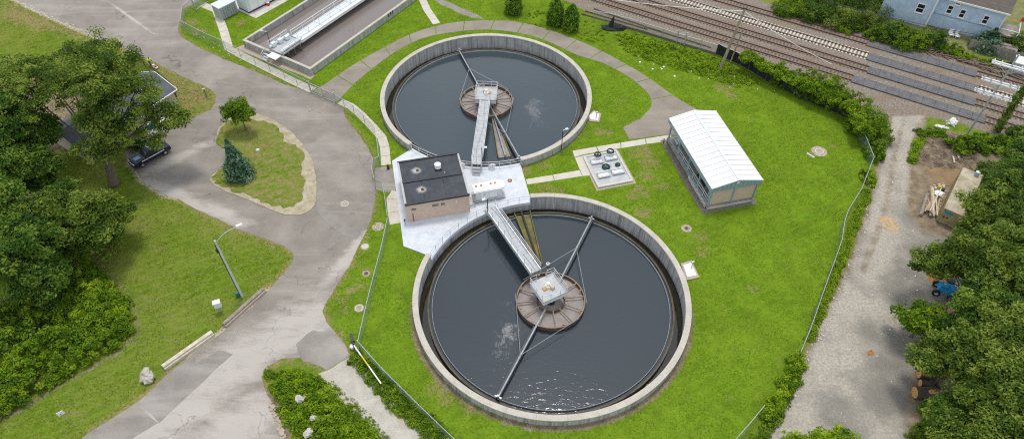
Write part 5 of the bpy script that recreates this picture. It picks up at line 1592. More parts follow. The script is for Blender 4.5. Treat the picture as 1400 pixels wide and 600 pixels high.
part('cable_span', MB().tube(catenary(wa, (top[0], top[1], 10.6), 0.9), 0.045, 5), M['white'], t)
part('cable_span', MB().tube(catenary((top[0], top[1], 10.6), (*(48.78, 88.44), 5.0), 0.35), 0.04, 5), M['white'], t)
rp0 = (66.58, 77.04)
pt = thing('crossarm_pole', 'steel pole with three double white crossarms beside the tracks', 'utility pole', rp0)
part('pole_shaft', MB().tube([(*rp0, 0), (*rp0, 14.5)], [0.16, 0.11], 10), M['galv'], pt)
cd = Vector((trk_dir.x, trk_dir.y, 0))
cn = Vector((-cd.y, cd.x, 0))
for z in (8.0, 9.9, 12.6):
    for sg in (-1, 1):
        c0 = Vector((*rp0, z)) + cn * (0.28 * sg)
        ca = part('crossarm', MB().beam(c0 - cd * 2.35, c0 + cd * 2.35, 0.20, 0.17), M['white'], pt)
        for k in (-2.1, -1.2, 1.2, 2.1):
            part('insulator', MB().lathe([(0.09, 0), (0.12, 0.08), (0.07, 0.14), (0.1, 0.2), (0.03, 0.28)], tuple(c0 + cd * k + Vector((0, 0, 0.08))), 8), M['white'] if z > 12 else M['greybox'], ca)
    for sg in (-1, 1):
        part('arm_brace', MB().beam(Vector((*rp0, z - 1.2)), Vector((*rp0, z - 0.1)) + cd * (sg * 1.5), 0.06, 0.06), M['galv'], pt)
vp0 = (72.0, 78.73)
vt = thing('vine_pole', 'old wooden pole wrapped in climbing vine right of the crossarm pole', 'utility pole', vp0)
part('pole_shaft', MB().tube([(*vp0, 0), (*vp0, 13.5)], [0.2, 0.14], 10), M['pole'], vt)
for k, (a, b, lab) in enumerate((((*(40.05, 107.1), 9.0), (*(76.76, 85.77), 9.0), 'dark overhead wire crossing in front of the blue house'), ((*(47.19, 100.65), 9.5), (*(77.23, 87.27), 9.5), 'thin upper overhead wire in front of the blue house'))):
    t = single('overhead_wire', MB().tube(catenary(a, b, 0.8), 0.035, 5), M['darkmetal'], lab, 'wire', 'wires by the blue house')

# ---------------------------------------------------------------- blue house
H0 = Vector((*(82.3, 102.5), 0))
hd = Vector((*(73.26, 107.94), 0)) - H0
hlen = hd.length
hd.normalize()
hn = Vector((-hd.y, hd.x, 0))
if hn.y < 0:
    hn = -hn
hrz = math.atan2(-hd.y, -hd.x)
def xp(a, b, z=0.0):
    """a along the front from its right hand corner, b back into the house"""
    q = H0 + hd * a + hn * b
    return (q.x, q.y, z)
bh = thing('blue_house', 'two storey blue clapboard house with brown shingle roof behind the railway', 'house', tuple(H0), hrz)
HE, HRD, HD = 5.6, 9.0, 8.6
FL = hlen
def slab_wall(p, q, z0, z1, th, mat, name='wall', label=None):
    return part(name, MB().beam((*p[:2], (z0 + z1) / 2), (*q[:2], (z0 + z1) / 2), th, z1 - z0), mat, bh, label=label)
slab_wall(xp(0, 0), xp(FL, 0), 0, HE, 0.2, M['siding'])
slab_wall(xp(0.1, 0.1), xp(0.1, HD - .1), 0, HE, 0.2, M['siding'])
slab_wall(xp(0, HD), xp(FL + 6, HD), 0, HE, 0.2, M['siding'])
slab_wall(xp(FL - 0.1, 0.1), xp(FL - 0.1, -1.1), 0, HE + 0.6, 0.2, M['siding'])
slab_wall(xp(FL, -1.2), xp(FL + 8, -1.2), 0, HE + 0.6, 0.2, M['siding'])
m = MB()
for b0, b1, z0, z1 in ((-0.45, HD / 2, HE - 0.1, HRD), (HD + 0.45, HD / 2, HE - 0.1, HRD)):
    v = [xp(-0.35, b0, z0), xp(FL + 0.0, b0, z0), xp(FL + 0.0, b1, z1), xp(-0.35, b1, z1)]
    v2 = [(a, b, c - 0.18) for a, b, c in v]
    m = MB().add(v + v2, [(0, 1, 2, 3), (7, 6, 5, 4), (0, 4, 5, 1), (1, 5, 6, 2), (2, 6, 7, 3), (3, 7, 4, 0)])
    part('roof', m, M['shingle'], bh)
for b0, b1, z0, z1 in ((-1.6, HD / 2, HE + 0.5, HRD + 0.1), (HD + 0.45, HD / 2, HE - 0.1, HRD + 0.1)):
    v = [xp(FL + 0.02, b0, z0), xp(FL + 8, b0, z0), xp(FL + 8, b1, z1), xp(FL + 0.02, b1, z1)]
    v2 = [(a, b, c - 0.18) for a, b, c in v]
    m = MB().add(v + v2, [(0, 1, 2, 3), (7, 6, 5, 4), (0, 4, 5, 1), (1, 5, 6, 2), (2, 6, 7, 3), (3, 7, 4, 0)])
    part('roof', m, M['shingle'], bh)
v = [xp(0.1, 0.1, HE), xp(0.1, HD - 0.1, HE), xp(0.1, HD / 2, HRD - 0.3)]
v2 = [tuple(Vector(a) + hd * 0.15) for a in v]
part('gable_wall', MB().add(v + v2, [(0, 1, 2), (5, 4, 3), (0, 3, 4, 1), (1, 4, 5, 2), (2, 5, 3, 0)]), M['siding'], bh)
part('eave_trim', MB().beam(xp(-0.35, -0.5, HE - 0.22), xp(FL, -0.5, HE - 0.22), 0.1, 0.26), M['white'], bh)
part('corner_trim', MB().beam(xp(0.02, -0.12, 0.1), xp(0.02, -0.12, HE - 0.35), 0.2, 0.08, tuple(hn)), M['white'], bh)
part('corner_trim', MB().beam(xp(FL + 0.05, -1.33, 0.1), xp(FL + 0.05, -1.33, HE + 0.3), 0.26, 0.08, tuple(hn)), M['white'], bh)
part('belt_course', MB().beam(xp(0.15, -0.13, 2.35), xp(FL - 0.1, -0.13, 2.35), 0.08, 0.12), M['bluegrey'], bh)
def window(parent, a, b, z, w, h, name='window'):
    """sash window on the front wall: frame pieces, sill, meeting rail, two panes"""
    cx = xp(a, b, z)
    fr = MB()
    for da in (-w / 2, w / 2):
        fr.beam(xp(a + da, b - 0.05, z - h / 2), xp(a + da, b - 0.05, z + h / 2), 0.16, 0.12, tuple(hn))
    for dz in (-h / 2, h / 2):
        fr.beam(xp(a - w / 2 - 0.08, b - 0.052, z + dz), xp(a + w / 2 + 0.08, b - 0.052, z + dz), 0.124, 0.16)
    f_ = part(name, fr, M['white'], parent)
    part('pane', MB().beam(xp(a - w / 2, b - 0.02, z + h * 0.25), xp(a + w / 2, b - 0.02, z + h * 0.25), 0.05, h * 0.46), M['glass'], f_)
    part('pane', MB().beam(xp(a - w / 2, b - 0.02, z - h * 0.25), xp(a + w / 2, b - 0.02, z - h * 0.25), 0.05, h * 0.46), M['glass'], f_)
    part('meeting_rail', MB().beam(xp(a - w / 2, b - 0.06, z), xp(a + w / 2, b - 0.06, z), 0.08, 0.09), M['white'], f_)
    part('sill', MB().beam(xp(a - w / 2 - 0.15, b - 0.1, z - h / 2 - 0.1), xp(a + w / 2 + 0.15, b - 0.1, z - h / 2 - 0.1), 0.2, 0.08), M['white'], f_)
window(bh, 2.5, -0.1, 3.45, 0.85, 1.45)
window(bh, 6.15, -0.1, 3.45, 0.85, 1.45)
window(bh, 8.2, -0.1, 3.6, 0.85, 1.45)
window(bh, 8.2 - 0.7, -0.1, 5.0, 0.8, 0.6)
window(bh, FL + 2.0, -1.3, 3.1, 1.25, 1.6)
window(bh, FL + 4.4, -1.3, 5.1, 1.1, 1.3)
pch = part('porch', MB().box(xp(-1.6, 2.2, 1.5), (2.9, 4.2, 0.25), hrz), M['greytimber'], bh)
for b in (0.2, 2.2, 4.2):
    part('porch_post', MB().beam(xp(-3.0, b, 0), xp(-3.0, b, 2.7), 0.12, 0.12), M['white'], pch)
part('porch_rail', MB().beam(xp(-3.0, 0.1, 2.6), xp(-3.0, 4.3, 2.6), 0.1, 0.1), M['white'], pch)
part('porch_rail', MB().beam(xp(-3.0, 0.1, 2.6), xp(-0.3, 0.1, 2.6), 0.1, 0.1), M['white'], pch)
part('lower_deck', MB().box(xp(-2.0, -2.0, 0.7), (3.8, 2.4, 0.2), hrz), M['greytimber'], bh)
part('lower_rail', MB().beam(xp(-3.8, -3.1, 1.6), xp(-0.3, -3.1, 1.6), 0.1, 0.12), M['greytimber'], bh)
t = thing('house_flag', 'small red and white cloth hanging at the porch of the blue house', 'cloth', xp(-3.0, 4.0, 2.8))
part('cloth', MB().box(xp(-3.1, 4.0, 3.1), (0.7, 0.06, 0.8), hrz + 0.5), M['red'], t)
part('staff', MB().tube([xp(-3.0, 4.2, 2.6), xp(-3.2, 4.0, 3.8)], 0.04, 6), M['white'], t)
# white garden chairs below the house
for k, (q, lab) in enumerate((((75.9, 104.03), 'left one of two white garden chairs below the blue house'), ((76.72, 103.58), 'right one of two white garden chairs below the blue house'))):
    t = thing('garden_chair', lab, 'chair', q, 0.4 * k, 'white garden chairs')
    part('seat', MB().box((*q, 0.45), (0.8, 0.8, 0.12), 0.4 * k), M['white'], t)
    part('backrest', MB().box((q[0], q[1] + 0.42, 0.8), (0.8, 0.1, 0.7), 0.4 * k), M['white'], t)
    for sx in (-0.33, 0.33):
        for sy in (-0.33, 0.33):
            part('leg', MB().beam((q[0] + sx, q[1] + sy, 0), (q[0] + sx, q[1] + sy, 0.4), 0.07, 0.07), M['white'], t)
# weathered board fence below the house
t = thing('board_fence', 'weathered brown board fence below the blue house', 'fence', (77.27, 100.49))
bf = [(77.27, 100.49), (79.55, 99.21), (81.94, 97.74), (84.05, 96.29), (86.61, 94.87)]
for a, b in zip(bf, bf[1:]):
    n = max(1, round(dist(a, b) / 0.62))
    for k in range(n):
        p0, p1 = lerp(a, b, (k + 0.03) / n), lerp(a, b, (k + 0.97) / n)
        hgt = 1.75 + 0.12 * math.sin(k * 2.3 + a[0])
        part('board', MB().beam((*p0, hgt / 2), (*p1, hgt / 2), 0.05, hgt), M['greytimber'], t)
# white shed roof piece at far right
q = (82.63, 93.63)
t = thing('site_box', 'pale corrugated metal box at the end of the board fence', 'box', q, hrz)
part('box_body', MB().box((*q, 1.0), (2.6, 2.2, 2.0), hrz), M['greybox'], t)
part('box_lid', MB().box((*q, 2.06), (2.8, 2.4, 0.12), hrz), M['white'], t)
for k in range(5):
    o_ = Vector((*q, 0)) + Vector((math.cos(hrz), math.sin(hrz), 0)) * (-1.05 + 0.52 * k) + Vector((math.sin(hrz), -math.cos(hrz), 0)) * 1.12
    part('side_rib', MB().box((o_.x, o_.y, 1.0), (0.1, 0.06, 1.9), hrz), M['palesteel'], t)

# ---------------------------------------------------------------- house under the oak, left
K0, K1 = Vector((*(-62.71, 73.04), 0)), Vector((*(-54.82, 86.34), 0))
ku = (K1 - K0).normalized()
kv = Vector((-ku.y, ku.x, 0))
krz = math.atan2(ku.y, ku.x)
KL = (K1 - K0).length
def kp(a, b, z=0.0):
    q = K0 + ku * a + kv * b
    return (q.x, q.y, z)
gh = thing('grey_roof_house', 'single storey house with slate grey roof, mostly under the oak', 'house', kp(KL / 2, 0), krz)
hw = 3.9
for a, b, sx, sy in ((KL / 2, -hw + .3, KL, 0.25), (KL / 2, hw - .3, KL, 0.25), (0.12, 0, 0.25, 2 * hw - 0.85), (KL - 0.12, 0, 0.25, 2 * hw - 0.85)):
    part('wall', MB().box(kp(a, b, 1.4), (sx, sy, 2.8), krz), M['tanwall'], gh)
for sg in (-1, 1):
    v = [kp(-0.5, sg * (hw + 0.25), 2.65), kp(KL + 0.5, sg * (hw + 0.25), 2.65), kp(KL + 0.5, 0, 4.3), kp(-0.5, 0, 4.3)]
    v2 = [(a, b, c - 0.14) for a, b, c in v]
    part('roof', MB().add(v + v2, [(0, 1, 2, 3), (7, 6, 5, 4), (0, 4, 5, 1), (1, 5, 6, 2), (2, 6, 7, 3), (3, 7, 4, 0)]), M['shingle2'], gh)
for a in (0.1, KL - 0.1):
    v = [kp(a, -hw + .3, 2.8), kp(a, hw - .3, 2.8), kp(a, 0, 4.1)]
    v2 = [tuple(Vector(q) + ku * 0.1) for q in v]
    part('gable_wall', MB().add(v + v2, [(0, 1, 2), (5, 4, 3), (0, 3, 4, 1), (1, 4, 5, 2), (2, 5, 3, 0)]), M['tanwall'], gh)
for sg in (-1, 1):
    part('rake_trim', MB().beam(kp(KL + 0.55, sg * (hw + 0.25), 2.6), kp(KL + 0.55, 0, 4.25), 0.1, 0.26), M['white'], gh)
part('gutter', MB().beam(kp(-0.5, -hw - 0.3, 2.6), kp(KL + 0.5, -hw - 0.3, 2.6), 0.14, 0.14), M['white'], gh)
part('vent_pipe', MB().lathe([(0.12, 0), (0.12, 0.5), (0.16, 0.52), (0.05, 0.6)], kp(KL - 3.2, -1.6, 3.5), 10), M['white'], gh)
part('door', MB().box(kp(KL / 2 + 2, -hw + 0.14, 1.05), (1.0, 0.08, 2.1), krz), M['white'], gh)
# black mesh fence around the house end
t = thing('mesh_fence', 'low black mesh fence behind the grey roofed house', 'fence', (-62.49, 92.28))
mf = [(-64.63, 90.49), (-62.41, 92.08), (-60.17, 94.1), (-56.57, 90.94), (-52.98, 87.51), (-52.14, 85.66), (-52.58, 84.57)]
for a, b in zip(mf, mf[1:]):
    part('fence_post', MB().tube([(*a, 0), (*a, 1.5)], 0.06, 6), M['darkmetal'], t)
    part('wire_mesh', chain_wire(a, b, 1.4, 0.15, 0.03), M['darkmetal'], t, stuff=True)
    part('fence_rail', MB().tube([(*a, 1.42), (*b, 1.42)], 0.035, 6), M['darkmetal'], t)
# things in the yard beside the pickup
for nm, lab, cat, q, mt, s, rz, h in (('patio_table', 'white rectangular table in the yard above the pickup', 'table', (-51.62, 80.01), 'white', (2.0, 1.1), 0.5, 0.8), ('storage_crate', 'blue crate among the clutter above the pickup', 'crate', (-54.11, 78.98), 'blue', (1.0, 0.9), 0.3, 0.7), ('storage_crate', 'pale cream crate nearest the house wall above the pickup', 'crate', (-54.86, 78.64), 'palewood', (1.3, 0.9), 0.7, 0.8), ('patio_table', 'grey slab table right behind the pickup bed', 'table', (-52.17, 77.16), 'greybox', (2.4, 1.4), 0.55, 0.75)):
    t = thing(nm, lab, cat, q, rz)
    if nm == 'patio_table':
        part('tabletop', MB().box((*q, h), (*s, 0.1), rz), M[mt], t)
        for sx in (-0.4, 0.4):
            for sy in (-0.4, 0.4):
                o_ = Matrix.Rotation(rz, 3, 'Z') @ Vector((sx * s[0], sy * s[1], 0))
                part('leg', MB().beam((q[0] + o_.x, q[1] + o_.y, 0.0), (q[0] + o_.x, q[1] + o_.y, h - 0.05), 0.08, 0.08), M[mt], t)
    else:
        part('crate_body', MB().box((*q, h / 2), (*s, h), rz, 1.06), M[mt], t)
        part('crate_lid', MB().box((*q, h + 0.04), (s[0] * 1.1, s[1] * 1.1, 0.08), rz), M['white'] if mt == 'blue' else M[mt], t)
q = (-52.45, 80.86)
t = thing('parasol', 'folded white parasol leaning over the yard table', 'parasol', q)
part('mast', MB().tube([(*q, 0), (q[0] - 0.5, q[1] + 0.4, 2.6)], 0.05, 6), M['greybox'], t)
part('canopy', MB().tube([(q[0] - 0.2, q[1] + 0.15, 1.0), (q[0] - 0.35, q[1] + 0.28, 1.6), (q[0] - 0.52, q[1] + 0.42, 2.7)], [0.3, 0.22, 0.05], 8), M['white'], t)

# ---------------------------------------------------------------- pickup truck
P0, P1 = (-53.11, 70.37), (-49.84, 74.09)
pz = ang(P0, P1)
tk = thing('pickup_truck', 'dark navy pickup truck parked under the oak', 'pickup truck', lerp(P0, P1, .5), pz)
def local(name, mb, mat, parent, **k):
    return part(name, mb, mat, parent, world=False, **k)
TW = 0.95
# side profile (x from front, z), front of the truck at -x
def extrude_profile(prof, w, w_top=None, ztop=None):
    m = MB()
    n = len(prof)
    vs = []
    for sg in (-1, 1):
        for x, z in prof:
            ww = w if not w_top or z < ztop else w_top
            vs.append((x, sg * ww, z))
    fs = [tuple(range(n)), tuple(range(2 * n - 1, n - 1, -1))]
    for i in range(n):
        j = (i + 1) % n
        fs.append((i, i + n, j + n, j))
    return m.add(vs, fs)
body = [(-2.72, 0.42), (-2.76, 0.75), (-2.68, 0.98), (-2.45, 1.08), (-1.35, 1.16), (-0.95, 1.18), (0.9, 1.18), (0.92, 1.16), (2.72, 1.16), (2.76, 0.6), (2.6, 0.45), (2.25, 0.42), (2.1, 0.72), (1.75, 0.82), (1.4, 0.72), (1.25, 0.42), (-1.2, 0.42), (-1.35, 0.72), (-1.7, 0.82), (-2.05, 0.72), (-2.2, 0.42)]
def bevel(o, w=0.05):
    b = o.modifiers.new('bevel', 'BEVEL')
    b.width = w
    b.segments = 2
    b.limit_method = 'ANGLE'
    return o
bevel(local('body', extrude_profile(body, TW), M['navy'], tk))
cabp = [(-1.0, 1.15), (-0.35, 1.74), (0.0, 1.80), (0.75, 1.78), (0.98, 1.15)]
bevel(local('cab', extrude_profile(cabp, TW - 0.04, TW - 0.2, 1.5), M['navy'], tk))
local('windscreen', MB().add([(-0.96, -0.8, 1.2), (-0.96, 0.8, 1.2), (-0.37, 0.68, 1.74), (-0.37, -0.68, 1.74)], [(0, 1, 2, 3)]).add([(-1.0, -0.8, 1.22), (-1.0, 0.8, 1.22), (-0.41, 0.68, 1.76), (-0.41, -0.68, 1.76)], [(3, 2, 1, 0)]), M['glass'], tk)
local('rear_window', MB().beam((0.94, -0.66, 1.45), (0.94, 0.66, 1.45), 0.06, 0.38, (0, 0, 1)), M['glass'], tk)
for sg in (-1, 1):
    local('side_window', MB().add([(-0.72, sg * 0.94, 1.22), (0.78, sg * 0.94, 1.22), (0.66, sg * 0.79, 1.68), (-0.3, sg * 0.79, 1.68)], [(0, 1, 2, 3) if sg < 0 else (3, 2, 1, 0)]), M['glass'], tk)
    local('side_stripe', MB().box((0.1, sg * (TW + 0.008), 0.95), (3.4, 0.03, 0.13)), M['bag'], tk)
    local('headlight', MB().box((-2.66, sg * 0.72, 0.86), (0.18, 0.36, 0.2)), M['chrome'], tk)
    local('mirror', MB().box((-0.7, sg * 1.08, 1.25), (0.14, 0.22, 0.18)), M['darkmetal'], tk)
    for x in (-1.7, 1.75):
        w_ = local('wheel', MB().tube([(x, sg * 0.72, 0.38), (x, sg * 0.76, 0.38), (x, sg * 0.95, 0.38), (x, sg * 0.98, 0.38)], [0.33, 0.38, 0.38, 0.33], 18), M['tyre'], tk)
        local('rim', MB().tube([(x, sg * 0.96, 0.38), (x, sg * 0.995, 0.38)], 0.21, 12), M['chrome'], w_)
local('bonnet_stripe', MB().box((-1.75, 0, 1.145), (0.9, 0.7, 0.03)), M['bluegrey'], tk)
local('bed_floor', MB().box((1.82, 0, 1.165), (1.6, 1.62, 0.02)), M['darkmetal'], tk)
local('grille', MB().box((-2.755, 0, 0.72), (0.05, 1.1, 0.24)), M['chrome'], tk)
local('bumper', MB().box((-2.78, 0, 0.48), (0.16, 1.8, 0.2)), M['darkmetal'], tk)
local('roof_light', MB().box((0.25, 0, 1.85), (0.3, 1.1, 0.12)), M['white'], tk)

# ---------------------------------------------------------------- person with a mower at the road edge
pq = Vector((*(-59.42, 94.51), 0))
pe = thing('person', 'person in yellow vest and dark trousers leaning over a mower at the road edge', 'person', tuple(pq), R(-35))
def skin_figure(name, joints, edges, mat, parent, sub=2):
    me = bpy.data.meshes.new(name)
    me.from_pydata([j[0] for j in joints], edges, [])
    me.materials.append(mat)
    o = bpy.data.objects.new(name, me)
    COL.objects.link(o)
    o.parent = parent
    sk = o.modifiers.new('skin', 'SKIN')
    sv_ = me.skin_vertices[0].data if me.skin_vertices else None
    if sv_ is None:
        me.attributes.new('skin', 'FLOAT', 'POINT')
    else:
        for i, j in enumerate(joints):
            sv_[i].radius = (j[1], j[1] * (j[2] if len(j) > 2 else 1))
        sv_[0].use_root = True
    s2 = o.modifiers.new('subdivision', 'SUBSURF')
    s2.levels = s2.render_levels = sub
    return o
def figure_mesh(name, chains, mat, parent):
    """continuous limbs as tapered tubes that share joints, for a figure a few pixels tall"""
    m = MB()
    for pts, rs in chains:
        m.tube(pts, rs, 8)
    return part(name, m, mat, parent, world=False, smooth=True)
# body leaning forward along +x, hands on the mower handle at x 0.62
hip = (0, 0, 0.93)
chest = (0.24, 0, 1.34)
body_m = MB()
jt = [((0, 0, 0.92), 0.145), ((0.12, 0, 1.14), 0.14), ((0.25, 0, 1.36), 0.155), ((0.31, 0, 1.47), 0.065), ((0.37, 0, 1.57), 0.085), ((0.39, 0, 1.70), 0.085),
      ((0.22, 0.2, 1.38), 0.07), ((0.36, 0.24, 1.13), 0.052), ((0.60, 0.2, 1.0), 0.038), ((0.68, 0.19, 0.99), 0.04),
      ((0.22, -0.2, 1.38), 0.07), ((0.36, -0.24, 1.13), 0.052), ((0.60, -0.2, 1.0), 0.038), ((0.68, -0.19, 0.99), 0.04),
      ((0.0, 0.10, 0.86), 0.11), ((0.10, 0.12, 0.48), 0.075), ((-0.10, 0.12, 0.09), 0.05), ((0.08, 0.13, 0.04), 0.045),
      ((0.0, -0.10, 0.86), 0.11), ((0.22, -0.12, 0.50), 0.075), ((0.20, -0.12, 0.09), 0.05), ((0.38, -0.13, 0.04), 0.045)]
ed = [(0, 1), (1, 2), (2, 3), (3, 4), (4, 5), (2, 6), (6, 7), (7, 8), (8, 9), (2, 10), (10, 11), (11, 12), (12, 13), (0, 14), (14, 15), (15, 16), (16, 17), (0, 18), (18, 19), (19, 20), (20, 21)]
me = bpy.data.meshes.new('body')
me.from_pydata([j[0] for j in jt], ed, [])
me.materials.append(M['trouser'])
body_o = bpy.data.objects.new('body', me)
COL.objects.link(body_o)
body_o.parent = pe
sk = body_o.modifiers.new('skin', 'SKIN')
if not me.skin_vertices:
    bpy.context.view_layer.objects.active = body_o
    bpy.ops.mesh.customdata_skin_add()
for i, j in enumerate(jt):
    me.skin_vertices[0].data[i].radius = (j[1], j[1])
me.skin_vertices[0].data[0].use_root = True
s2 = body_o.modifiers.new('subdivision', 'SUBSURF')
s2.levels = s2.render_levels = 1
local('vest', MB().tube([(-0.02, 0, 0.86), (0.06, 0, 1.02), (0.14, 0, 1.16), (0.26, 0, 1.37), (0.30, 0, 1.46)], [0.19, 0.185, 0.19, 0.215, 0.10], 14), M['hivis'], pe, smooth=True)
local('vest_sleeve', MB().tube([(0.23, 0.14, 1.39), (0.29, 0.23, 1.27), (0.36, 0.24, 1.14)], [0.11, 0.09, 0.075], 10).tube([(0.23, -0.14, 1.39), (0.29, -0.23, 1.27), (0.36, -0.24, 1.14)], [0.11, 0.09, 0.075], 10), M['hivis'], pe, smooth=True)
local('face', MB().blob((0.415, 0, 1.63), (0.085, 0.075, 0.105), 2, 2, 0.05).blob((0.505, 0, 1.62), (0.022, 0.016, 0.024), 1, 1, 0.0), M['skin'], pe, smooth=True)
local('hair', MB().blob((0.375, 0, 1.69), (0.105, 0.095, 0.085), 3, 2, 0.06), M['trouser'], pe, smooth=True)
hd_m = MB()
for sg in (-1, 1):
    hd_m.blob((0.70, sg * 0.19, 0.99), (0.05, 0.04, 0.025), 1, 1, 0.0)
    for f_ in range(4):
        y = sg * 0.19 + (f_ - 1.5) * 0.02
        hd_m.tube([(0.73, y, 1.0), (0.765 - 0.004 * abs(f_ - 1.5), y, 0.985), (0.76, y, 0.955)], [0.010, 0.009, 0.007], 5)
    hd_m.tube([(0.69, sg * 0.155, 0.99), (0.72, sg * 0.135, 0.975), (0.74, sg * 0.14, 0.96)], [0.011, 0.010, 0.008], 5)
local('hands', hd_m, M['skin'], pe, smooth=True)
mw = thing('lawn_mower', 'white and red push mower in front of the person in the vest', 'mower', (pq.x, pq.y, 0), R(-35), None)
local('mower_deck', MB().box((1.35, 0, 0.24), (0.75, 0.55, 0.2), 0, 0.85), M['bag'], mw)
local('engine', MB().lathe([(0.18, 0), (0.2, 0.14), (0.12, 0.24)], (1.4, 0, 0.34), 12), M['red'], mw)
local('grass_bag', MB().box((0.98, 0, 0.42), (0.4, 0.42, 0.36), 0, 0.8), M['bag'], mw)
for sg in (-1, 1):
    local('handle_bar', MB().tube([(1.1, sg * 0.22, 0.3), (0.75, sg * 0.24, 0.97)], 0.025, 6), M['galv'], mw)
    for x in (1.08, 1.62):
        local('wheel', MB().tube([(x, sg * 0.27, 0.12), (x, sg * 0.34, 0.12)], 0.12, 12), M['tyre'], mw)
local('handle_grip', MB().tube([(0.75, -0.24, 0.97), (0.75, 0.24, 0.97)], 0.025, 6), M['darkmetal'], mw)

# ---------------------------------------------------------------- street light, boxes, barriers, boulder, sign
lp = (-32.06, 47.91)
t = thing('street_light', 'tall grey street light with a long arm on the left lawn', 'street light', lp)
part('pole_shaft', MB().tube([(*lp, 0), (lp[0], lp[1], 10.3)], [0.15, 0.10], 10), M['polemetal'], t)
at_ = (*(-29.91, 49.5), 10.9)
part('arm', MB().tube([(lp[0], lp[1], 10.0), lerp((lp[0], lp[1], 10.6), at_, .45), at_], 0.05, 6), M['galv'], t)
av = Vector(at_) - Vector((lp[0], lp[1], 10.9))
part('lamp_head', MB().box((at_[0] + av.x * 0.08, at_[1] + av.y * 0.08, at_[2]), (0.75, 0.34, 0.16), math.atan2(av.y, av.x), 0.8), M['white'], t)
part('conduit', MB().tube([(lp[0] - 0.22, lp[1], 0.1), (lp[0] - 0.22, lp[1], 9.6)], 0.045, 5), M['darkmetal'], t)
part('bracket', MB().box((lp[0] - 0.2, lp[1], 8.6), (0.35, 0.2, 0.6)), M['darkmetal'], t)
q = (-32.61, 48.02)
t = thing('service_box', 'small green service box at the foot of the street light', 'service box', q)
part('box_body', MB().box((*q, 0.35), (0.38, 0.38, 0.7), 0.3, 0.9), M['green'], t)
part('box_lid', MB().box((*q, 0.73), (0.42, 0.42, 0.08), 0.3), M['green'], t)
q = (-34.1, 45.9)
t = thing('meter_box', 'pale grey meter box on a post in the left lawn', 'meter box', q)
part('box_body', MB().box((*q, 1.35), (0.75, 0.5, 0.85), 0.35), M['palesteel'], t)
part('box_hood', MB().box((q[0], q[1], 1.8), (0.85, 0.62, 0.08), 0.35), M['white'], t)
part('post', MB().box((*q, 0.48), (0.3, 0.3, 0.95), 0.35), M['galv'], t)
def barrier(a, b, lab, w, h, mat, mat2, nseg):
    t = thing('kerb_barrier', lab, 'barrier', a, 0, 'low barriers along the road')
    for k in range(nseg):
        p, q = lerp(a, b, (k + 0.004) / nseg), lerp(a, b, (k + 0.996) / nseg)
        part('barrier_block', MB().beam((*p, h * 0.3), (*q, h * 0.3), w, h * 0.6), mat2, t)
        o = bevel(part('barrier_top', MB().beam((*p, h * 0.8), (*q, h * 0.8), w * 0.55, h * 0.42), mat, t), 0.03)
    return t
barrier((-33.07, 43.76), (-29.68, 48.9), 'brown grey concrete barrier on the lawn edge near the street light', 0.75, 0.55, M['greytimber'], M['lid'], 1)
barrier((-38.17, 38.2), (-34.04, 42.76), 'long pale barrier beside the boulder at the road edge', 0.8, 0.6, M['palewood'], M['palewood'], 1)
q = (-39.44, 37.02)
t = thing('boulder', 'pale craggy boulder on the grass past the barrier end', 'boulder', q)
part('rock', MB().blob((*q, 0.45), (0.75, 0.7, 0.65), 11, 2, 0.55), M['stone'], t)
part('rock_slab', MB().blob((q[0] + 0.3, q[1] - 0.35, 0.4), (0.55, 0.45, 0.5), 5, 1, 0.5), M['stone'], t)
q = (-45.62, 31.81)
t = thing('road_sign', 'small square sign seen from behind on a leaning post at lower left', 'sign', q)
part('post', MB().tube([(*q, 0), (q[0] - 0.1, q[1], 2.1)], 0.045, 6), M['galv'], t)
part('sign_plate', MB().box((q[0] - 0.1, q[1] + 0.06, 2.05), (0.6, 0.05, 0.6), 0.7), M['white'], t)
# barrier gate arm lying open by the gravel track
q = (-17.61, 40.81)
t = thing('barrier_arm', 'yellow and white swing barrier pole at the start of the gravel track', 'barrier arm', q)
e = (-13.91, 36.02)
part('post', MB().tube([(*q, 0), (*q, 1.3)], 0.11, 8), M['darkmetal'], t)
for k in range(7):
    a, b = lerp((*q, 0.95), (*e, 0.9), k / 7), lerp((*q, 0.95), (*e, 0.9), (k + 1) / 7)
    part('arm_section', MB().beam(a, b, 0.13, 0.13), M['yellow'] if k in (2, 3) else M['alum'], t)
part('counterweight', MB().box((q[0] - 0.3, q[1] + 0.9, 0.9), (0.35, 1.1, 0.35), 0.4), M['darkmetal'], t)
part('support_brace', MB().beam((*q, 0.2), lerp((*q, 0.85), (*e, 0.85), .5), 0.07, 0.07), M['alum'], t)
q = (-17.83, 40.9)
t = thing('white_bucket', 'small white bucket beside the swing barrier post', 'bucket', q)
part('bucket_body', MB().lathe([(0.2, 0), (0.26, 0.5)], (*q, 0), 12), M['bag'], t)
part('bucket_rim', MB().ring(q, 0.24, 0.29, 0.48, 0.54, n=14), M['white'], t)
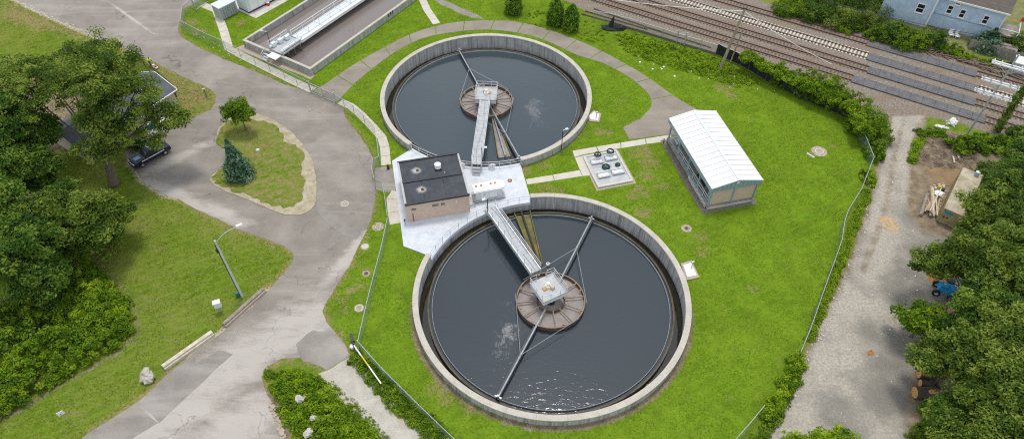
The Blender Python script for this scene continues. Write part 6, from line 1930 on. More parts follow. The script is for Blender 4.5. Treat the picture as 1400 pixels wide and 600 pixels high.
# manholes
def manhole(q, r, lab, mat='iron', apron=0.0, z=0.03):
    t = thing('manhole_cover', lab, 'manhole cover', q, 0, 'manhole covers')
    part('frame', MB().ring(q, r * 0.8, r, 0.0, z + 0.02, n=24), M['lid'] if mat == 'iron' else M['curb'], t)
    part('cover_plate', MB().lathe([(r * 0.78, 0.0), (r * 0.78, z + 0.015)], (*q, 0), 24), M[mat], t)
    for k in range(-2, 3):
        part('cover_rib', MB().box((q[0], q[1] + k * r * 0.26, z + 0.02), (r * 1.1 * math.sqrt(max(0.1, 1 - (k * 0.33) ** 2)), r * 0.07, 0.012)), M[mat], t)
    if apron:
        part('apron', MB().ring(q, r, r + apron, -0.02, 0.02, n=20), M['lid'], t)
manhole((-22.43, 63.29), 0.55, 'iron manhole cover in the road left of the brick building', 'lid', 0, 0.04)
manhole((-17.43, 59.23), 0.42, 'brown manhole cover at the top of the fence strip lawn', 'lid', 0.35)
manhole((-18.65, 55.86), 0.40, 'pale manhole cover at the road edge of the fence strip lawn', 'curb', 0.15)
manhole((-17.88, 51.52), 0.36, 'dark iron manhole cover in the fence strip lawn', 'iron', 0.1)
manhole((-17.96, 46.39), 0.48, 'tan manhole cover lowest in the fence strip lawn', 'lid', 0.12)
manhole((44.39, 74.18), 0.62, 'round tan cover in a square earth patch on the right lawn', 'lid', 0.5)
manhole((22.7, 59.18), 0.35, 'small iron cover in the lawn above the lower tank chamber', 'iron', 0.35)
t = single('kerb_stone', MB().beam((*(42.45, 73.7), 0.05), (*(43.24, 72.77), 0.05), 0.3, 0.14), M['curb'], 'short white kerb stone beside the round tan cover', 'kerb stone')

# ---------------------------------------------------------------- right side yard clutter
Y0, Y1 = (55.7, 60.65), (61.43, 68.24)
yz = ang(Y0, Y1)
cx, cy_ = 0, 0
ydir = Vector((math.cos(yz), math.sin(yz), 0))
yn = Vector((ydir.y, -ydir.x, 0))
YL = dist(Y0, Y1)
cc = Vector((*lerp(Y0, Y1, .5), 0)) + yn * 1.25
t = thing('shipping_container', 'tan metal storage container partly under the right trees', 'container', tuple(cc), yz)
part('shell', MB().box((cc.x, cc.y, 1.25), (YL, 2.5, 2.3), yz), M['yellowtan'], t)
part('roof', MB().box((cc.x, cc.y, 2.44), (YL + 0.06, 2.56, 0.1), yz), M['conttop'], t)
ce = cc - ydir * (YL / 2 + 0.03)
for k in range(8):
    q = ce + yn * (-1.1 + 0.31 * k)
    part('end_rib', MB().box((q.x, q.y, 1.25), (0.08, 0.09, 2.2), yz), M['yellowtan'], t)
for k in range(18):
    q = cc - yn * 1.28 + ydir * (-YL / 2 + 0.2 + k * (YL - 0.4) / 17)
    part('side_rib', MB().box((q.x, q.y, 1.25), (0.09, 0.08, 2.2), yz), M['yellowtan'], t)
q = ce + yn * (-0.55) - ydir * 0.06
part('name_plate', MB().box((q.x, q.y, 2.0), (0.04, 1.05, 0.30), yz), M['blue'], t)
for d_ in (-0.75, -0.35):
    q = ce + yn * d_ - ydir * 0.06
    part('vent_hole', MB().box((q.x, q.y, 1.2), (0.05, 0.18, 0.22), yz), M['darkmetal'], t)
q = cc + ydir * (YL / 2 - 0.6) + yn * 0.5
t = thing('blue_drum', 'small pale blue drum standing on the container roof', 'drum', (q.x, q.y, 2.5))
part('drum_body', MB().lathe([(0.28, 0), (0.3, 0.3), (0.28, 0.62)], (q.x, q.y, 2.49), 14), M['bluegrey'], t)
part('drum_lid', MB().lathe([(0.29, 0), (0.22, 0.05)], (q.x, q.y, 3.11), 14), M['palesteel'], t)
# long timber and planks
a, b = (53.98, 61.45), (56.37, 65.26)
single('timber_beam', MB().tube([(*a, 0.25), (*b, 0.25)], 0.25, 10), M['greytimber'], 'thick grey round timber lying left of the plank pile', 'timber')
t = thing('plank_pile', 'pile of raw planks between the round timber and the container', 'timber', (55.83, 62.9))
rnd = random.Random(9)
for k in range(16):
    o_ = rnd.uniform(-5, 6)
    a, b = (1268 + o_, 296 + rnd.uniform(-3, 4)), (1273 + o_ + rnd.uniform(-3, 4), 260 + rnd.uniform(-4, 6))
    z = 0.06 + 0.055 * k
    base = Vector((*(54.9, 61.3), 0))
    d1 = Vector((*(57.56, 66.21), 0)) - base
    n1 = Vector((d1.y, -d1.x, 0)).normalized()
    ln_ = rnd.uniform(0.72, 1.0)
    s0 = rnd.uniform(0, 1 - ln_)
    p = base + d1 * s0 + n1 * rnd.uniform(-0.75, 0.95)
    q = base + d1 * (s0 + ln_) + n1 * rnd.uniform(-0.55, 0.85)
    part('plank', MB().beam((p.x, p.y, z), (q.x, q.y, z), rnd.uniform(0.16, 0.3), 0.05), M['timber'] if k % 3 else M['palewood'], t)
for k, (q, mt, lab) in enumerate((((58.54, 66.64), 'yellow', 'small yellow tub on the far end of the plank pile'), ((57.45, 64.95), 'bag', 'crumpled white plastic sheet on the plank pile'), ((58.81, 66.08), 'darkmetal', 'small black can beside the yellow tub'))):
    t = thing(('tub', 'plastic_sheet', 'can')[k], lab, ('tub', 'plastic sheet', 'can')[k], q)
    part('body', MB().blob((*q, 0.85 if k == 1 else 0.4), (0.6, 0.4, 0.1), k, 2, 0.7) if k == 1 else MB().lathe([(0.2, 0), (0.24, 0.4)], (*q, 0.1), 12), M[mt], t)
    if k != 1:
        part('lid', MB().lathe([(0.24, 0.4), (0.2, 0.45)], (*q, 0.1), 12), M[mt], t)
# white bags near the track
for k, (q, s, lab) in enumerate((((66.12, 80.55), 0.85, 'largest white plastic heap beside the crossarm pole'), ((63.93, 79.52), 0.7, 'low white plastic scrap left of the large heap'), ((64.81, 79.52), 0.4, 'smallest white scrap between the two plastic heaps'))):
    t = thing('white_sack', lab, 'sack', q, 0, 'white plastic heaps')
    m = MB()
    rnd = random.Random(20 + k)
    for i in range(5):
        m = MB().blob((q[0] + rnd.uniform(-.6, .6) * s, q[1] + rnd.uniform(-.7, .5) * s, 0.25 * s), (0.55 * s, 0.45 * s, 0.42 * s), 30 * k + i, 1, 0.7)
        part('sack', m, M['bag'], t)
for a, b, lab in (((62.78, 71.66), (63.16, 73.04), 'left of two pale boards on the brushy mound'), ((63.85, 71.97), (63.92, 73.36), 'right of two pale boards on the brushy mound')):
    single('loose_board', MB().beam((*a, 0.2), (*b, 0.25), 0.22, 0.06), M['palewood'], lab, 'board', 'pale boards on the mound')
# blue tractor shape under the trees
q = Vector((*(51.65, 48.96), 0))
bz = R(-25)
t = thing('blue_machine', 'bright blue machine with black seat under the right trees', 'machine', tuple(q), bz)
local('bonnet', MB().box((0.1, 0, 1.0), (1.7, 1.2, 0.7), 0, 0.9), M['blue'], t)
local('engine_cover', MB().box((-0.2, 0, 1.42), (0.7, 0.8, 0.18)), M['blue'], t)
local('fender', MB().box((0.9, 0, 0.8), (0.8, 1.7, 0.4), 0, 0.92), M['blue'], t)
local('seat', MB().box((0.55, 1.1, 1.1), (0.8, 0.8, 0.5), 0, 0.9), M['darkmetal'], t)
local('gauge', MB().lathe([(0.14, 0), (0.1, 0.05)], (-0.2, 0.1, 1.5), 10), M['palesteel'], t)
for x in (-0.75, 0.9):
    for y in (-0.75, 0.75):
        w_ = local('wheel', MB().tube([(x, y - 0.14, 0.45), (x, y + 0.14, 0.45)], 0.45, 16), M['tyre'], t)
        local('rim', MB().tube([(x, y - 0.15, 0.45), (x, y + 0.15, 0.45)], 0.22, 10), M['greybox'], w_)
a, b = (53.77, 51.08), (54.86, 52.79)
t = thing('loader_ramp', 'dark rusty steel ramp leaning behind the blue machine', 'ramp', a)
part('ramp_plate', MB().beam((*a, 0.3), (*b, 0.7), 0.8, 0.08), M['rust'], t)
part('ramp_edge', MB().beam((a[0] + .45, a[1], 0.32), (b[0] + .45, b[1], 0.74), 0.08, 0.14), M['darkmetal'], t)
q = (51.79, 45.99)
t = thing('pink_sheet', 'pink plastic playhouse panel on the ground under the right trees', 'panel', q)
part('panel', MB().box((*q, 0.45), (0.9, 1.1, 0.08), 0.3).box((q[0] - 0.45, q[1] - 0.1, 0.25), (0.08, 1.0, 0.5), 0.3), M['pink'], t)
part('edge', MB().box((q[0] - 0.6, q[1] - 0.75, 0.1), (0.6, 0.3, 0.2), 0.3), M['red'], t)
q = (52.3, 51.41)
t = struct('leaf_litter', MB().blob((*q, 0.0), (1.3, 1.15, 0.35), 8, 3, 0.35), M['leaflitter'], kind='stuff', label='orange heap of leaf litter by the blue machine')
# cut logs
for k, (c0, c1, r_, lab) in enumerate((((44.3, 37.75), (45.87, 37.49), 0.62, 'uppermost cut log with orange end under the right trees'), ((44.08, 36.59), (45.04, 36.42), 0.42, 'smallest cut log in the middle of the log heap'), ((42.9, 35.36), (44.51, 35.28), 0.66, 'lowest and thickest cut log in the heap'))):
    t = thing('cut_log', lab, 'log', c0, 0, 'cut logs')
    part('log_body', MB().tube([(*c0, r_), lerp((*c0, r_), (*c1, r_), .5), (*c1, r_)], [r_, r_ * 0.97, r_ * 1.02], 14), M['logbark'], t)
    d1 = Vector((c1[0] - c0[0], c1[1] - c0[1], 0)).normalized()
    p = Vector((*c0, r_)) - d1 * 0.03
    part('cut_face', MB().tube([tuple(p), tuple(p + d1 * 0.05)], r_ * 0.94, 14), M['cutwood'], t)
t = thing('wood_chunk', 'split orange wood chunk beside the lowest log', 'wood', (44.29, 35.11))
q = (44.29, 35.11)
part('chunk', MB().blob((*q, 1.25), (0.4, 0.25, 0.16), 3, 1, 0.4), M['cutwood'], t)
part('splinter', MB().beam((q[0] - 0.3, q[1], 1.2), (q[0] + 0.5, q[1] + 0.2, 1.3), 0.12, 0.1), M['cutwood'], t)

# ---------------------------------------------------------------- foliage
def leaf_cloud(clumps, per, size, seed, up=0.35, flat=0.0, droop=0.0):
    """leaves as folded four-sided blades spread through round clumps; clumps: (x, y, z, rx, ry, rz)"""
    rng = np.random.default_rng(seed)
    C = np.array(clumps, float)
    n = len(C) * per
    k = np.repeat(np.arange(len(C)), per)
    d = rng.normal(size=(n, 3))
    d[:, 2] = d[:, 2] * 0.8 + up * np.abs(d[:, 2])
    d /= np.linalg.norm(d, axis=1)[:, None]
    r = rng.random(n) ** 0.45
    p = C[k, :3] + d * r[:, None] * C[k, 3:6]
    p[:, 2] = np.maximum(p[:, 2], 0.04)
    nrm = d * 0.8 + rng.normal(size=(n, 3)) * 0.55
    nrm[:, 2] = np.abs(nrm[:, 2]) + 0.65 + flat
    nrm /= np.linalg.norm(nrm, axis=1)[:, None]
    t = np.cross(nrm, rng.normal(size=(n, 3)))
    t /= np.linalg.norm(t, axis=1)[:, None] + 1e-9
    t[:, 2] -= droop
    b = np.cross(nrm, t)
    s = size * rng.uniform(0.6, 1.35, n)[:, None]
    w = s * rng.uniform(0.38, 0.55, n)[:, None]
    v = np.stack([p - t * s, p + b * w - nrm * s * 0.08, p + t * s - nrm * s * 0.18, p - b * w - nrm * s * 0.08], 1).reshape(-1, 3)
    f = np.arange(n * 4).reshape(n, 4)
    tone = np.clip(rng.normal(0.46, 0.17, len(C))[k] + rng.normal(0, 0.14, n), 0, 1)
    return v, f, np.repeat(tone, 4)

def leaves_part(name, clumps, per, size, seed, mat, parent=None, **kw):
    v, f, tone = leaf_cloud(clumps, per, size, seed, **kw)
    o = bpy.data.objects.new(name, array_mesh(name, v, f, mat, {'tone': ('FLOAT', tone)}))
    COL.objects.link(o)
    if parent is not None:
        hang(o, parent, True)
    return o

def crown_clumps(lobes, n, r0, r1, seed, shell=0.62):
    """leafy tufts on and inside a set of big uneven lobes (x, y, z, rx, ry, rz)"""
    rnd = random.Random(seed)
    vol = [(l[3] * l[4] + l[4] * l[5] + l[3] * l[5]) for l in lobes]
    out = []
    tot = sum(vol)
    for l, w in zip(lobes, vol):
        for _ in range(max(3, int(n * w / tot))):
            d = Vector((rnd.gauss(0, 1), rnd.gauss(0, 1), rnd.gauss(0, 1)))
            d.normalize()
            if d.z < -0.25 and rnd.random() < 0.6:
                d.z = -d.z
            rr = shell + (1 - shell) * rnd.random() if rnd.random() < 0.8 else rnd.uniform(0.2, shell)
            rr *= 1 + 0.22 * mnoise.noise(Vector((d.x * 1.7 + seed, d.y * 1.7, d.z * 1.7)))
            s = rnd.uniform(r0, r1)
            out.append((l[0] + d.x * l[3] * rr, l[1] + d.y * l[4] * rr, l[2] + d.z * l[5] * rr, s * 1.15, s * 1.15, s * 0.72))
    return out

def tree(name, label, base, lobes, n, per, leaf, mat, seed, r0=0.7, r1=1.35, trunk=0.35, group=None, cat='tree', limbs=9, shell=0.62, bare=0.12):
    """lobes relative to the trunk base"""
    t = thing(name, label, cat, base, 0, group)
    L_ = [(base[0] + l[0], base[1] + l[1], l[2], *l[3:]) for l in lobes]
    rnd = random.Random(seed)
    top = max(L_, key=lambda l: l[2])
    m = MB()
    mid = (base[0] + (top[0] - base[0]) * 0.3, base[1] + (top[1] - base[1]) * 0.3, top[2] * 0.45)
    m.tube([(*base, -0.1), (base[0], base[1], 0.5), lerp((*base, 0), mid, .5), mid, (top[0], top[1], top[2] + top[5] * 0.4)],
           [trunk * 1.5, trunk * 1.08, trunk * 0.9, trunk * 0.75, trunk * 0.12], 9)
    cl = crown_clumps(L_, n, r0, r1, seed, shell)
    for k in range(limbs):
        c = cl[rnd.randrange(len(cl))]
        s = lerp((*base, 0.0), mid, rnd.uniform(0.55, 1.0))
        h = lerp(s, c[:3], 0.5)
        e_ = lerp(mid, c[:3], 1.0 + (bare if k % 2 else 0.0))
        m.tube([s, (h[0] + rnd.uniform(-.4, .4), h[1] + rnd.uniform(-.4, .4), h[2] - 0.3), lerp(h, e_, 0.6), e_], [trunk * 0.30, trunk * 0.17, trunk * 0.10, trunk * 0.05], 6)
    part('trunk', m, M['bark'], t, smooth=True)
    leaves_part('crown', cl, per, leaf, seed, mat, t)
    return t

# left: oak over the house and the wood behind it
ob = (-54.66, 66.87)
oak_l = [(*(-53.47, 71.26), 13.5, 5.6, 5.0, 3.4), (*(-60.4, 72.78), 12.0, 4.6, 4.2, 3.0), (*(-56.77, 77.55), 13.0, 4.8, 4.4, 2.8), (*(-50.1, 71.65), 11.5, 4.6, 4.2, 2.8),
         (*(-46.96, 71.1), 8.6, 3.4, 2.8, 1.8), (*(-45.2, 70.83), 7.6, 2.4, 1.9, 1.3), (*(-53.12, 68.91), 9.5, 3.8, 2.8, 2.2), (*(-50.65, 68.11), 8.6, 3.6, 2.6, 1.9), (*(-54.04, 66.53), 6.6, 3.4, 1.9, 1.5),
         (*(-65.6, 75.38), 11.0, 4.8, 4.6, 3.0), (*(-47.63, 68.08), 6.4, 1.8, 1.2, 0.9), (*(-52.41, 75.82), 12.5, 3.6, 3.4, 2.4)]
tree('oak_tree', 'large oak spreading over the grey roofed house and the pickup', ob, [(l[0] - ob[0], l[1] - ob[1], *l[2:]) for l in oak_l],
     430, 130, 0.18, M['oakleaf'], 3, 0.65, 1.2, 0.58, limbs=26, shell=0.66)
WD = 'trees of the left wood'
for i, (q, lobes, n, mt, lab) in enumerate((
    ((-52.72, 54.7), [(0, 0, 5.6, 5.2, 4.8, 3.6), (2.6, -1.0, 4.4, 3.6, 3.2, 2.6), (-1.8, 1.5, 6.4, 4.2, 3.8, 2.8), (-2.5, -2.4, 4.0, 3.6, 3.2, 2.6), (3.0, 2.0, 4.6, 3.0, 3.0, 2.4)], 380, 'oakleaf', 'round dense tree below the oak at the lawn edge'),
    ((-55.15, 48.77), [(0, 0, 7.0, 4.4, 4.2, 3.8), (1.9, -1.8, 4.6, 3.4, 3.2, 2.8), (-2, 1, 8, 3.2, 3.2, 2.8)], 270, 'mapleleaf', 'tall dark tree at the left edge above the thicket'),
    ((-63.56, 63.93), [(0, 0, 6, 4.2, 3.8, 3.4), (2.2, 0.8, 5.2, 2.8, 2.6, 2.4)], 230, 'mapleleaf', 'dark tree at the left edge beneath the oak'),
    ((-65.49, 67.98), [(0, 0, 9.5, 5.0, 4.6, 3.8), (2.4, 1.0, 7.5, 3.2, 3.0, 2.6)], 240, 'mapleleaf', 'leftmost tree behind the oak'),
    ((-60.04, 54.12), [(0, 0, 8, 4.4, 4.2, 4.0)], 150, 'mapleleaf', 'tree cut by the left edge beside the tall dark tree'))):
    tree('broadleaf_tree', lab, q, lobes, n, 125, 0.20, M[mt], 20 + i, 0.65, 1.1, 0.34, WD, limbs=8)

# small trees and conifers
tree('young_tree', 'small bright green tree at the tip of the grass island', (-39.5, 78.23), [(-0.6, 0.2, 3.2, 2.1, 1.9, 1.5), (-0.2, 0.4, 4.4, 1.5, 1.4, 1.1), (0.7, -0.1, 3.2, 1.5, 1.4, 1.1)], 110, 70, 0.15, M['shrubleaf'], 41, 0.35, 0.65, 0.11, limbs=5)
def conifer(name, label, base, h, r, mat, seed, leaf=0.2, cone=True, per=44, group=None, layers=11):
    t = thing(name, label, 'tree', base, 0, group)
    rnd = random.Random(seed)
    cl = []
    for k in range(layers):
        f = k / (layers - 1)
        z = 0.35 + (h - 0.6) * f
        rr = r * (1 - f) ** 0.85 + 0.12 if cone else r * math.sin(math.pi * (0.30 + 0.68 * f)) ** 0.7
        m = max(4, int(13 * rr / r * (1 if cone else 1.6)))
        for q in range(m):
            a = 2 * math.pi * (q + rnd.random() * 0.7) / m + k * 0.7
            e = rr * rnd.uniform(0.65, 1.05)
            cl.append((base[0] + e * 0.72 * math.cos(a), base[1] + e * 0.72 * math.sin(a), z + rnd.uniform(-.15, .15), e * 0.42 + 0.12, e * 0.42 + 0.12, 0.24 if cone else 0.42))
        cl.append((*base, z, rr * 0.6, rr * 0.6, 0.35))
    part('trunk', MB().tube([(*base, 0), (*base, h * 0.95)], [0.16, 0.03], 8), M['bark'], t)
    leaves_part('crown', cl, per, leaf, seed, mat, t, droop=0.15 if cone else -0.5)
conifer('spruce_tree', 'bluish spruce on the left side of the grass island', (-37.84, 68.7), 6.6, 2.1, M['spruce'], 51, 0.20)
CG = 'clipped conifers by the railway'
conifer('cedar_tree', 'left of the two joined bushy cedars by the railway', (7.49, 107.48), 4.9, 1.55, M['cedar'], 52, 0.17, False, 46, CG)
conifer('cedar_tree', 'right of the two joined bushy cedars by the railway', (10.11, 105.63), 4.9, 1.45, M['cedar'], 53, 0.17, False, 46, CG)
conifer('cedar_tree', 'single bushy cedar at the top edge left of the pair', (0.11, 111.03), 4.4, 1.6, M['cedar'], 54, 0.17, False, 46, CG)

# right: the wood along the yard
WR = 'trees of the right wood'
RT_ = [
    ((57.52, 55.45), [(0, 0, 7.0, 4.4, 4.0, 3.0), (-1.6, -1.6, 5.8, 3.0, 2.6, 2.0), (2.2, 2.2, 7.6, 3.6, 3.2, 2.8)], 230, 'oliveleaf', 'tree spreading over the end of the tan container'),
    ((61.62, 57.65), [(0, 0, 7.5, 4.6, 4.4, 3.6), (1, 3.5, 6.5, 3.6, 3.4, 2.8)], 210, 'mapleleaf', 'tree at the right edge behind the container'),
    ((52.18, 47.85), [(0, 0, 7.0, 4.4, 3.8, 2.8), (-3.4, 1.2, 5.6, 3.0, 2.2, 1.7), (2.6, 1.0, 7.8, 3.6, 3.4, 2.6)], 250, 'oliveleaf', 'wide tree reaching out above the blue machine'),
    ((55.22, 46.04), [(0, 0, 8.5, 4.6, 4.6, 3.6), (-2.4, -2.0, 7.5, 3.4, 3.0, 2.4)], 240, 'oakleaf', 'tree at the right edge above the blue machine'),
    ((49.46, 40.96), [(0, 0, 7.0, 4.0, 3.8, 2.8), (2.0, -1.2, 7.5, 3.4, 3.0, 2.6), (-1.6, -1.4, 5.6, 2.6, 2.4, 2.0)], 240, 'mapleleaf', 'dark tree right of the pink sheet'),
    ((51.05, 36.77), [(0, 0, 8.2, 4.2, 4.0, 3.4)], 170, 'oakleaf', 'tree at the right edge below the dark tree'),
    ((46.29, 36.48), [(0, 0, 6.5, 3.6, 3.4, 2.6), (-2.6, 0.4, 5.2, 2.6, 2.2, 1.7), (2.2, -0.8, 7.2, 3.0, 2.8, 2.4)], 230, 'oliveleaf', 'tree whose crown hangs over the cut logs'),
    ((46.76, 31.01), [(0, 0, 7.6, 4.2, 4.0, 3.2), (1.5, 2.8, 8.0, 3.4, 3.2, 2.6)], 230, 'oliveleaf', 'tree right of the cut logs near the bottom right corner'),
    ((42.94, 30.46), [(0, 0, 4.5, 2.6, 2.4, 2.0), (2.4, -0.8, 5.6, 3.0, 2.8, 2.2)], 190, 'mapleleaf', 'dark low tree at the bottom below the cut logs'),
    ((42.27, 26.74), [(0, 0, 6.5, 3.6, 3.2, 2.8), (3, 0.5, 7.5, 3.4, 3.2, 2.6)], 200, 'oliveleaf', 'tree cut by the bottom edge below the low dark tree'),
    ((67.93, 67.58), [(0, 0, 5.0, 3.0, 2.8, 2.4)], 120, 'mapleleaf', 'dark tree at the right edge near the tracks'),
]
for i, (q, lobes, n, mt, lab) in enumerate(RT_):
    tree('broadleaf_tree', lab, q, lobes, n, 125, 0.175, M[mt], 60 + i, 0.5, 0.95, 0.3, WR, limbs=14, bare=0.25)
tree('young_tree', 'light green young tree between the blue machine and the logs', (45.61, 42.72), [(0, 0, 3.4, 2.5, 2.2, 1.6), (1.6, -1.0, 3.0, 1.9, 1.8, 1.4), (-1.0, 0.8, 2.8, 1.6, 1.5, 1.1)], 100, 70, 0.22, M['shrubleaf'], 80, 0.5, 0.85, 0.14, limbs=6)
tree('young_tree', 'light green treetop at the bottom edge of the gravel yard', (30.12, 28.54), [(0, 0, 2.6, 1.9, 1.6, 1.5), (-2.2, 0.2, 2.2, 1.5, 1.4, 1.2), (2.4, 0.4, 2.4, 1.6, 1.4, 1.2)], 80, 60, 0.18, M['vineleaf'], 81, 0.4, 0.7, 0.12, limbs=5)

# ---------------------------------------------------------------- shrubs, hedges, vines
def shrub(label, q, rx, ry, h, mat, seed, n=26, per=60, leaf=0.16, group=None, name='shrub'):
    t = thing(name, label, 'shrub', q, 0, group)
    rnd = random.Random(seed)
    cl = []
    m = MB()
    for k in range(n):
        a, r = rnd.uniform(0, 2 * math.pi), math.sqrt(rnd.random())
        x, y = q[0] + rx * r * math.cos(a), q[1] + ry * r * math.sin(a)
        z = h * (1 - 0.55 * r * r) * rnd.uniform(0.45, 0.95)
        s = rnd.uniform(0.32, 0.6) * max(0.55, min(rx, ry) * 0.55)
        cl.append((x, y, z, s, s, s * 0.75))
        cl.append((x, y, z * 0.45, s * 1.1, s * 1.1, s * 0.9))
        if k < 7:
            m.tube([(q[0] + (x - q[0]) * .2, q[1] + (y - q[1]) * .2, 0), (x, y, z)], [0.045, 0.015], 5)
    part('stems', m, M['bark'], t)
    leaves_part('foliage', cl, per, leaf, seed, mat, t)
SG = 'shrubs on the railway bank'
sh_list = [
    ((50.46, 111.82), 3.6, 2.4, 2.4, 'shrubleaf', 'low green shrub at the left end of the railway bank'),
    ((54.18, 110.19), 3.8, 2.6, 3.2, 'mapleleaf', 'dark shrub on the railway bank right of the low green one'),
    ((57.65, 108.12), 3.6, 2.6, 3.4, 'oakleaf', 'olive shrub on the railway bank left of the blue house'),
    ((59.18, 105.85), 2.6, 1.6, 1.6, 'vineleaf', 'bright low shrub at the foot of the olive bank shrub'),
    ((61.65, 106.26), 3.4, 2.6, 3.4, 'oliveleaf', 'yellowish shrub on the bank below the overhead wires'),
    ((63.38, 103.43), 2.8, 1.8, 1.8, 'shrubleaf', 'low bright shrub at the foot of the yellowish shrub'),
    ((64.78, 103.82), 3.4, 2.6, 3.6, 'mapleleaf', 'tall dark shrub beside the bay of the blue house'),
    ((67.11, 101.47), 3.2, 2.4, 3.2, 'shrubleaf', 'broad green shrub below the bay window of the blue house'),
    ((70.17, 101.62), 3.2, 2.4, 3.6, 'mapleleaf', 'rounded green shrub below the corner of the blue house'),
    ((73.62, 99.25), 2.2, 1.4, 1.6, 'shrubleaf', 'small green shrub below the white garden chairs'),
    ((75.39, 97.44), 1.9, 1.1, 1.1, 'vineleaf', 'bright low shrub at the start of the board fence'),
    ((79.11, 96.15), 2.2, 1.0, 1.0, 'vineleaf', 'bright weeds in front of the board fence'),
    ((86.72, 100.97), 3.0, 2.4, 2.6, 'oakleaf', 'shrub at the right edge beside the house porch'),
    ((57.04, 115.17), 6, 4, 4.5, 'mapleleaf', 'tall dark shrub mass at the top edge left of the house'),
    ((64.21, 113.16), 6, 4, 5, 'mapleleaf', 'large dark shrub mass touching the blue house wall'),
]
for i, (q, rx, ry, h, mt, lab) in enumerate(sh_list):
    shrub(lab, q, rx, ry, h, M[mt], 100 + i, int(14 + rx * ry * 3.4), 75, 0.14, SG)
conifer('spruce_tree', 'dark spreading fir in front of the blue house porch', (80.39, 100.51), 3.8, 3.0, M['spruce'], 55, 0.24, True, 40, None, 9)
# thicket behind the screened fence
VG = 'shrubs behind the screened fence'
for i, (q, rx, ry, h, mt, lab) in enumerate((
    ((43.09, 91.2), 2.0, 1.2, 2.9, 'vineleaf', 'bright shrub just behind the vine hedge near the tracks'),
    ((46.67, 87.68), 3.0, 2.0, 5.0, 'oakleaf', 'olive green bush behind the middle of the vine hedge'),
    ((48.9, 85.57), 2.5, 2.1, 5.4, 'vineleaf', 'tall bright bush beside the olive one behind the hedge'),
    ((52.54, 79.58), 3.0, 2.6, 3.8, 'shrubleaf', 'rounded bush at the corner of the hedge by the gravel road'),
    ((52.91, 76.93), 2.4, 2.8, 3.8, 'shrubleaf', 'dark rounded bush leaning on the fence corner'),
    ((51.76, 73.42), 1.3, 2.0, 2.0, 'shrubleaf', 'green bush outside the fence by the gravel road'),
    ((49.42, 68.57), 0.9, 2.0, 1.1, 'weed', 'weeds along the fence beside the gravel road corner'))):
    shrub(lab, q, rx, ry, h, M[mt], 140 + i, int(16 + rx * ry * 6), 75, 0.13, VG)

def hedge(label, pts, w, h, mat, seed, leaf=0.15, per=50, dens=3.2, name='hedge', ragged=0.4, stems=True, z0=0.0):
    t = thing(name, label, 'hedge', pts[0])
    rnd = random.Random(seed)
    line = smooth_line(pts, 0.4)
    cl = []
    m = MB()
    for i, p in enumerate(line):
        a, b = line[max(0, i - 1)], line[min(len(line) - 1, i + 1)]
        d = max(1e-6, dist(a, b))
        n = (-(b[1] - a[1]) / d, (b[0] - a[0]) / d)
        hh = h * (1 + ragged * mnoise.noise(Vector((p[0] * 0.4, p[1] * 0.4, seed))))
        ww = w * (1 + ragged * mnoise.noise(Vector((p[0] * 0.3, p[1] * 0.3, seed + 9))))
        for _ in range(max(1, int(dens))):
            o_ = rnd.uniform(-ww, ww)
            z = max(0.15, z0 + (hh - z0) * rnd.uniform(0.2, 1.0) * (1 - 0.4 * abs(o_) / ww))
            s = rnd.uniform(0.28, 0.55)
            cl.append((p[0] + n[0] * o_, p[1] + n[1] * o_, z, s, s, s * 0.8))
        if stems and i % 4 == 0:
            m.tube([(*p, 0), (p[0] + rnd.uniform(-.2, .2), p[1], hh * 0.9)], [0.04, 0.015], 5)
    if stems:
        part('stems', m, M['bark'], t)
    leaves_part('foliage', cl, per, leaf, seed, mat, t)
hedge('bright green vine hedge growing over the black screened fence', [(37.36, 94.65), (39.23, 92.45), (40.92, 90.69), (42.91, 88.97), (44.99, 86.91), (47.31, 84.73), (49.62, 82.78), (50.72, 81.04), (50.86, 78.5), (50.52, 75.88)], 1.0, 3.5, M['vineleaf'], 170, 0.13, 80, 9, ragged=0.25, z0=1.75)
hedge('second leafy row of vine behind the top of the screened fence', [(42.08, 91.36), (44.37, 89.44), (46.61, 87.56), (49.09, 85.54), (51.16, 83.22), (52.35, 80.79)], 1.6, 3.7, M['shrubleaf'], 171, 0.14, 62, 6, ragged=0.5)
hedge('bright yellow green hedge on the right fence near the bottom', [(31.72, 39.79), (30.34, 37.32), (28.78, 35.3), (27.25, 33.52), (26.29, 32.7)], 0.75, 1.5, M['vineleaf'], 172, 0.13, 60, 5)
hedge('low weeds along the right fence beside the gravel road', [(48.58, 66.02), (46.1, 62.17), (43.95, 58.53), (41.84, 55.2), (39.38, 51.12), (37.32, 47.82), (35.36, 44.69), (33.8, 42.19)], 0.5, 0.5, M['weed'], 173, 0.11, 40, 3, ragged=0.7)
hedge('weeds between the lower right fence and the gravel road', [(32.05, 38.88), (30.55, 36.62), (28.52, 33.94), (26.6, 31.79), (25.11, 29.95)], 0.6, 0.5, M['shrubleaf'], 174, 0.12, 40, 3, ragged=0.7)
hedge('strip of weeds between the gravel track and the chain link fence', [(-17.61, 39.77), (-16.31, 38.66), (-14.63, 36.95), (-12.82, 35.12), (-11.01, 33.44), (-9.0, 31.64), (-7.05, 29.74)], 0.95, 0.55, M['shrubleaf'], 175, 0.12, 50, 6, ragged=0.6)
hedge('tuft of weeds at the foot of the vine pole and crossarm pole', [(60.26, 77.99), (61.92, 78.33), (63.96, 78.01)], 0.8, 0.7, M['shrubleaf'], 176, 0.14, 50, 5)
hedge('low green bank along the brushy mound beside the tracks', [(63.81, 74.5), (66.1, 75.15), (68.36, 75.48), (70.87, 75.18), (73.22, 73.93)], 2.3, 1.5, M['shrubleaf'], 177, 0.19, 52, 8, ragged=0.6)
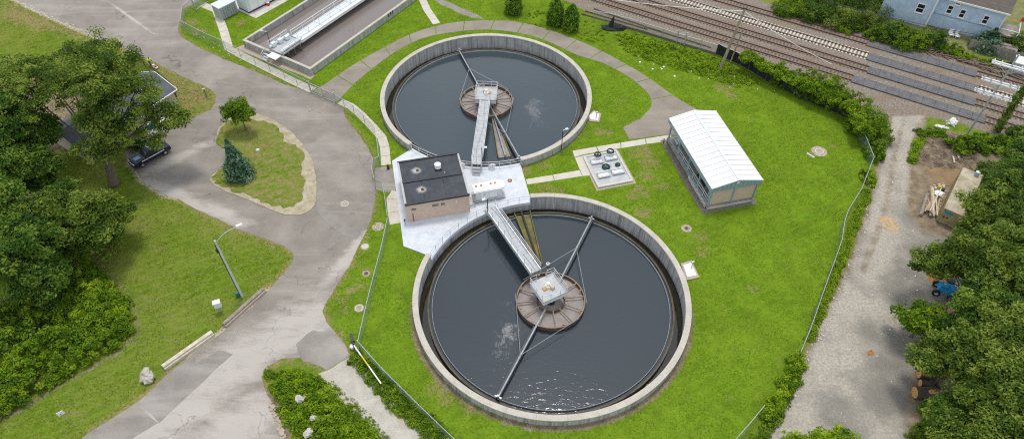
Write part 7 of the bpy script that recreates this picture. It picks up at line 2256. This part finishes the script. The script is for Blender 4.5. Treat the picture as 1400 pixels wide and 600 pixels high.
hedge('weeds on the left foot of the brushy mound by the gravel road', [(59.96, 76.68), (58.23, 74.42), (56.85, 71.93)], 0.5, 0.6, M['weed'], 178, 0.13, 46, 4, ragged=0.6)
# climbing vine on the old pole
vt2 = thing('climbing_vine', 'climbing vine covering the old wooden pole by the tracks', 'vine', vp0)
cl = []
rnd = random.Random(6)
for k in range(64):
    z = 0.4 + 11.6 * (k / 63)
    a = k * 1.9
    r_ = 0.75 * (1 - 0.035 * z) + 0.2 * rnd.random()
    cl.append((vp0[0] + 0.35 * r_ * math.cos(a), vp0[1] + 0.35 * r_ * math.sin(a), z, r_ * 0.62, r_ * 0.62, 0.45))
for k in range(14):
    cl.append((vp0[0] - 0.4 - 0.11 * k, vp0[1] - 0.1 * k, 7.6 + 0.25 * math.sin(k * 0.9) - 0.3 * k * 0.3, 0.4, 0.4, 0.35))
leaves_part('foliage', cl, 60, 0.15, 66, M['oakleaf'], vt2)
part('stems', MB().tube([(vp0[0] + 0.22 * math.cos(k * .7), vp0[1] + 0.22 * math.sin(k * .7), 0.6 * k) for k in range(20)], 0.05, 5), M['bark'], vt2)
shrub('rounded bush at the foot of the oak beside the lawn', (-52.21, 62.05), 1.7, 1.5, 1.5, M['shrubleaf'], 180, 34, 60, 0.15)
shrub('dark clipped bush against the house behind the pickup', (-54.34, 74.24), 1.1, 1.0, 1.7, M['mapleleaf'], 181, 26, 60, 0.13)
shrub('dark shrub at the far right edge by the tracks', (75.01, 77.09), 2.0, 1.8, 2.6, M['mapleleaf'], 182, 40, 60, 0.17)

def field(name, poly, n, h, mat, seed, label, leaf=0.16, per=46, zvar=0.5, size=(0.35, 0.7)):
    """unbroken ground cover: one object"""
    rnd = random.Random(seed)
    xs, ys = [p[0] for p in poly], [p[1] for p in poly]
    cl = []
    pts = []
    while len(pts) < n:
        X = np.array([rnd.uniform(min(xs), max(xs)) for _ in range(400)])
        Y = np.array([rnd.uniform(min(ys), max(ys)) for _ in range(400)])
        ins = inside(X, Y, poly)
        pts += list(zip(X[ins], Y[ins]))
    for x, y in pts[:n]:
        e = float(edge_dist(np.array([x]), np.array([y]), poly)[0])
        hh = h * min(1, 0.35 + e * 0.5) * (1 + zvar * mnoise.noise(Vector((x * 0.45, y * 0.45, seed))))
        s = rnd.uniform(*size)
        cl.append((x, y, max(0.12, hh * rnd.uniform(0.35, 1.0)), s, s, s * 0.7))
    o = leaves_part(name, cl, per, leaf, seed, mat)
    o['kind'] = 'stuff'
    o['label'] = label
    return o
field('undergrowth', [(-55.06, 30.02), (-53.2, 32.27), (-49.98, 35.22), (-46.58, 38.35), (-44.31, 40.78), (-42.92, 42.82), (-45.1, 46.89), (-49.01, 50.68), (-52.87, 53.53), (-57.02, 50.65), (-58.48, 46.3), (-64.79, 45.24)], 900, 2.0, M['shrubleaf'], 190, 'thicket of leafy undergrowth at the lower left', 0.17, 60, 1.0, (0.28, 0.75))
field('undergrowth', [(-54.46, 33.25), (-51.83, 35.82), (-49.07, 38.52), (-48.65, 41.33), (-51.98, 43.28), (-56.06, 41.3), (-58.71, 38.47)], 170, 1.5, M['vineleaf'], 191, 'yellow green ground cover in the lower left thicket', 0.15, 52)
field('undergrowth', [(-53.04, 43.77), (-52.52, 48.46), (-51.33, 50.9), (-48.49, 49.35), (-45.42, 46.37), (-43.68, 43.51), (-44.71, 41.84), (-47.82, 41.34)], 210, 1.9, M['vineleaf'], 192, 'feathery bright shrubs in the lower left thicket', 0.19, 52, 0.7)
field('undergrowth', [(-55.23, 33.25), (-60.86, 44.24), (-57.76, 48.44), (-52.95, 51.57), (-50.12, 49.02), (-52.02, 45.3), (-54.41, 41.31), (-53.76, 34.95)], 170, 2.2, M['mapleleaf'], 189, 'darker taller growth in the upper part of the thicket', 0.18, 60, 0.9)
field('undergrowth', [(-26.84, 37.53), (-26.32, 38.34), (-24.93, 37.9), (-23.63, 38.17), (-21.34, 37.55), (-19.62, 35.96), (-17.56, 34.0), (-15.35, 32.1), (-12.49, 29.26), (-20.2, 27.11), (-22.85, 30.94), (-24.54, 33.38)], 330, 1.05, M['vineleaf'], 193, 'bright green weeds of the lower shrub island', 0.15, 54, 0.6, (0.3, 0.6))
field('undergrowth', [(-23.18, 34.23), (-20.16, 34.66), (-17.41, 32.17), (-14.73, 29.4), (-19.77, 28.61)], 90, 1.5, M['shrubleaf'], 194, 'darker weeds in the middle of the lower shrub island', 0.16, 54, 0.6)
for k, (q, s, lab) in enumerate((((-22.09, 34.1), 0.5, 'largest white boulder in the lower shrub island'), ((-20.37, 31.96), 0.32, 'smaller grey boulder in the lower shrub island'), ((-20.51, 30.37), 0.5, 'grey boulder at the bottom edge of the shrub island'))):
    t = thing('boulder', lab, 'boulder', q, 0, 'boulders in the shrub island')
    part('rock', MB().blob((*q, 1.0), (s, s * 0.9, s * 0.8), 50 + k, 1, 0.6), M['stone'], t)
field('undergrowth', [(44.4, 27.37), (46.34, 33.68), (44.92, 34.94), (43.42, 34.09), (40.47, 30.41), (39.31, 27.35)], 110, 0.6, M['shrubleaf'], 195, 'low weeds by the logs at the bottom right', 0.15, 40, 0.8)
field('undergrowth', [(76.78, 75.48), (65.09, 70.77), (61.14, 66.37), (60.73, 60.93), (67.49, 57.16)], 150, 1.0, M['mapleleaf'], 196, 'dark undergrowth beneath the right trees', 0.2, 46, 0.8)
field('weeds', [(-19.35, 36.67), (-17.94, 35.36), (-15.97, 33.67), (-13.94, 31.78), (-11.81, 29.72), (-12.4, 29.72), (-14.42, 31.45), (-16.52, 33.25), (-18.51, 35.01), (-19.66, 36.22)], 70, 0.14, M['blade'], 199, 'thin yellow grass down the middle of the gravel track', 0.11, 9, 1.2, (0.2, 0.4))
# broad leaved weeds on the bank below the railway
field('weeds', [(17.39, 104.07), (21.51, 104.56), (25.58, 101.89), (29.68, 100.16), (34.07, 97.2), (37.03, 93.93), (39.73, 90.2), (36.0, 89.21), (30.7, 92.09), (24.07, 95.48), (18.98, 98.8)], 620, 0.42, M['weed'], 197, 'broad leaved weeds on the bank below the railway fence', 0.14, 22, 1.2, (0.22, 0.5))
field('weeds', [(1.43, 110.55), (5.15, 112.05), (11.6, 109.17), (14.33, 107.29), (17.55, 103.17), (14.88, 101.37), (9.97, 103.12), (3.72, 106.74)], 120, 0.3, M['weed'], 198, 'scattered weeds round the cedars', 0.13, 16, 1.2, (0.2, 0.45))

# ---------------------------------------------------------------- short grass blades over the lawns
def blades(name, polys, holes, n, seed, hmin, hmax, label, tone_lo, tone_hi, w=0.045):
    rng = np.random.default_rng(seed)
    allp = []
    for poly, share in polys:
        xs, ys = [p[0] for p in poly], [p[1] for p in poly]
        x0, x1, y0, y1 = max(min(xs), -105), min(max(xs), 110), max(min(ys), 22), min(max(ys), 125)
        m = int(n * share)
        got = 0
        for _ in range(30):
            X, Y = rng.uniform(x0, x1, m), rng.uniform(y0, y1, m)
            k = inside(X, Y, poly)
            for h in holes:
                if k.any():
                    k &= ~inside(X, Y, h)
            for c in (C1, C2):
                k &= np.hypot(X - c[0], Y - c[1]) > RT + 0.05
            allp.append(np.stack([X[k], Y[k]], 1)[:m - got])
            got += len(allp[-1])
            if got >= m:
                break
    P = np.concatenate(allp)
    # fewer and shorter where the grass is thin
    q = np.array([mnoise.noise(Vector((x * 0.35, y * 0.35, 3.0))) + 0.6 * mnoise.noise(Vector((x * 1.3, y * 1.3, 8.0))) for x, y in P])
    keep = q + rng.uniform(-0.5, 0.7, len(P)) > -0.15
    P, q = P[keep], q[keep]
    k = len(P)
    h = rng.uniform(hmin, hmax, k) * (1 + 0.5 * np.clip(q, -0.6, 1))
    a = rng.uniform(0, 2 * np.pi, k)
    lean = rng.uniform(0.10, 0.26, k)
    b = rng.uniform(0, 2 * np.pi, k)
    dx, dy = np.cos(a) * w, np.sin(a) * w
    v0 = np.stack([P[:, 0] - dx, P[:, 1] - dy, np.zeros(k) + 0.005], 1)
    v1 = np.stack([P[:, 0] + dx, P[:, 1] + dy, np.zeros(k) + 0.005], 1)
    v2 = np.stack([P[:, 0] + np.cos(b) * lean, P[:, 1] + np.sin(b) * lean, h], 1)
    v = np.stack([v0, v1, v2], 1).reshape(-1, 3)
    tone = np.repeat(np.clip(rng.uniform(tone_lo, tone_hi, k) + q * 0.18, 0, 1), 3)
    o = bpy.data.objects.new(name, array_mesh(name, v, np.arange(k * 3).reshape(k, 3), M['blade'], {'tone': ('FLOAT', tone)}))
    COL.objects.link(o)
    o['kind'] = 'stuff'
    o['label'] = label
drv = drive_poly[0] + drive_poly[1][::-1]
holes = [asphalt_poly, drv, deck_outline(), [rp(-1, -1.4)[:2], rp(RWD + .5, -1)[:2], rp(RWD + .5, 42)[:2], rp(-1, 42)[:2]], ballast_poly, gravel_poly, gravpath,
         [(-58.12, 115.12), (-53.36, 112.62), (-47.79, 99.63), (-41.3, 95.87), (-31.45, 88.78), (-31.84, 87.27), (-41.95, 93.61), (-48.66, 97.91), (-53.69, 109.18), (-57.19, 112.09)], [(-27.16, 85.45), (-25.0, 84.74), (-18.54, 76.54), (-16.58, 65.66), (-14.81, 60.53), (-14.86, 59.24), (-16.25, 59.75), (-17.38, 65.66), (-18.97, 74.92), (-23.33, 81.21), (-27.03, 84.73)], [(-17.91, 117.49), (-15.46, 117.51), (-12.81, 107.33), (-14.09, 107.09)],
         [(1.9, 68.12), (9.43, 70.0), (8.63, 74.13), (23.45, 77.77), (23.2, 76.14), (15.64, 74.49), (17.13, 67.27), (11.56, 65.82), (10.77, 68.68), (2.09, 67.04)], [(22.31, 75.17), (28.05, 83.63), (31.81, 82.77), (32.07, 62.9), (25.27, 61.01)],
         [(-53.65, 113.62), (-45.51, 107.81), (-40.74, 115.76), (-35.84, 126.14), (-51.45, 120.44)], [(21.09, 83.77), (19.46, 81.47), (16.57, 79.32), (17.15, 76.59), (23.45, 77.77), (25.84, 77.13), (29.08, 81.88), (28.68, 83.37), (26.36, 83.62), (23.49, 83.25)], [(-16.6, 118.03), (-13.56, 113.92), (-10.06, 111.2), (-6.93, 109.04), (-5.1, 108.81), (-6.06, 110.25), (-9.47, 112.69), (-12.86, 115.45), (-13.86, 118.05)], [(-19.41, 70.29), (-16.59, 70.9), (-15.78, 65.67), (-17.15, 65.38), (-18.63, 66.07)], [(-17.11, 71.81), (-14.94, 74.95), (1.11, 72.69), (2.55, 64.1), (-10.74, 54.57), (-14.48, 56.74)]]
blades('grass', [(lawn_poly, 1.0)], holes, 170000, 200, 0.03, 0.09, 'short bright grass of the plant lawn', 0.35, 0.85)
west = [(-97.18, 105.1), (-94.38, 114.85), (-91.45, 114.36), (-82.84, 108.97), (-76.91, 105.48), (-64.6, 98.23), (-53.11, 91.15), (-47.85, 88.11), (-46.19, 84.79), (-48.59, 81.23), (-50.13, 79.51), (-51.91, 77.98), (-55.84, 73.45), (-54.35, 71.14), (-47.46, 64.94), (-42.35, 62.24), (-35.0, 58.38), (-29.25, 55.93), (-27.66, 54.61), (-28.06, 51.46), (-30.57, 46.54), (-33.12, 43.36), (-36.44, 39.31), (-37.51, 37.66), (-42.55, 31.34), (-43.75, 30.06), (-48.42, 25.54), (-56.35, 26.96)]
blades('grass', [(west, 1.0)], [island_poly, asphalt_poly], 75000, 201, 0.04, 0.12, 'rough dry grass of the left lawns', 0.0, 0.6)
blades('grass', [(inner, 1.0)], [], 7000, 202, 0.14, 0.2, 'dry grass on the traffic island', 0.0, 0.5)

# ---------------------------------------------------------------- loose bits: stones, litter, dead brush
def scatter_bits(name, poly, n, seed, mat, smin, smax, label, flat=0.5, sticks=False):
    rnd = random.Random(seed)
    xs, ys = [p[0] for p in poly], [p[1] for p in poly]
    m = MB()
    got = 0
    while got < n:
        X = np.array([rnd.uniform(min(xs), max(xs)) for _ in range(200)])
        Y = np.array([rnd.uniform(min(ys), max(ys)) for _ in range(200)])
        for x, y in zip(X[(k := inside(X, Y, poly))], Y[k]):
            if got >= n:
                break
            s = rnd.uniform(smin, smax)
            if sticks:
                a = rnd.gauss(R(-32), 0.5)
                l_ = s * rnd.uniform(3, 9)
                m.beam((x, y, 0.08 + rnd.uniform(0, .35)), (x + l_ * math.cos(a), y + l_ * math.sin(a), 0.08 + rnd.uniform(0, .4)), s * 0.5, s * 0.4)
            else:
                m.box((x, y, s * flat * 0.4), (s * rnd.uniform(.6, 1.3), s, s * flat), rnd.uniform(0, 3), rnd.uniform(.5, .9))
            got += 1
    return struct(name, m, mat, kind='stuff', label=label)
scatter_bits('stones', [(-90.11, 114.37), (-83.28, 109.94), (-77.31, 106.4), (-72.16, 103.22), (-70.95, 102.11), (-76.81, 105.25), (-83.62, 108.97), (-91.2, 113.85)], 90, 1, M['stone'], 0.12, 0.38, 'pale stones along the upper left road edge', 0.35)
scatter_bits('litter', gravel_poly, 60, 2, M['bag'], 0.06, 0.16, 'scraps of white litter on the gravel yard', 0.5)
scatter_bits('litter', [(19.64, 99.23), (39.96, 91.17), (41.6, 88.3), (32.51, 89.19), (21.47, 94.03)], 26, 3, M['bag'], 0.1, 0.35, 'white litter in the weeds below the railway', 0.5)
scatter_bits('brush', [(57.96, 107.13), (63.3, 103.94), (68.12, 99.99), (73.08, 97.05), (77.36, 94.4), (82.32, 91.05), (83.49, 93.43), (78.2, 96.25), (72.73, 99.16), (67.71, 102.18), (62.66, 105.76)], 260, 4, M['brush'], 0.12, 0.34, 'dead brush and old timbers along the railway bank', 0.5, True)
scatter_bits('rubble', [(58.28, 67.5), (59.72, 67.79), (59.41, 66.08), (57.11, 62.9), (55.94, 61.96), (56.48, 64.26)], 70, 11, M['palewood'], 0.12, 0.4, 'pale yellowish scrap between the planks and the container', 0.5)
scatter_bits('rubble', [(57.91, 67.06), (59.8, 67.5), (58.54, 64.96), (56.52, 62.9)], 14, 12, M['yellow'], 0.12, 0.3, 'yellow scraps on the pile beside the container', 0.5)
scatter_bits('brush', [(59.77, 77.0), (65.19, 78.35), (67.44, 76.07), (65.42, 71.52), (60.82, 70.44), (57.27, 71.93)], 300, 5, M['brush'], 0.06, 0.16, 'dead brush on the mound by the gravel road', 0.5, True)
scatter_bits('stones', [(50.08, 67.74), (47.21, 60.86), (44.36, 55.82), (40.82, 50.01), (37.72, 45.72), (34.83, 41.71), (31.71, 37.07), (27.19, 31.15), (26.44, 31.14), (31.32, 37.96), (34.14, 42.2), (37.35, 46.76), (40.1, 50.56), (43.82, 56.42), (46.61, 61.38), (49.37, 67.73)], 240, 6, M['stone'], 0.08, 0.24, 'loose pale stones along the edge of the gravel road', 0.6)
scatter_bits('stones', [(-25.02, 33.8), (-22.9, 30.15), (-23.49, 30.15), (-25.91, 34.64)], 90, 7, M['lid'], 0.15, 0.4, 'reddish rubble along the shrub island edge', 0.5)
scatter_bits('rubble', [(78.02, 95.83), (82.9, 92.23), (84.29, 95.05), (80.42, 97.1)], 50, 8, M['darkmetal'], 0.2, 0.7, 'dark scrap heaps by the board fence', 0.7)
scatter_bits('stones', [(-54.71, 104.03), (-49.89, 100.49), (-43.93, 96.68), (-44.93, 95.84), (-50.88, 99.61), (-55.84, 103.56)], 26, 9, M['stone'], 0.1, 0.28, 'pale stones at the foot of the upper left fence', 0.5)

q = (4.52, 53.76)
t = thing('float_marker', 'small white float on the lower tank water beside the bridge', 'float', (*q, CZW))
part('float_body', MB().lathe([(0.05, -0.1), (0.26, 0.05), (0.24, 0.3), (0.08, 0.38)], (*q, CZW), 12), M['white'], t)
part('float_cap', MB().lathe([(0.09, 0.36), (0.07, 0.6)], (*q, CZW), 8), M['lid'], t)
q = (-36.64, 73.71)
t = thing('white_marker', 'small white marker stone in the grass of the traffic island', 'marker', (*q, 0.1))
part('stone', MB().blob((*q, 0.25), (0.24, 0.2, 0.22), 5, 1, 0.4), M['white'], t)
part('stone_base', MB().box((*q, 0.1), (0.45, 0.35, 0.12), 0.4), M['curb'], t)
q = (-47.87, 86.43)
t = thing('wooden_post', 'short weathered post with a cap at the grass tip by the driveway', 'post', q)
part('post_shaft', MB().beam((*q, 0), (*q, 1.35), 0.2, 0.2), M['greytimber'], t)
part('post_cap', MB().box((*q, 1.4), (0.55, 0.2, 0.14), 0.5), M['palewood'], t)
